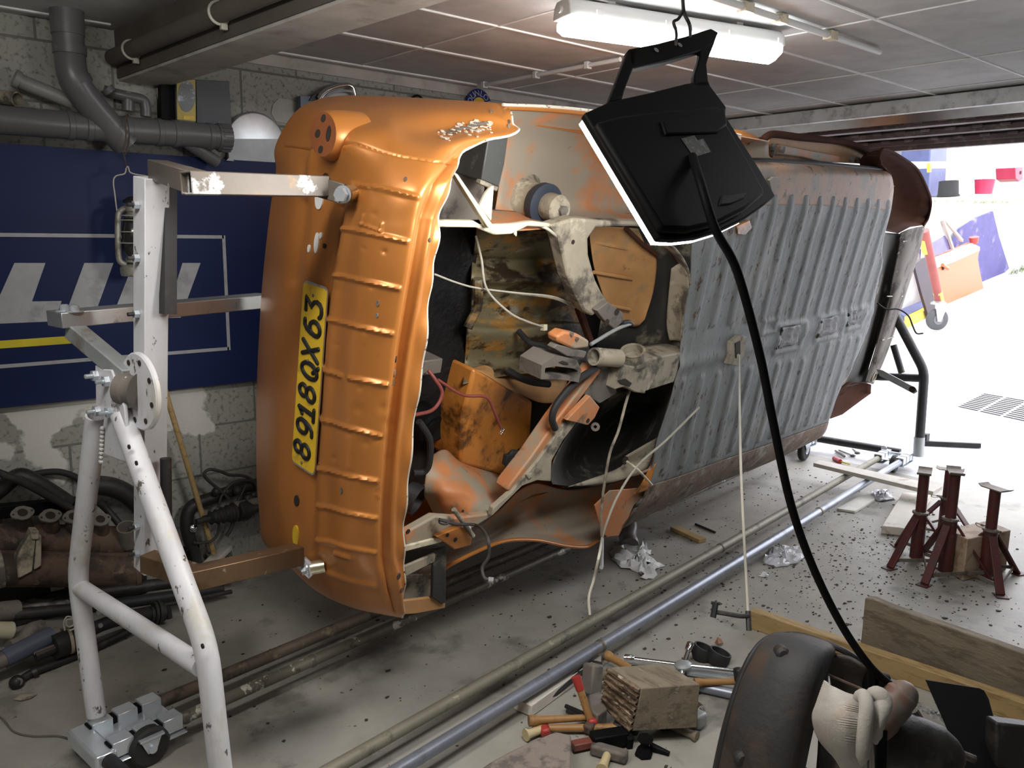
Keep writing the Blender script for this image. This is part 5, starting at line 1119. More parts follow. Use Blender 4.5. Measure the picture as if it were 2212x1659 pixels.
# ------------------------------------------------------------------ spare parts heaped along the wall
def onY(pts, Y): return [wl(x, y, Y) for x, y in pts]
def tube_thing(name, label, cat, pts, r, mat, Y=None, part='tube', n=16, group=None, k=6, cap=True):
    P = [wl(p[0], p[1], p[2] if len(p) > 2 else Y) for p in pts]
    t = thing(name, label, cat, V((sum(p.x for p in P) / len(P), sum(p.y for p in P) / len(P), 0)), group)
    MB().tube(spline(P, k), r, n, cap).build(part, mat, t); return t
SP = 'spare car parts heaped along the wall'
ax = tube_thing('exhaust_silencer', 'rusty brown cylinder with four flanged ports on top, in the heap by the wall', 'car part', [(-60, 1168), (130, 1168), (320, 1172)], .062, m_castiron, 3.42, 'body', 24, SP)
for x, y in ((48, 1110), (108, 1116), (158, 1118), (216, 1124)):
    c = wl(x, y, 3.36); nn = (V((.1, -.62, .75))).normalized(); a_, b_ = frame(nn)
    pb = MB().tube([wl(x + 4, y + 40, 3.42), c], [.034, .026], 16).build('port', m_castiron, ax)
    MB().prism([c + a_ * (.040 * math.cos(t)) + b_ * ((.026 if abs(math.cos(t)) > .5 else .030) * math.sin(t)) for t in np.linspace(0, 6.283, 21)[:-1]], nn * .008).build('flange', m_castgrey, ax)
    MB().lathe(c + nn * .008, nn, [(.017, 0), (.017, .001)], 16).build('port_mouth', m_hole, pb)
    for s_ in (-1, 1): MB().lathe(c + a_ * (.031 * s_) + nn * .008, nn, [(.004, 0), (.004, .001)], 8).build('bolt_hole', m_hole, pb)
MB().pipe(wl(277, 1175, 3.38), wl(273, 1138, 3.34), .036, .031).build('outlet', m_castgrey, ax)
MB().bar(wl(-40, 1196, 3.33), wl(300, 1198, 3.33), .012, .012).build('seam_flange', m_castiron, ax)
a2 = tube_thing('axle_housing', 'thick dirty brown axle tube with a forked bracket, lowest in the heap by the wall', 'car part', [(-60, 1228), (130, 1230), (294, 1234)], .066, m_castgrey if False else m_castiron, 3.34, 'tube', 28, SP)
for pts in (((66, 1150), (78, 1162), (70, 1235), (40, 1250), (36, 1205)), ((80, 1152), (90, 1158), (90, 1222), (74, 1232))):
    MB().prism(onY(pts, 3.26), V((0, .05, 0))).build('bracket_arm', m_grime, a2, bevel=.004)
MB().prism(onY(((66, 1146), (84, 1146), (85, 1166), (68, 1166)), 3.25), V((0, .05, 0))).build('bracket_bridge', m_grime, a2, bevel=.004)
MB().lathe(wl(294, 1234, 3.34), V((1, 0, 0)), [(.06, -.02), (.070, -.018), (.070, .0), (.05, .004)], 24).build('end_flange', m_castiron, a2)
MB().lathe(wl(-2, 1228, 3.34), V((1, 0, 0)), [(.067, -.01), (.071, -.008), (.071, .008), (.067, .01)], 24).build('collar', m_grime, a2)
tube_thing('bent_hose', 'fat dark bent hose at the left edge, on top of the spare parts', 'hose', [(-40, 1090, 3.5), (0, 1058, 3.5), (40, 1028, 3.48), (75, 1040, 3.46), (120, 1068, 3.45), (150, 1088, 3.45)], .030, m_oilblack, part='hose', group=None)
tube_thing('steel_bar', 'thin dark bar slanting down across the spare parts by the wall', 'bar', [(-40, 1008, 3.4), (40, 1038, 3.4), (110, 1075, 3.4), (170, 1108, 3.4)], .014, m_oilblack, part='bar')
tube_thing('bent_hose', 'thin black hose arching over the spare parts left of the white stand leg', 'hose', [(68, 1026, 3.56), (100, 1020, 3.56), (132, 1020, 3.56), (165, 1032, 3.56), (182, 1052, 3.56), (190, 1085, 3.56)], .013, m_rubber, part='hose')
tube_thing('tailpipe', 'fat dark grey curved pipe against the wall right of the white stand leg', 'pipe', [(205, 1048, 3.5), (240, 1052, 3.5), (275, 1068, 3.5), (310, 1100, 3.5), (330, 1130, 3.5)], .040, m_dark, part='pipe')
tube_thing('steel_tube', 'dark thin pipe between the white stand legs, pointing down to the port', 'pipe', [(214, 1085, 3.42), (232, 1102, 3.42), (258, 1132, 3.4)], .014, m_oilblack, part='pipe')
t = thing('channel_strip', 'long black channel strip behind the flanged ports', 'bar', wl(80, 1104, 3.52)); MB().bar(wl(-40, 1108, 3.5), wl(190, 1086, 3.5), .05, .05).build('channel', m_black, t, bevel=.004)
t = thing('scrap_plate', 'black plates filling the gap behind the spare parts by the wall', 'plate', V((.9, 3.5, 0))); MB().box((.66, 3.52, .12), (.7, .06, .24)).build('plate', m_oilblack, t, bevel=.01)
t = thing('control_arm', 'flat pale-flecked suspension arm lying in front of the axle tube', 'car part', fl(70, 1300))
MB().prism([fl(x, y, .10) for x, y in ((-50, 1278), (20, 1280), (90, 1282), (150, 1276), (154, 1300), (120, 1304), (60, 1306), (30, 1300), (-50, 1302))], -Z * .035).build('arm', M('arm_flecked', (.30, .29, .27), .6, layers=[((.05, .05, .05), 10, .46, .58)]), t, bevel=.01)
MB().torus(fl(8, 1284, .105), Z, .018, .005).build('bush', m_castgrey, t)
MB().box(fl(122, 1262, .13), (.05, .03, .04)).build('clip', m_wire, t)
tube_thing('torsion_bar', 'long black round bar just in front of the axle tube, passing behind the white legs', 'bar', [(195, 1282, 3.3), (300, 1268, 3.3), (420, 1252, 3.3), (510, 1240, 3.3)], .024, m_oilblack, part='bar')
tube_thing('torsion_bar', 'second long dark bar lying nearer than the black round one, behind the white legs', 'bar', [(30, 1328, 3.2), (160, 1316, 3.2), (300, 1298, 3.22), (480, 1272, 3.24)], .022, m_dark, part='bar')
tube_thing('brake_tube', 'thin dark pipe on the floor right of the white leg, nearest the car', 'pipe', [(285, 1322, 3.16), (370, 1304, 3.18), (500, 1278, 3.2)], .009, m_dark, part='pipe')
tube_thing('metal_cover', 'rounded dark cover at the left edge under the suspension arm', 'car part', [(-30, 1325, 3.2), (38, 1318, 3.22)], .036, m_castgrey, part='cover')
tube_thing('waste_pipe', 'cream plastic pipe end at the left edge', 'pipe', [(-40, 1362, 3.1), (24, 1362, 3.12)], .030, M('cream_plastic', (.42, .40, .28), .5), part='pipe')
tube_thing('pipe_elbow', 'dull grey elbow pipe beside the cream pipe end', 'pipe', [(20, 1398, 3.1), (48, 1384, 3.12), (66, 1362, 3.14), (90, 1354, 3.16)], .026, m_castgrey, part='pipe')
sh = tube_thing('shock_absorber', 'blue-grey shock absorber lying on the floor at the left edge', 'car part', [(8, 1424, 3.05), (112, 1372, 3.1)], .032, M('blue_grey_enamel', (.075, .085, .125), .4), part='body', n=24)
MB().tube([wl(-60, 1455, 3.02), wl(10, 1423, 3.05)], .027, 18).build('lower_tube', m_castgrey, sh)
MB().tube([wl(110, 1373, 3.1), wl(124, 1366, 3.11)], .022, 14).build('end_bush', m_castgrey, sh)
cv = tube_thing('drive_shaft', 'greasy black drive shaft with jointed ends beside the shock absorber', 'car part', [(115, 1398, 3.06), (168, 1378, 3.08)], .042, m_oilblack, part='joint_body', n=24)
MB().tube([wl(76, 1418, 3.05), wl(118, 1400, 3.06)], .020, 14).build('spline_shaft', m_dark, cv)
MB().tube([wl(72, 1411, 3.04), wl(116, 1394, 3.05)], .006, 8).build('bright_stud', m_chrome, cv)
MB().tube([wl(148, 1386, 3.07), wl(155, 1384, 3.07)], .0445, 24).build('clamp', m_grime, cv)
MB().tube(spline([wl(165, 1380, 3.08), wl(215, 1352, 3.1), wl(270, 1335, 3.12), wl(322, 1326, 3.14)], 5), .024, 14).build('shaft', m_dark, cv)
for x, y, r in ((325, 1328, .030), (332, 1325, .042), (340, 1323, .046), (348, 1322, .036)): MB().tube([wl(x, y, 3.14), wl(x + 6, y - 1, 3.14)], r, 22).build('boot_ring', m_rubber, cv)
MB().tube([wl(352, 1324, 3.14), wl(368, 1322, 3.14)], .018, 12).build('yoke', m_oilblack, cv); MB().tube([wl(362, 1312, 3.12), wl(366, 1335, 3.12)], .012, 10).build('yoke_cross', m_oilblack, cv)
for p in ((212, 1322), (216, 1350), (266, 1312)): MB().lathe(wl(*p, 3.06), (0, -1, 0), [(.008, 0), (.008, .01)], 8).build('bolt_head', m_alu, cv)
tr_ = tube_thing('tie_rod', 'long dark rod with a round eye end lying on bare floor, lower left', 'car part', [(40, 1472, 3.02), (72, 1452, 3.04), (130, 1430, 3.06), (200, 1402, 3.09), (290, 1358, 3.13)], .0135, m_dark, part='rod')
MB().ball(wl(36, 1474, 3.0), .024, 14).build('eye', m_oilblack, tr_); MB().tube([wl(70, 1455, 3.04), wl(80, 1450, 3.04)], .021, 14).build('collar', m_dark, tr_); MB().torus(wl(40, 1473, 2.985), (-.5, -.8, .2), .010, .004).build('eye_ring', m_castgrey, tr_)
t = thing('wire_coil', 'tangle of pale wire hooked over the parts beside the left stand leg', 'wire', fl(150, 1400))
MB().tube(spline([wl(x, y, 3.02) for x, y in ((140, 1362), (138, 1345), (145, 1332), (158, 1336), (160, 1348), (150, 1354), (143, 1348), (146, 1338), (164, 1340), (162, 1356), (150, 1362))], 6), .0028, 6).build('wire', m_wire, t)
# steering gear heap right of the broom
st_ = thing('steering_gear', 'oily black bent steering arm with ribbed rubber boot against the wall', 'car part', wl(470, 1200, 3.5))
MB().tube(spline([wl(x, y, 3.52) for x, y in ((424, 1222), (418, 1190), (408, 1160), (403, 1130), (408, 1104), (424, 1088), (452, 1078), (485, 1066), (530, 1052), (590, 1040))], 6), .028, 18).build('arm', m_oilblack, st_)
MB().prism(onY(((398, 1190), (432, 1172), (434, 1216), (412, 1226), (400, 1222)), 3.50), V((0, .05, 0))).build('block', m_black, st_, bevel=.008)
MB().lathe(wl(417, 1141, 3.49), (0, -1, 0), [(.018, 0), (.018, .006), (.010, .014), (.004, .016)], 18).build('chrome_bolt', m_chrome, st_)
b0, b1 = wl(452, 1120, 3.44), wl(508, 1106, 3.46); bd = b1 - b0; prof = [(.012, -.06), (.014, 0)]
for k in range(9): prof += [((.030 + .0035 * k / 2) if k % 2 == 0 else .024 + .002 * k, bd.length * (k + .5) / 9), (.024 + .0018 * k, bd.length * (k + 1) / 9)]
MB().lathe(b0, bd, prof, 22).build('ribbed_boot', m_rubber, st_)
MB().prism(onY(((440, 1117), (455, 1114), (458, 1128), (443, 1129)), 3.43), V((0, .02, 0))).build('fork_end', m_dark, st_)
MB().lathe(b1, bd, [(.02, 0), (.045, .01), (.05, .05), (.03, .09), (.02, .2)], 20).build('housing', m_castgrey if False else m_oilblack, st_)
for pts, r in ((((495, 1078), (476, 1060), (448, 1036), (441, 1023), (454, 1014), (478, 1019), (496, 1026), (521, 1027), (540, 1034), (551, 1044), (556, 1060)), .007), (((472, 1097), (479, 1071), (498, 1047), (517, 1038), (556, 1038)), .0065), (((473, 1125), (471, 1151), (457, 1168), (435, 1173), (418, 1172)), .006), (((504, 1124), (499, 1142), (489, 1158)), .009), (((512, 1086), (524, 1062), (532, 1046)), .006)):
    MB().tube(spline([wl(x, y, 3.47) for x, y in pts], 6), r, 8).build('cable', m_wiredark, st_)
for x, y, r in ((467, 1062, .02), (490, 1062, .018), (512, 1060, .022), (535, 1078, .026), (548, 1070, .02), (540, 1095, .018)): MB().ball(wl(x, y, 3.48), r, 10).build('fitting', m_oilblack, st_)
MB().tube([wl(505, 1092, 3.46), wl(560, 1082, 3.46)], .018, 12).build('rack_tube', m_castgrey, st_)
t = thing('thin_wire', 'thin curled wire lying on the bare floor, lower left corner', 'wire', fl(80, 1600)); MB().tube(spline([fl(x, y, .004) for x, y in ((-40, 1520), (5, 1552), (30, 1580), (70, 1590), (125, 1590), (155, 1600), (166, 1610))], 6), .003, 6).build('wire', m_castgrey, t)
t = thing('leaf_scrap', 'flat brown leaf-shaped scrap on the bare floor, lower left', 'scrap', fl(55, 1508)); MB().prism([fl(x, y, .004) for x, y in ((30, 1512), (45, 1502), (80, 1500), (66, 1509), (45, 1514))], Z * .003).build('scrap', m_grime, t)

# ------------------------------------------------------------------ heap of hand tools
def toolthing(name, label, cat, x, y, group=None): return thing(name, label, cat, fl(x, y, 0), group)
wb = toolthing('wooden_block', 'big squared wooden block with a split ragged end, standing on the tools', 'block', 1420, 1560)
BZ = .05
A, B, Cc = fl(1366, 1580, BZ), fl(1506, 1572, BZ), fl(1302, 1520, BZ); Dd = B + Cc - A
A2, B2, C2, D2 = fl(1386, 1487, .195), fl(1512, 1478, .195), fl(1317, 1441, .195), fl(1440, 1433, .195)
MB().add([A, B, Dd, Cc, A2, B2, D2, C2], [(0, 1, 2, 3), (4, 7, 6, 5), (0, 4, 5, 1), (1, 5, 6, 2), (2, 6, 7, 3), (3, 7, 4, 0)]).build('body', m_woodgrey, wb, bevel=.003)
g = np.array([[tuple(C2), tuple(A2)], [tuple((C2 + Cc) / 2), tuple((A2 + A) / 2)], [tuple(Cc), tuple(A)]]); F = crgrid(g, 40, 16)
en = (A - Cc).cross(C2 - Cc).normalized(); en = en if en.dot(FW) < 0 else -en
tt = np.linspace(0, 1, 40)[:, None]; r4 = np.random.default_rng(9)
F = F + np.array(en)[None, None] * (.002 + .007 * (np.sin(tt * 40) > 0) + r4.uniform(0, .004, F.shape[:2]))[..., None]
MB().sheet(F).build('split_end', m_woodend, wb, solid=.002, ang=20)
t = toolthing('wood_strip', 'white painted square slat lying under the blue-grey floor pipe', 'slat', 1200, 1490)
MB().bar(fl(1128, 1528, .022), fl(1280, 1420, .022), .075, .04).build('strip', m_woodpale, t, bevel=.003)
t = toolthing('leaf_spring', 'curved dark steel strip lying along the white slat', 'strip', 1215, 1490)
MB().tube(spline([fl(x, y, z) for x, y, z in ((1166, 1514, .012), (1195, 1498, .02), (1240, 1462, .03), (1275, 1436, .03), (1300, 1438, .03))], 6), .013, 8).build('strip', m_rubber, t)
def hammer(label, h0, h1, r0, r1, hmat, hd, hvec, hw, hh, mat, cat='hammer', grip=None):
    t = thing('hammer', label, cat, V(((h0.x + h1.x) / 2, (h0.y + h1.y) / 2, 0)), 'hammers in the heap of hand tools')
    MB().tube(spline([h0, h0 + (h1 - h0) * .3, h1], 6), [r0 + (r1 - r0) * (k / 12) + (.003 if k < 4 else 0) for k in range(13)], 14).build('handle', hmat, t)
    if grip: MB().tube([h0 - (h1 - h0) * .005, h0 + (h1 - h0) * grip], [r0 + .0045, r0 + .002], 14).build('grip', m_redpaint, t)
    a = hvec.normalized()
    MB().bar(hd - hvec / 2, hd + hvec / 2, hw, hh, up=Z if abs(a.z) < .9 else V((1, 0, 0))).build('head', mat, t, bevel=.008)
    return t
hammer('hammer with plain tan handle, uppermost of the two lying left of the wooden block', fl(1142, 1557, .045), fl(1268, 1550, .035), .014, .010, m_handle, fl(1276, 1549, .03), V((.05, .07, 0)), .03, .03, m_redpaint)
hammer('hammer with orange-tan handle running under the front of the wooden block', fl(1150, 1573, .02), fl(1345, 1572, .02), .010, .013, m_handle, fl(1352, 1572, .022), V((.04, -.07, 0)), .03, .03, m_dark)
hammer('hammer with a red dipped handle standing up left of the wooden block', fl(1244, 1462, .16), fl(1276, 1558, .03), .011, .012, m_handle, fl(1279, 1566, .022), V((.07, .02, 0)), .032, .03, m_castiron, grip=.3)
hammer('sledge hammer with dark rounded head behind the wooden block', fl(1335, 1452, .06), fl(1290, 1462, .06), .016, .016, m_woodgrey, fl(1279, 1466, .06), V((.03, .02, .09)), .055, .05, m_castgrey)
hammer('hammer with tan handle lying right of the wooden block, upright dark head', fl(1500, 1474, .05), fl(1594, 1472, .05), .012, .011, m_handle, fl(1598, 1472, .055), V((.0, .02, .09)), .028, .03, m_dark)
hammer('club hammer with grey oblong head lying nearest the camera, pale handle end facing it', fl(1300, 1662, .016), fl(1313, 1628, .02), .015, .012, m_handlepale, fl(1316, 1625, .02), fl(1357, 1636, .02) - fl(1279, 1614, .02), .034, .034, m_castgrey)
t = hammer('hammer behind the wooden block, its dark-ended handle sticking out at the top left', fl(1312, 1416, .05), fl(1365, 1446, .05), .015, .012, m_handle, fl(1372, 1450, .05), V((.03, .03, 0)), .03, .03, m_dark)
hammer('mallet with rounded pale end pointing left, lowest left of the tools', fl(1135, 1588, .022), fl(1170, 1576, .02), .016, .011, m_handlepale, fl(1176, 1575, .018), V((.03, .05, 0)), .03, .03, m_redpaint)
hammer('hammer with pale handle end sticking out from under the right of the wooden block', fl(1506, 1592, .014), fl(1450, 1568, .014), .014, .011, m_woodgrey, fl(1444, 1566, .016), V((.05, -.03, 0)), .028, .028, m_dark)
lw = toolthing('lug_wrench', 'chromed four-way wheel wrench lying behind the wooden block', 'wrench', 1480, 1445)
lc_ = fl(1476, 1437, .04)
for x, y, z in ((1350, 1421, .03), (1606, 1452, .04), (1491, 1392, .07), (1465, 1464, .02)):
    e = fl(x, y, z); MB().tube([lc_, e], .008, 12).build('arm', m_chrome, lw); d_ = (e - lc_).normalized(); MB().lathe(e - d_ * .035, d_, [(.009, 0), (.014, .008), (.014, .036), (.010, .036), (.010, .02)], 16).build('socket', m_chrome, lw)
MB().ball(lc_, (.035, .03, .014), 14).build('hub', m_greysteel, lw)
for x, y, lab in ((1512, 1418, 'torn black rubber cup just right of the wheel wrench'), (1546, 1428, 'torn black rubber cup farther right of the wheel wrench')):
    t = toolthing('rubber_cup', lab, 'cup', x, y + 8); MB().lathe(fl(x, y + 6, .0) , V((.3, -.2, 1)), [(.03, 0), (.042, .02), (.04, .05), (.034, .05), (.034, .02)], 16).build('cup', m_rubber, t)
t = toolthing('steel_tube', 'short galvanised tube lying under the hammer right of the wooden block', 'tube', 1550, 1490); MB().tube([fl(1490, 1478, .02), fl(1588, 1500, .02)], .018, 16).build('tube', m_pipe_galv, t)
t = toolthing('flat_bar', 'flat grey steel bar lying behind the hammer handle right of the wooden block', 'bar', 1540, 1462); MB().bar(fl(1485, 1450, .012), fl(1590, 1466, .012), .04, .01).build('bar', m_greysteel, t)
t = toolthing('slab_wood', 'weathered grey wooden slab with bark at the bottom edge, in front of the tools', 'wood', 1180, 1640)
MB().prism([fl(x, y, .075) for x, y in ((1020, 1672), (1060, 1645), (1110, 1618), (1160, 1596), (1200, 1579), (1234, 1587), (1233, 1640), (1230, 1700), (1020, 1700))], -Z * .07).build('slab', M('bark_wood', (.25, .21, .185), .8, layers=[((.12, .10, .09), 12, .48, .6), ((.30, .14, .13), 6, .66, .74)], bump=.5, bscale=50), t, bevel=.006)
t = toolthing('pry_axe', 'black steel wedge tool with a red-brown shank lying in front of the wooden block', 'tool', 1290, 1605)
MB().bar(fl(1236, 1612, .02), fl(1285, 1602, .02), .03, .022).build('shank', M('red_brown_metal', (.20, .06, .045), .5, layers=[((.1, .08, .07), 14, .5, .6)]), t, bevel=.003)
MB().bar(fl(1278, 1600, .03), fl(1354, 1588, .03), .045, .04).build('wedge', m_black, t, bevel=.004); MB().bar(fl(1352, 1580, .03), fl(1362, 1608, .02), .02, .04).build('claw', m_black, t, bevel=.004)
t = toolthing('ball_joint', 'small black waisted ball joint lying in front of the wooden block', 'car part', 1392, 1625)
MB().lathe(fl(1390, 1632, 0), V((.1, 0, 1)), [(.026, 0), (.028, .006), (.024, .016), (.014, .03), (.012, .036), (.026, .05), (.02, .06)], 6).build('body', m_black, t)
t = toolthing('chisel', 'short black chisel pointing right beside the ball joint', 'chisel', 1430, 1622); MB().tube([fl(1405, 1612, .012), fl(1446, 1628, .008)], [.013, .007], 10).build('blade', m_black, t)
t = toolthing('pliers', 'dark pliers lying left of the red dipped hammer', 'pliers', 1245, 1540)
MB().tube([fl(1222, 1525, .02), fl(1262, 1545, .02)], [.007, .011], 10).build('jaw', m_dark, t); MB().tube([fl(1225, 1535, .012), fl(1270, 1552, .015)], .008, 10).build('handle', m_dark, t)
t = toolthing('dolly_block', 'rounded grey steel block at the right foot of the wooden block', 'block', 1505, 1552); MB().box(fl(1506, 1552, .03), (.05, .05, .045)).build('body', m_greysteel, t, bevel=.01)
t = toolthing('socket', 'small shiny chrome socket at the right edge of the wooden block', 'socket', 1512, 1528); MB().pipe(fl(1507, 1526, .03), fl(1516, 1534, .035), .015, .010).build('body', m_chrome, t)
t = toolthing('iron_block', 'dark angular iron block between the red dipped hammer and the wooden block', 'block', 1300, 1530); MB().prism([fl(x, y, .06) for x, y in ((1270, 1500), (1296, 1492), (1312, 1530), (1290, 1545), (1272, 1530))], -Z * .055).build('body', m_castgrey, t, bevel=.006)

# ------------------------------------------------------------------ timber and gearbox in the right foreground
t = toolthing('pine_batten', 'long yellow pine batten lying on edge in the right foreground', 'timber', 1700, 1370)
q0, q1 = fl(1622, 1352), V((2.86, .45, 0)); MB().bar(q0 + Z * .036, q1 + Z * .036, .045, .072).build('batten', m_wood, t, bevel=.003)
t = toolthing('timber_board', 'thick weathered grey board standing on edge behind the pine batten', 'timber', 1900, 1400)
q0 = fl(1868, 1292, .195); q1 = fl(2212, 1412, .195); q2 = q0 + (q1 - q0) * 1.4
dv = (q1 - q0).normalized(); nv = Z.cross(dv); nv = nv if nv.dot(FW) > 0 else -nv
MB().prism([q0, q0 + dv * .03 + Z * .006, q0 + dv * .1, q2, V((q2.x, q2.y, .002)), V((q0.x, q0.y, .002))], nv * .04).build('board', m_woodgrey, t, bevel=.004)
gb = thing('gearbox', 'dirty brown bell housing and gearbox standing in the right foreground, black cord lying over it', 'car part', fl(1700, 1720))
RG = [[(1530, 1720, 1.98), (1560, 1580, 2.0), (1592, 1475, 2.02), (1622, 1412, 2.04), (1655, 1381, 2.08), (1668, 1376, 2.14)],
      [(1548, 1740, 1.93), (1578, 1590, 1.94), (1608, 1480, 1.96), (1640, 1408, 1.99), (1672, 1376, 2.04), (1690, 1370, 2.12)],
      [(1620, 1760, 1.86), (1650, 1600, 1.87), (1680, 1490, 1.89), (1700, 1425, 1.92), (1718, 1385, 1.98), (1728, 1372, 2.08)],
      [(1690, 1780, 1.84), (1722, 1610, 1.85), (1748, 1500, 1.87), (1766, 1440, 1.90), (1776, 1402, 1.95), (1782, 1386, 2.05)],
      [(1712, 1790, 1.92), (1744, 1620, 1.93), (1770, 1510, 1.95), (1790, 1450, 1.98), (1800, 1412, 2.0), (1806, 1396, 2.06)]]
F = crgrid(np.array([[tuple(dp(*p)) for p in r] for r in RG]), 40, 50)
m_bell = M('bell_housing_brown', (.050, .034, .025), .65, .1, layers=[((.030, .030, .031), 5, .46, .56), ((.03, .022, .018), 11, .54, .62)], bump=.3, bscale=40)
MB().sheet(F).build('bell_housing', m_bell, gb, solid=.008, ang=60)
MB().tube(spline([dp(x, y, d) for x, y, d in ((1536, 1740, 1.95), (1566, 1585, 1.96), (1598, 1476, 1.98), (1630, 1408, 2.0), (1662, 1378, 2.06), (1700, 1371, 2.1), (1735, 1374, 2.08), (1785, 1390, 2.04), (1830, 1410, 2.02), (1868, 1436, 2.02), (1892, 1450, 2.0))], 6), .008, 10).build('rim', m_dark, gb)
for x, y, d, r in ((1690, 1411, 1.94, .016), (1640, 1515, 1.93, .018), (1612, 1590, 1.92, .018), (1605, 1640, 1.90, .02)): MB().lathe(dp(x, y, d), -FW, [(r, -.02), (r, .004), (r * .6, .012)], 14).build('boss', m_bell, gb)
csh = [[(1798, 1412, 2.02), (1836, 1420, 2.0), (1868, 1440, 1.98), (1884, 1452, 2.0)], [(1785, 1455, 2.05), (1830, 1470, 2.03), (1866, 1484, 2.02), (1884, 1490, 2.04)], [(1772, 1510, 2.05), (1820, 1535, 2.03), (1862, 1560, 2.0), (1886, 1570, 2.04)], [(1765, 1640, 1.95), (1820, 1660, 1.93), (1866, 1670, 1.93), (1890, 1670, 1.98)], [(1750, 1780, 1.9), (1820, 1790, 1.9), (1870, 1790, 1.9), (1900, 1790, 1.95)]]
MB().sheet(crgrid(np.array([[tuple(dp(*p)) for p in r] for r in csh]), 30, 20)).build('gear_case', M('gear_case_dark', (.04, .03, .024), .6, layers=[((.09, .065, .05), 7, .5, .62)], bump=.3), gb, solid=.008, ang=60)
MB().prism([dp(x, y, 1.98) for x, y in ((1872, 1440), (1892, 1450), (1894, 1510), (1876, 1505))], FW * .06).build('case_flange', m_black, gb, bevel=.004)
MB().tube([dp(1770, 1450, 1.97), dp(1864, 1490, 1.95)], .004, 8).build('clutch_rod', m_castiron, gb)
MB().tube([dp(1790, 1462, 1.94), dp(1792, 1480, 1.9)], .003, 6).build('spring_clip', m_alu, gb)
MB().tube([dp(1894, 1470, 2.0), dp(1915, 1475, 2.0)], .022, 12).build('slave_cylinder', m_black, gb)
sk = thing('sock', 'white knitted sock pulled over the gearbox tail in the right foreground', 'sock', dp(1830, 1640, 1.75))
SG = [[(1782, 1470, 1.76), (1800, 1484, 1.70), (1830, 1499, 1.68), (1860, 1506, 1.69)],
      [(1765, 1518, 1.77), (1790, 1515, 1.67), (1825, 1520, 1.62), (1862, 1528, 1.63)],
      [(1756, 1550, 1.78), (1785, 1555, 1.65), (1822, 1560, 1.60), (1862, 1565, 1.60)],
      [(1766, 1590, 1.78), (1792, 1598, 1.66), (1825, 1605, 1.61), (1862, 1610, 1.61)],
      [(1790, 1622, 1.79), (1806, 1634, 1.70), (1830, 1648, 1.66), (1862, 1658, 1.65)],
      [(1812, 1640, 1.84), (1822, 1668, 1.78), (1838, 1690, 1.74), (1862, 1710, 1.72)]]
F = crgrid(np.array([[tuple(dp(*p)) for p in r] for r in SG]), 90, 40)
MB().sheet(F + (np.array(FW) * -.0012)[None, None] * np.sin(np.linspace(0, 260, 90))[:, None, None]).build('knit', m_sock, sk, solid=.005, ang=60)
MB().tube(spline([dp(1852, 1512, 1.66), dp(1866, 1504, 1.63), dp(1872, 1530, 1.60), dp(1868, 1575, 1.59), dp(1864, 1620, 1.60), dp(1862, 1650, 1.63)], 6), [.009, .011, .013, .014] + [.014] * 20 + [.013] * 3 + [.011, .009, .007, .005], 14).build('cuff_roll', m_sock, sk)
MB().tube(spline([dp(1876, 1512, 1.66), dp(1896, 1502, 1.64), dp(1908, 1520, 1.63), dp(1894, 1552, 1.61), dp(1888, 1580, 1.61), dp(1892, 1605, 1.63)], 6), [.010, .013, .015, .017] + [.018] * 18 + [.016] * 4 + [.014, .011, .008, .006, .004], 14).build('cuff_roll', m_sock, sk)
MB().tube([dp(1880, 1595, 1.64), dp(1883, 1640, 1.63), dp(1885, 1720, 1.62)], .005, 8).build('loose_thread', m_sock, sk)
MB().tube([dp(1866, 1640, 1.68), dp(1868, 1700, 1.66)], .006, 8).build('loose_thread', m_sock, sk)
MB().tube(spline([dp(1890, 1600, 1.78), dp(1960, 1606, 1.78), dp(2030, 1635, 1.77), dp(2056, 1650, 1.77), dp(2062, 1655, 1.77)], 4), [.062] * 8 + [.056, .052, .046, .042, .038, .034, .03, .024, .012], 24).build('tail_case', m_black if False else m_oilblack, gb)
MB().tube(spline([dp(1880, 1570, 1.74), dp(1905, 1548, 1.74), dp(1930, 1522, 1.74), dp(1946, 1503, 1.74), dp(1956, 1490, 1.74)], 4), [.040] * 5 + [.037] * 5 + [.034] * 4 + [.031, .027, .02], 20).build('gear_knob', M('knob_brown', (.16, .09, .065), .5, layers=[((.13, .12, .11), 8, .45, .6)]), gb)
MB().ball(dp(1950, 1502, 1.74), .031, 18).build('knob_cap', bpy.data.materials['knob_brown'], gb)
MB().tube(spline([dp(1975, 1535, 1.80), dp(2000, 1572, 1.80), dp(2040, 1612, 1.80), dp(2075, 1628, 1.80), (dp(2105, 1640, 1.80))], 6), .009, 10).build('breather_hose', m_castgrey, gb)
MB().tube([dp(1905, 1576, 1.7), dp(1902, 1680, 1.68)], .011, 10).build('lever', m_black, gb)
t = thing('plastic_sheet', 'thin black plastic panel leaning on the pine batten, lower right corner', 'panel', dp(2080, 1650, 2.1))
MB().prism([dp(x, y, d) for x, y, d in ((2000, 1469, 2.2), (2116, 1487, 2.2), (2126, 1492, 2.2), (2136, 1510, 2.19), (2160, 1600, 2.1), (2190, 1720, 2.0), (2110, 1720, 2.0), (2040, 1560, 2.13))], FW * .004).build('panel', m_black, t)
t = thing('black_tray', 'black plastic tray cut off by the lower right corner', 'tray', dp(2200, 1659, 2.0))
MB().prism([dp(x, y, 2.05) for x, y in ((2152, 1561), (2205, 1567), (2260, 1575), (2260, 1740), (2160, 1740), (2150, 1640))], FW * .05).build('tray', m_oilblack, t, bevel=.006)
t = thing('clear_wrap', 'clear crumpled plastic strip between the gear knob and the black panel', 'plastic', fl(2000, 1545))
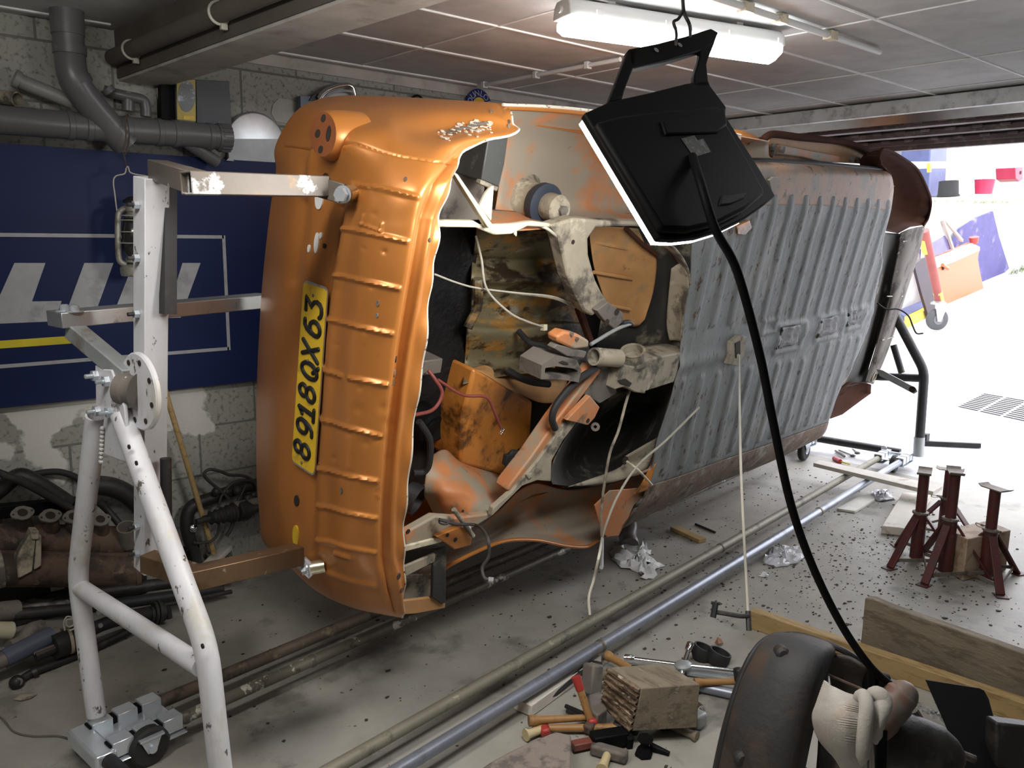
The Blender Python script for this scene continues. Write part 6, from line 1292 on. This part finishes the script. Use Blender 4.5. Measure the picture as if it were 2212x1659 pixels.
g = crgrid(np.array([[tuple(fl(1972, 1508, .05)), tuple(fl(2008, 1530, .05)), tuple(fl(2040, 1548, .05))], [tuple(fl(1985, 1528, .04)), tuple(fl(2012, 1545, .05)), tuple(fl(2042, 1562, .04))]]), 8, 14); g += np.random.default_rng(2).normal(0, .004, g.shape)
MB().sheet(g).build('wrap', M('clear_plastic', (.30, .30, .29), .15, alpha=.6), t)

# ------------------------------------------------------------------ axle stands
JG = 'red axle stands by the open door'
def jack(label, base, rz, hs, first=[]):
    if first:
        o = copy_tree(first[0]); o.location = base; o.rotation_euler = (0, 0, rz); o.scale = (1, 1, hs); o['label'] = label; return o
    t = thing('jack_stand', label, 'axle stand', V((0, 0, 0)), JG)
    MB().pipe(V((0, 0, .02)), V((0, 0, .27)), .030, .026).build('outer_tube', m_jackred, t)
    MB().tube([V((0, 0, .22)), V((0, 0, .485))], .0235, 18).build('ratchet_tube', m_jackred, t)
    b = MB(); b.prism([V((-.065, -.03, .497)), V((-.05, -.03, .486)), V((.05, -.03, .486)), V((.065, -.03, .497)), V((.065, -.03, .501)), V((.05, -.03, .492)), V((-.05, -.03, .492)), V((-.065, -.03, .501))], V((0, .06, 0))); b.build('saddle', m_jackpad, t)
    MB().lathe(V((0, 0, .262)), Z, [(.03, 0), (.036, .003), (.036, .012), (.03, .015)], 18).build('collar', m_jackpad, t)
    pn_ = MB().tube([V((-.05, 0, .275)), V((.05, 0, .275))], .006, 8).build('pin', m_jackpad, t); MB().tube(spline([V((.05, 0, .275)), V((.07, .01, .28)), V((.072, .0, .262)), V((.05, -.005, .26)), V((.0, -.04, .262))], 5), .0025, 6).build('pin_wire', m_wire, pn_)
    for k in range(3):
        a = 2 * math.pi * k / 3 + .5; d_ = V((math.cos(a), math.sin(a), 0)); s_ = V((-d_.y, d_.x, 0))
        l_ = MB().bar(d_ * .028 + Z * .245, d_ * .19 + Z * .006, .036, .012).build('leg', m_jackred, t, bevel=.003)
        MB().box(d_ * .195 + Z * .003, (.055, .05, .005), (d_, s_, Z)).build('foot', m_jackred, l_)
        a2_ = a + 2 * math.pi / 3; d2 = V((math.cos(a2_), math.sin(a2_), 0)); MB().bar(d_ * .165 + Z * .04, d2 * .165 + Z * .04, .005, .018).build('tie_bar', m_jackpad, t)
    t.location = base; t.rotation_euler = (0, 0, rz); t.scale = (1, 1, hs); first.append(t); return t
jack('red axle stand second from the right, wide saddle, in front of the wooden cube', fl(2040, 1242), .5, 1.0)
jack('shortest red axle stand, rightmost, in front of the wooden cube', fl(2128, 1250), 1.2, .87)
jack('red axle stand leftmost of the front ones, by the end of the plank', fl(1978, 1212), .35, .90)
jack('red axle stand hidden behind the others, at the end of the plank', fl(2038, 1150), 1.9, .70)
t = toolthing('wooden_cube', 'large sawn wooden cube behind the red axle stands, pale sunlit top', 'block', 2115, 1200)
tp4 = [fl(x, y, .20) for x, y in ((2047, 1143), (2090, 1165), (2184, 1145), (2134, 1124))]; MB().prism(tp4, -Z * .198).build('body', M('sawn_block', (.40, .30, .21), .7, layers=[((.28, .19, .12), 16, .5, .62)]), t, bevel=.004)
t = toolthing('flat_slab', 'thick pale flat board lying on the floor left of the axle stands', 'board', 1950, 1110)
MB().prism([fl(x, y, .045) for x, y in ((1905, 1136), (1950, 1063), (2012, 1066), (1962, 1142))], -Z * .043).build('board', m_woodpale, t, bevel=.003)
t = toolthing('plank', 'long narrow plank lying across the two near floor pipes', 'plank', 1900, 1040)
q = [fl(x, y, .128) for x, y in ((1757, 1000), (1772, 994), (2036, 1049), (2016, 1062))]; MB().prism(q, -Z * .024).build('plank', m_woodpale, t, bevel=.002)
t = toolthing('thin_board', 'thin white board lying flat under the blue-grey pipe near the plank', 'board', 1850, 1085)
MB().prism([fl(x, y, .014) for x, y in ((1808, 1098), (1876, 1060), (1890, 1078), (1847, 1104))], -Z * .012).build('board', M('white_board', (.70, .68, .62), .6), t)
def crumple_sheet(name, label, cat, outline, mat, h, seed, solid=.0015, z0=.002):
    r5 = np.random.default_rng(seed); O = [fl(x, y, z0) for x, y in outline]; c = sum(O, V()) / len(O); n_ = len(O) * 4
    ol = []
    for i in range(len(O)):
        for k in range(4): ol.append(O[i] + (O[(i + 1) % len(O)] - O[i]) * (k / 4))
    rings = []
    for s_ in (1, .86, .7, .54, .38, .22, .08):
        rings.append([c + (p - c) * s_ + V((r5.normal(0, .006), r5.normal(0, .006), 0)) + Z * (abs(r5.normal(.0, h * .8)) + (h * (1 - s_)) * .6 if s_ < 1 else abs(r5.normal(0, h * .3))) for p in ol])
    b = MB(); m_ = len(ol); b.add([p for r in rings for p in r], [(i * m_ + k, i * m_ + (k + 1) % m_, (i + 1) * m_ + (k + 1) % m_, (i + 1) * m_ + k) for i in range(6) for k in range(m_)] + [tuple(6 * m_ + k for k in range(m_))])
    o = b.build(name, mat, None, solid=solid, ang=30); return tag(o, label, cat)
crumple_sheet('rag', 'crumpled white cloth rag on the floor between the floor pipes', 'rag', ((1318, 1205), (1322, 1182), (1350, 1175), (1398, 1182), (1408, 1198), (1396, 1206), (1432, 1224), (1412, 1235), (1418, 1250), (1388, 1254), (1378, 1236), (1340, 1230)), m_cloth, .022, 3)
crumple_sheet('plastic_bag', 'shiny crumpled clear plastic bag on the floor beside the black cord', 'bag', ((1645, 1212), (1662, 1188), (1690, 1180), (1722, 1184), (1738, 1202), (1722, 1218), (1682, 1228), (1655, 1220)), M('shiny_plastic', (.75, .75, .80), .08, alpha=.75), .016, 8)
crumple_sheet('plastic_wrap', 'crumpled plastic wrap beside the thin white board', 'plastic', ((1872, 1072), (1890, 1062), (1916, 1058), (1932, 1080), (1900, 1084)), M('dull_plastic', (.6, .6, .66), .15, alpha=.85), .014, 12)
crumple_sheet('paper_scrap', 'small torn scrap of paper below the plastic bag', 'paper', ((1638, 1244), (1648, 1237), (1660, 1238), (1656, 1247)), m_cloth, .004, 4)
t = toolthing('wood_offcut', 'short pale wood offcut on the floor under the car sill', 'wood', 1488, 1155); MB().bar(fl(1455, 1140, .012), fl(1518, 1168, .012), .05, .02).build('offcut', m_wood, t, bevel=.002)
t = toolthing('dark_stick', 'thin dark stick beside the pale wood offcut', 'stick', 1525, 1145); MB().tube([fl(1502, 1132, .006), fl(1545, 1150, .006)], .006, 8).build('stick', m_dark, t)
t = toolthing('dust_bag', 'dull grey limp bag hanging behind the rag under the car sill', 'bag', 1368, 1180)
MB().tube(spline([fl(1360, 1178, .01), fl(1356, 1160, .03), fl(1362, 1140, .06), fl(1370, 1128, .07)], 4), [.045, .05, .048, .046, .045, .043, .04, .038, .036, .032, .026, .02, .01], 14).build('bag', M('grey_film', (.22, .20, .20), .35, alpha=.8), t)
for i, (p, q_, lab) in enumerate((((1812, 972), (1842, 984), 'spanner second from the left on the floor by the bright doorway'), ((1826, 958), (1852, 978), 'spanner farthest right of the three by the bright doorway'))):
    t = toolthing('spanner', lab, 'spanner', *p, 'spanners on the floor by the doorway'); a_, b_ = fl(*p, .006), fl(*q_, .006)
    MB().bar(a_, b_, .012, .006).build('shaft', m_dark, t); MB().torus(b_, Z, .014, .006, 16).build('ring_end', m_dark, t)
t = toolthing('steel_drift', 'short grey steel rod lying left of the spanners', 'rod', 1815, 980); MB().tube([fl(1805, 974, .008), fl(1824, 986, .008)], .009, 10).build('rod', m_castgrey, t)
t = toolthing('screwdriver', 'red handled screwdriver behind the plank', 'screwdriver', 1812, 994); MB().tube([fl(1802, 990, .014), fl(1815, 997, .014)], .016, 12).build('handle', M('red_plastic', (.45, .02, .04), .35), t); MB().tube([fl(1815, 997, .012), fl(1836, 1003, .01)], .005, 8).build('shaft', m_signyellow, t)
# lever hanging on the cable end
MB().tube(spline([dp(1545, 1322, 2.42), dp(1570, 1326, 2.41), dp(1600, 1331, 2.4), dp(1618, 1330, 2.4)], 5), .007, 8).build('cable_lever', m_dark, car)
MB().tube([dp(1546, 1302, 2.42), dp(1540, 1334, 2.41)], .009, 8).build('cable_lever_end', m_dark, car)
MB().tube([dp(1536, 1302, 2.43), dp(1556, 1304, 2.42)], .005, 8).build('cable_lever_pin', m_dark, car)
# scattered flakes of rust and dirt
b = MB(); r6 = np.random.default_rng(21)
for k in range(2600):
    z_ = r6.uniform()
    if z_ < .45: x, y = r6.normal(3.6, .55), r6.normal(1.65, .35)
    elif z_ < .75: x, y = r6.uniform(1.8, 5.0), r6.uniform(1.7, 3.0)
    else: x, y = r6.uniform(.6, 4.8), r6.uniform(.6, 3.2)
    s_ = abs(r6.normal(.0015, .0028)) + .0009; a = r6.uniform(0, 6.28)
    if x > 5: continue
    pts = [V((x + s_ * r6.uniform(.6, 1.5) * math.cos(a + 2 * math.pi * i / 5), y + s_ * r6.uniform(.4, 1.2) * math.sin(a + 2 * math.pi * i / 5), .0005)) for i in range(5)]
    b.prism(pts, Z * (s_ * .35))
o = b.build('floor_debris', M('rust_flakes', (.045, .03, .022), .8), None); tag(o, 'dark flakes of rust and dirt scattered over the garage floor', 'debris', kind='stuff')
for i, (x, y, sx_, lab) in enumerate(((1552, 1455 - 70, .02, 'small brown dead leaf on the floor behind the wheel wrench'), (1325, 1160 + 0, .03, 'flat dark brown flake below the torn orange flap'))):
    if i: continue
    t = toolthing('dead_leaf', lab, 'leaf', x, y); MB().prism([fl(x + dx_, y + dy_, .01 + .006 * k_) for dx_, dy_, k_ in ((-8, 4, 0), (-2, -8, 2), (6, -4, 1), (10, 5, 0), (0, 7, 1))], Z * .002).build('leaf', M('leaf_brown', (.20, .10, .05), .7), t)

# ------------------------------------------------------------------ outside
t = thing('steel_bar', 'flat steel bar lying on the ground just outside the garage door', 'bar', gr(2050, 966)); MB().bar(gr(1985, 962) + Z * .02, gr(2118, 968) + Z * .02, .03, .03).build('bar', m_dark, t); MB().box(gr(1996, 958) + Z * .04, (.05, .05, .07)).build('end_block', m_dark, t)
gt = thing('drain_grate', 'slotted steel drain grate set in the driveway', 'grate', gr(2160, 880))
gc = [gr(2066, 880), gr(2125, 850), gr(2330, 885), gr(2270, 925)]
up_ = V((-KR, 0, 1)).normalized()
MB().prism([p + up_ * .004 for p in gc], -up_ * .02).build('frame', m_out, gt)
sl = MB(); m_slot = M('grate_slot', (.006, .006, .007), .7)
for pn_ in range(4):
    for k in range(11):
        t0 = (k + .5) / 11; u0, u1 = pn_ / 4 + .015, (pn_ + 1) / 4 - .02
        a_ = gc[0] + (gc[1] - gc[0]) * t0; b_ = gc[3] + (gc[2] - gc[3]) * t0
        sl.bar(a_ + (b_ - a_) * u0 + up_ * .005, a_ + (b_ - a_) * u1 + up_ * .005, .024, .004)
sl.build('slots', m_slot, gt)
m_navy = M('navy_board', (.055, .045, .17), .6, layers=[((.20, .18, .36), 4, .55, .7)])
t = thing('blue_board', 'tall dark blue board leaning against the white driveway wall behind the orange door', 'board', wl(2150, 600, 4.5))
MB().prism([wl(x, y, 4.52) for x, y in ((2074, 495), (2112, 470), (2145, 456), (2158, 510), (2180, 580), (2125, 622), (2050, 640), (2040, 560))], V((0, .03, 0))).build('board', m_navy, t)
cd = thing('car_door', 'orange car door with window frame and mirror leaning against the driveway wall', 'car door', wl(2080, 650, 4.3))
m_dooro = M('door_orange', (.50, .12, .03), .35, coat=.3, var=.05)
YD = 4.32
MB().prism([wl(x, y, YD) for x, y in ((1990, 566), (2018, 556), (2060, 540), (2098, 524), (2112, 530), (2118, 540), (2113, 556), (2119, 590), (2126, 622), (2122, 638), (2074, 668), (2044, 684), (2036, 660), (2026, 600), (2016, 575))], V((.02, .08, 0))).build('door_skin', m_dooro, cd, bevel=.02)
MB().prism([wl(x, y, YD - .01) for x, y in ((2012, 560), (2060, 541), (2100, 525), (2117, 533), (2117, 541), (2060, 567), (2022, 580))], V((0, .02, 0))).build('shoulder', M('door_bleached', (.66, .60, .54), .35), cd, bevel=.006)  # cream strip paints daylight bleaching the top of the orange door
fr = MB()
for a_, b_ in (((1996, 484), (2036, 473)), ((2036, 473), (2058, 538)), ((2040, 474), (2078, 520)), ((1996, 484), (1992, 566))): fr.bar(wl(*a_, YD), wl(*b_, YD), .03, .03, up=V((0, 1, 0)))
fr.build('window_frame', M('frame_cream', (.50, .42, .36), .5), cd)
MB().prism([wl(x, y, YD + .03) for x, y in ((1998, 486), (2035, 476), (2056, 538), (2014, 557), (1996, 562))], V((0, .01, 0))).build('window_pane', M('pane_grey', (.55, .54, .52), .2), cd)
MB().prism([wl(x, y, YD + .02) for x, y in ((1986, 540), (2042, 509), (2057, 537), (2014, 556), (1990, 566))], V((0, .008, 0))).build('lower_pane', M('pane_violet', (.12, .10, .22), .15), cd)
MB().tube([wl(2104, 512, YD), wl(2104, 526, YD)], [.06, .045], 14).build('mirror', M('mirror_red', (.45, .06, .05), .4), cd)
MB().lathe(wl(2036, 580, YD), (0, -1, 0), [(.02, 0), (.02, .01)], 12).build('lock', m_hole, cd); MB().tube([wl(2036, 572, YD - .03), wl(2048, 580, YD - .03)], .02, 10).build('handle', m_dooro, cd)
t = thing('dark_board', 'dark brown board leaning at the foot of the red hoist leg', 'board', wl(1995, 640, 4.3))
MB().prism([wl(x, y, 4.15) for x, y in ((1975, 572), (1990, 560), (2002, 556), (2018, 640), (2022, 690), (2006, 684), (1990, 630))], V((0, .03, 0))).build('board', M('board_dark', (.035, .022, .03), .4), t)
hl = thing('hoist_leg', 'red and yellow steel hoist leg on a grey caster, in front of the orange door', 'hoist', gr(2030, 712))
YH = 3.82
MB().tube([wl(1997, 498, YH), wl(2030, 655, YH)], .045, 18).build('leg', M('hoist_red', (.28, .07, .06), .5), hl)
MB().tube([wl(2025, 630, YH), wl(2031, 658, YH)], .047, 18).build('yellow_band', M('hoist_yellow', (.50, .42, .08), .5), hl); MB().tube([wl(1996, 516, YH + .02), wl(2002, 545, YH + .02)], .046, 18).build('yellow_band', M('hoist_yellow2', (.50, .42, .08), .5), hl)
cw_ = wl(2024, 690, YH); d_ = V((.8, -.6, 0)).normalized(); n2 = V((-d_.y, d_.x, 0))
MB().lathe(cw_ - n2 * .03, n2, [(.05, 0), (.10, 0), (.118, .01), (.118, .05), (.10, .06), (.05, .06)], 32).build('caster_wheel', M('grey_tyre', (.06, .06, .065), .6), hl)
MB().lathe(cw_ - n2 * .034, n2, [(.055, 0), (.055, .068)], 24).build('wheel_hub', M('grey_hub', (.13, .13, .14), .5), hl)
MB().prism([cw_ - n2 * .05 + d_ * x + Z * z for x, z in ((-.06, .17), (.08, .17), (.02, -.02), (-.02, -.02))], n2 * .01).build('fork', m_alu, hl); MB().lathe(cw_ + Z * .165, Z, [(.08, 0), (.08, .02), (.05, .04)], 20).build('swivel', m_alu, hl)
t = thing('kerb_block', 'low kerb painted dark blue with a yellow front edge, beside the driveway', 'kerb', gr(1965, 700))
MB().prism([gr(x, y) + Z * .10 for x, y in ((1935, 690), (2000, 662), (2012, 672), (1952, 702))], -Z * .12).build('block', M('kerb_blue', (.10, .11, .22), .6), t); MB().prism([gr(x, y) + Z * .10 for x, y in ((1952, 703), (2012, 673), (2016, 678), (1954, 712))], -Z * .13).build('yellow_edge', M('kerb_yellow', (.65, .45, .06), .6), t)
def bank(x, y):            # point of the bank seen there
    r = ray(x, y); k = .0439
    tt_ = (1.76 + k * (CAM.x - 6.2) - CAM.z) / (r.z - k * r.x); return CAM + r * tt_
YB = 5.2
m_navyb = M('bin_navy', (.075, .09, .21), .4)
bn = thing('wheelie_bin', 'tall navy wheeled bin on the bank, nearest the car nose', 'bin', wl(1975, 430, 6.0))
MB().prism([wl(x, y, 6.6) for x, y in ((1925, 268), (2012, 262), (2000, 440), (1945, 440))], V((.1, .5, 0))).build('body', M('bin_slate', (.08, .085, .12), .5), bn, bevel=.02)
MB().prism([wl(x, y, 6.55) for x, y in ((1920, 255), (2018, 250), (2016, 268), (1922, 272))], V((.1, .6, 0))).build('lid', m_navyb, bn, bevel=.01)
bn = thing('wheelie_bin', 'pale navy tapered bin on the bank left of the black tub', 'bin', wl(2025, 430, 5.6))
MB().prism([wl(x, y, 5.8) for x, y in ((2012, 285), (2048, 283), (2042, 425), (2004, 427)) ], V((.1, .5, 0))).build('body', m_navyb, bn, bevel=.02)
MB().prism([wl(x, y, 5.75) for x, y in ((2008, 272), (2052, 270), (2050, 287), (2010, 288))], V((.1, .55, 0))).build('lid', m_navyb, bn, bevel=.01)
tbm = thing('plant_tub', 'upturned black plastic tub on the bank', 'tub', wl(2070, 425, YB))
c = wl(2070, 424, YB); dd_ = (c - CAM).dot(FW); hgt = 33 * dd_ / FPX; rr_ = 21 * dd_ / FPX
MB().lathe(V((c.x, c.y + rr_, c.z)), V((0, .05, 1)), [(rr_ * 1.1, 0), (rr_ * 1.1, hgt * .1), (rr_ * 1.0, hgt * .12), (rr_ * .93, hgt), (rr_ * .75, hgt), (rr_ * .7, hgt * .97)], 28).build('body', m_rubber, tbm)
bu = thing('bucket', 'red plastic bucket on the bank right of the black tub', 'bucket', wl(2147, 418, YB))
c = wl(2147, 418, YB); dd_ = (c - CAM).dot(FW); hgt = 30 * dd_ / FPX; rr_ = 21 * dd_ / FPX
MB().lathe(V((c.x, c.y + rr_, c.z)), Z, [(rr_ * .8, 0), (rr_ * .95, hgt * .9), (rr_ * 1.0, hgt), (rr_ * .92, hgt), (rr_ * .75, .04)], 28).build('body', M('bucket_red', (.50, .03, .09), .4), bu)
MB().tube(spline([V((c.x + rr_, c.y + rr_, c.z + hgt)), V((c.x + rr_ * .8, c.y, c.z + hgt * .75)), V((c.x - rr_, c.y + rr_, c.z + hgt))], 8), .008, 8).build('handle', m_signwhite, bu)
bk_ = thing('red_block', 'red plastic block with a hole, at the right edge on the bank', 'block', wl(2205, 392, YB))
MB().prism([wl(x, y, YB) for x, y in ((2193, 362), (2240, 360), (2240, 384), (2212, 386), (2202, 392), (2194, 386))], V((0, .3, 0))).build('body', M('block_red', (.42, .03, .08), .4), bk_, bevel=.01); MB().lathe(wl(2205, 373, YB - .005), (0, -1, 0), [(.03, 0), (.03, .004)], 14).build('hole', m_hole, bk_)
pr = thing('white_rail', 'horizontal white rail with a yellow bracket on the bank in front of the bins', 'rail', wl(2050, 420, 5.0))
MB().bar(wl(1960, 357, 5.05), wl(2230, 355, 5.05), .05, .09).build('rail', m_outwall, pr); MB().bar(wl(2007, 352, 4.98), wl(2007, 372, 4.98), .05, .04, up=V((0, 1, 0))).build('bracket', M('bracket_yellow', (.5, .36, .06), .5), pr)
MB().bar(wl(2215, 356, 5.05), wl(2215, 425, 5.05), .06, .06, up=V((0, 1, 0))).build('post', m_outwall, pr)
pl_ = thing('white_plank', 'white plank leaning across the garden wall behind the black tub', 'plank', wl(2095, 425, 5.6)); MB().bar(wl(2066, 330, 5.9), wl(2098, 425, 5.6), .06, .03).build('plank', m_outwall, pl_)
for i, (x0_, x1_, y_) in enumerate(((2010, 2030, 438), (2030, 2062, 436), (2064, 2105, 437))):
    t = thing('edging_stone', ('first', 'second', 'third')[i] + ' grey edging stone from the car nose on top of the driveway wall', 'stone', wl(x0_, y_ + 5, 4.66)); MB().prism([wl(x0_, y_, 4.64), wl(x1_ - 2, y_ - 1, 4.64), wl(x1_ - 2, y_ + 9, 4.64), wl(x0_, y_ + 9, 4.64)], V((0, .2, 0))).build('stone', M('stone_grey%d' % i, (.36, .36, .38), .8), t, bevel=.01)
b = MB(); r7 = np.random.default_rng(6)
for k in range(900):
    x = r7.uniform(9.0, 15.5); y = r7.uniform(4.85, 5.8); h_ = r7.uniform(.03, .12) * (1.6 if r7.uniform() < .15 else 1)
    p = V((x, y, bz(x))); d_ = V((r7.normal(0, .05), r7.normal(0, .05), h_)); w_ = V((.006, 0, 0)); b.add([p - w_, p + w_, p + d_], [(0, 1, 2)])
o = b.build('grass', M('grass_green', (.14, .20, .05), .8), None); tag(o, 'short rough grass along the top of the driveway wall', 'grass', kind='stuff')
b = MB()
for k in range(500):
    x = r7.uniform(13.3, 17); y = 4.42 - abs(r7.normal(0, .10)); p = V((x, y, KR * (x - X0))); d_ = V((r7.normal(0, .05), r7.normal(0, .04), r7.uniform(.03, .14))); w_ = V((.014, 0, 0)); b.add([p - w_, p + w_, p + d_], [(0, 1, 2)])
o = b.build('weeds', M('weed_green', (.12, .16, .05), .8), None); tag(o, 'low weeds growing at the foot of the driveway wall', 'weeds', kind='stuff')
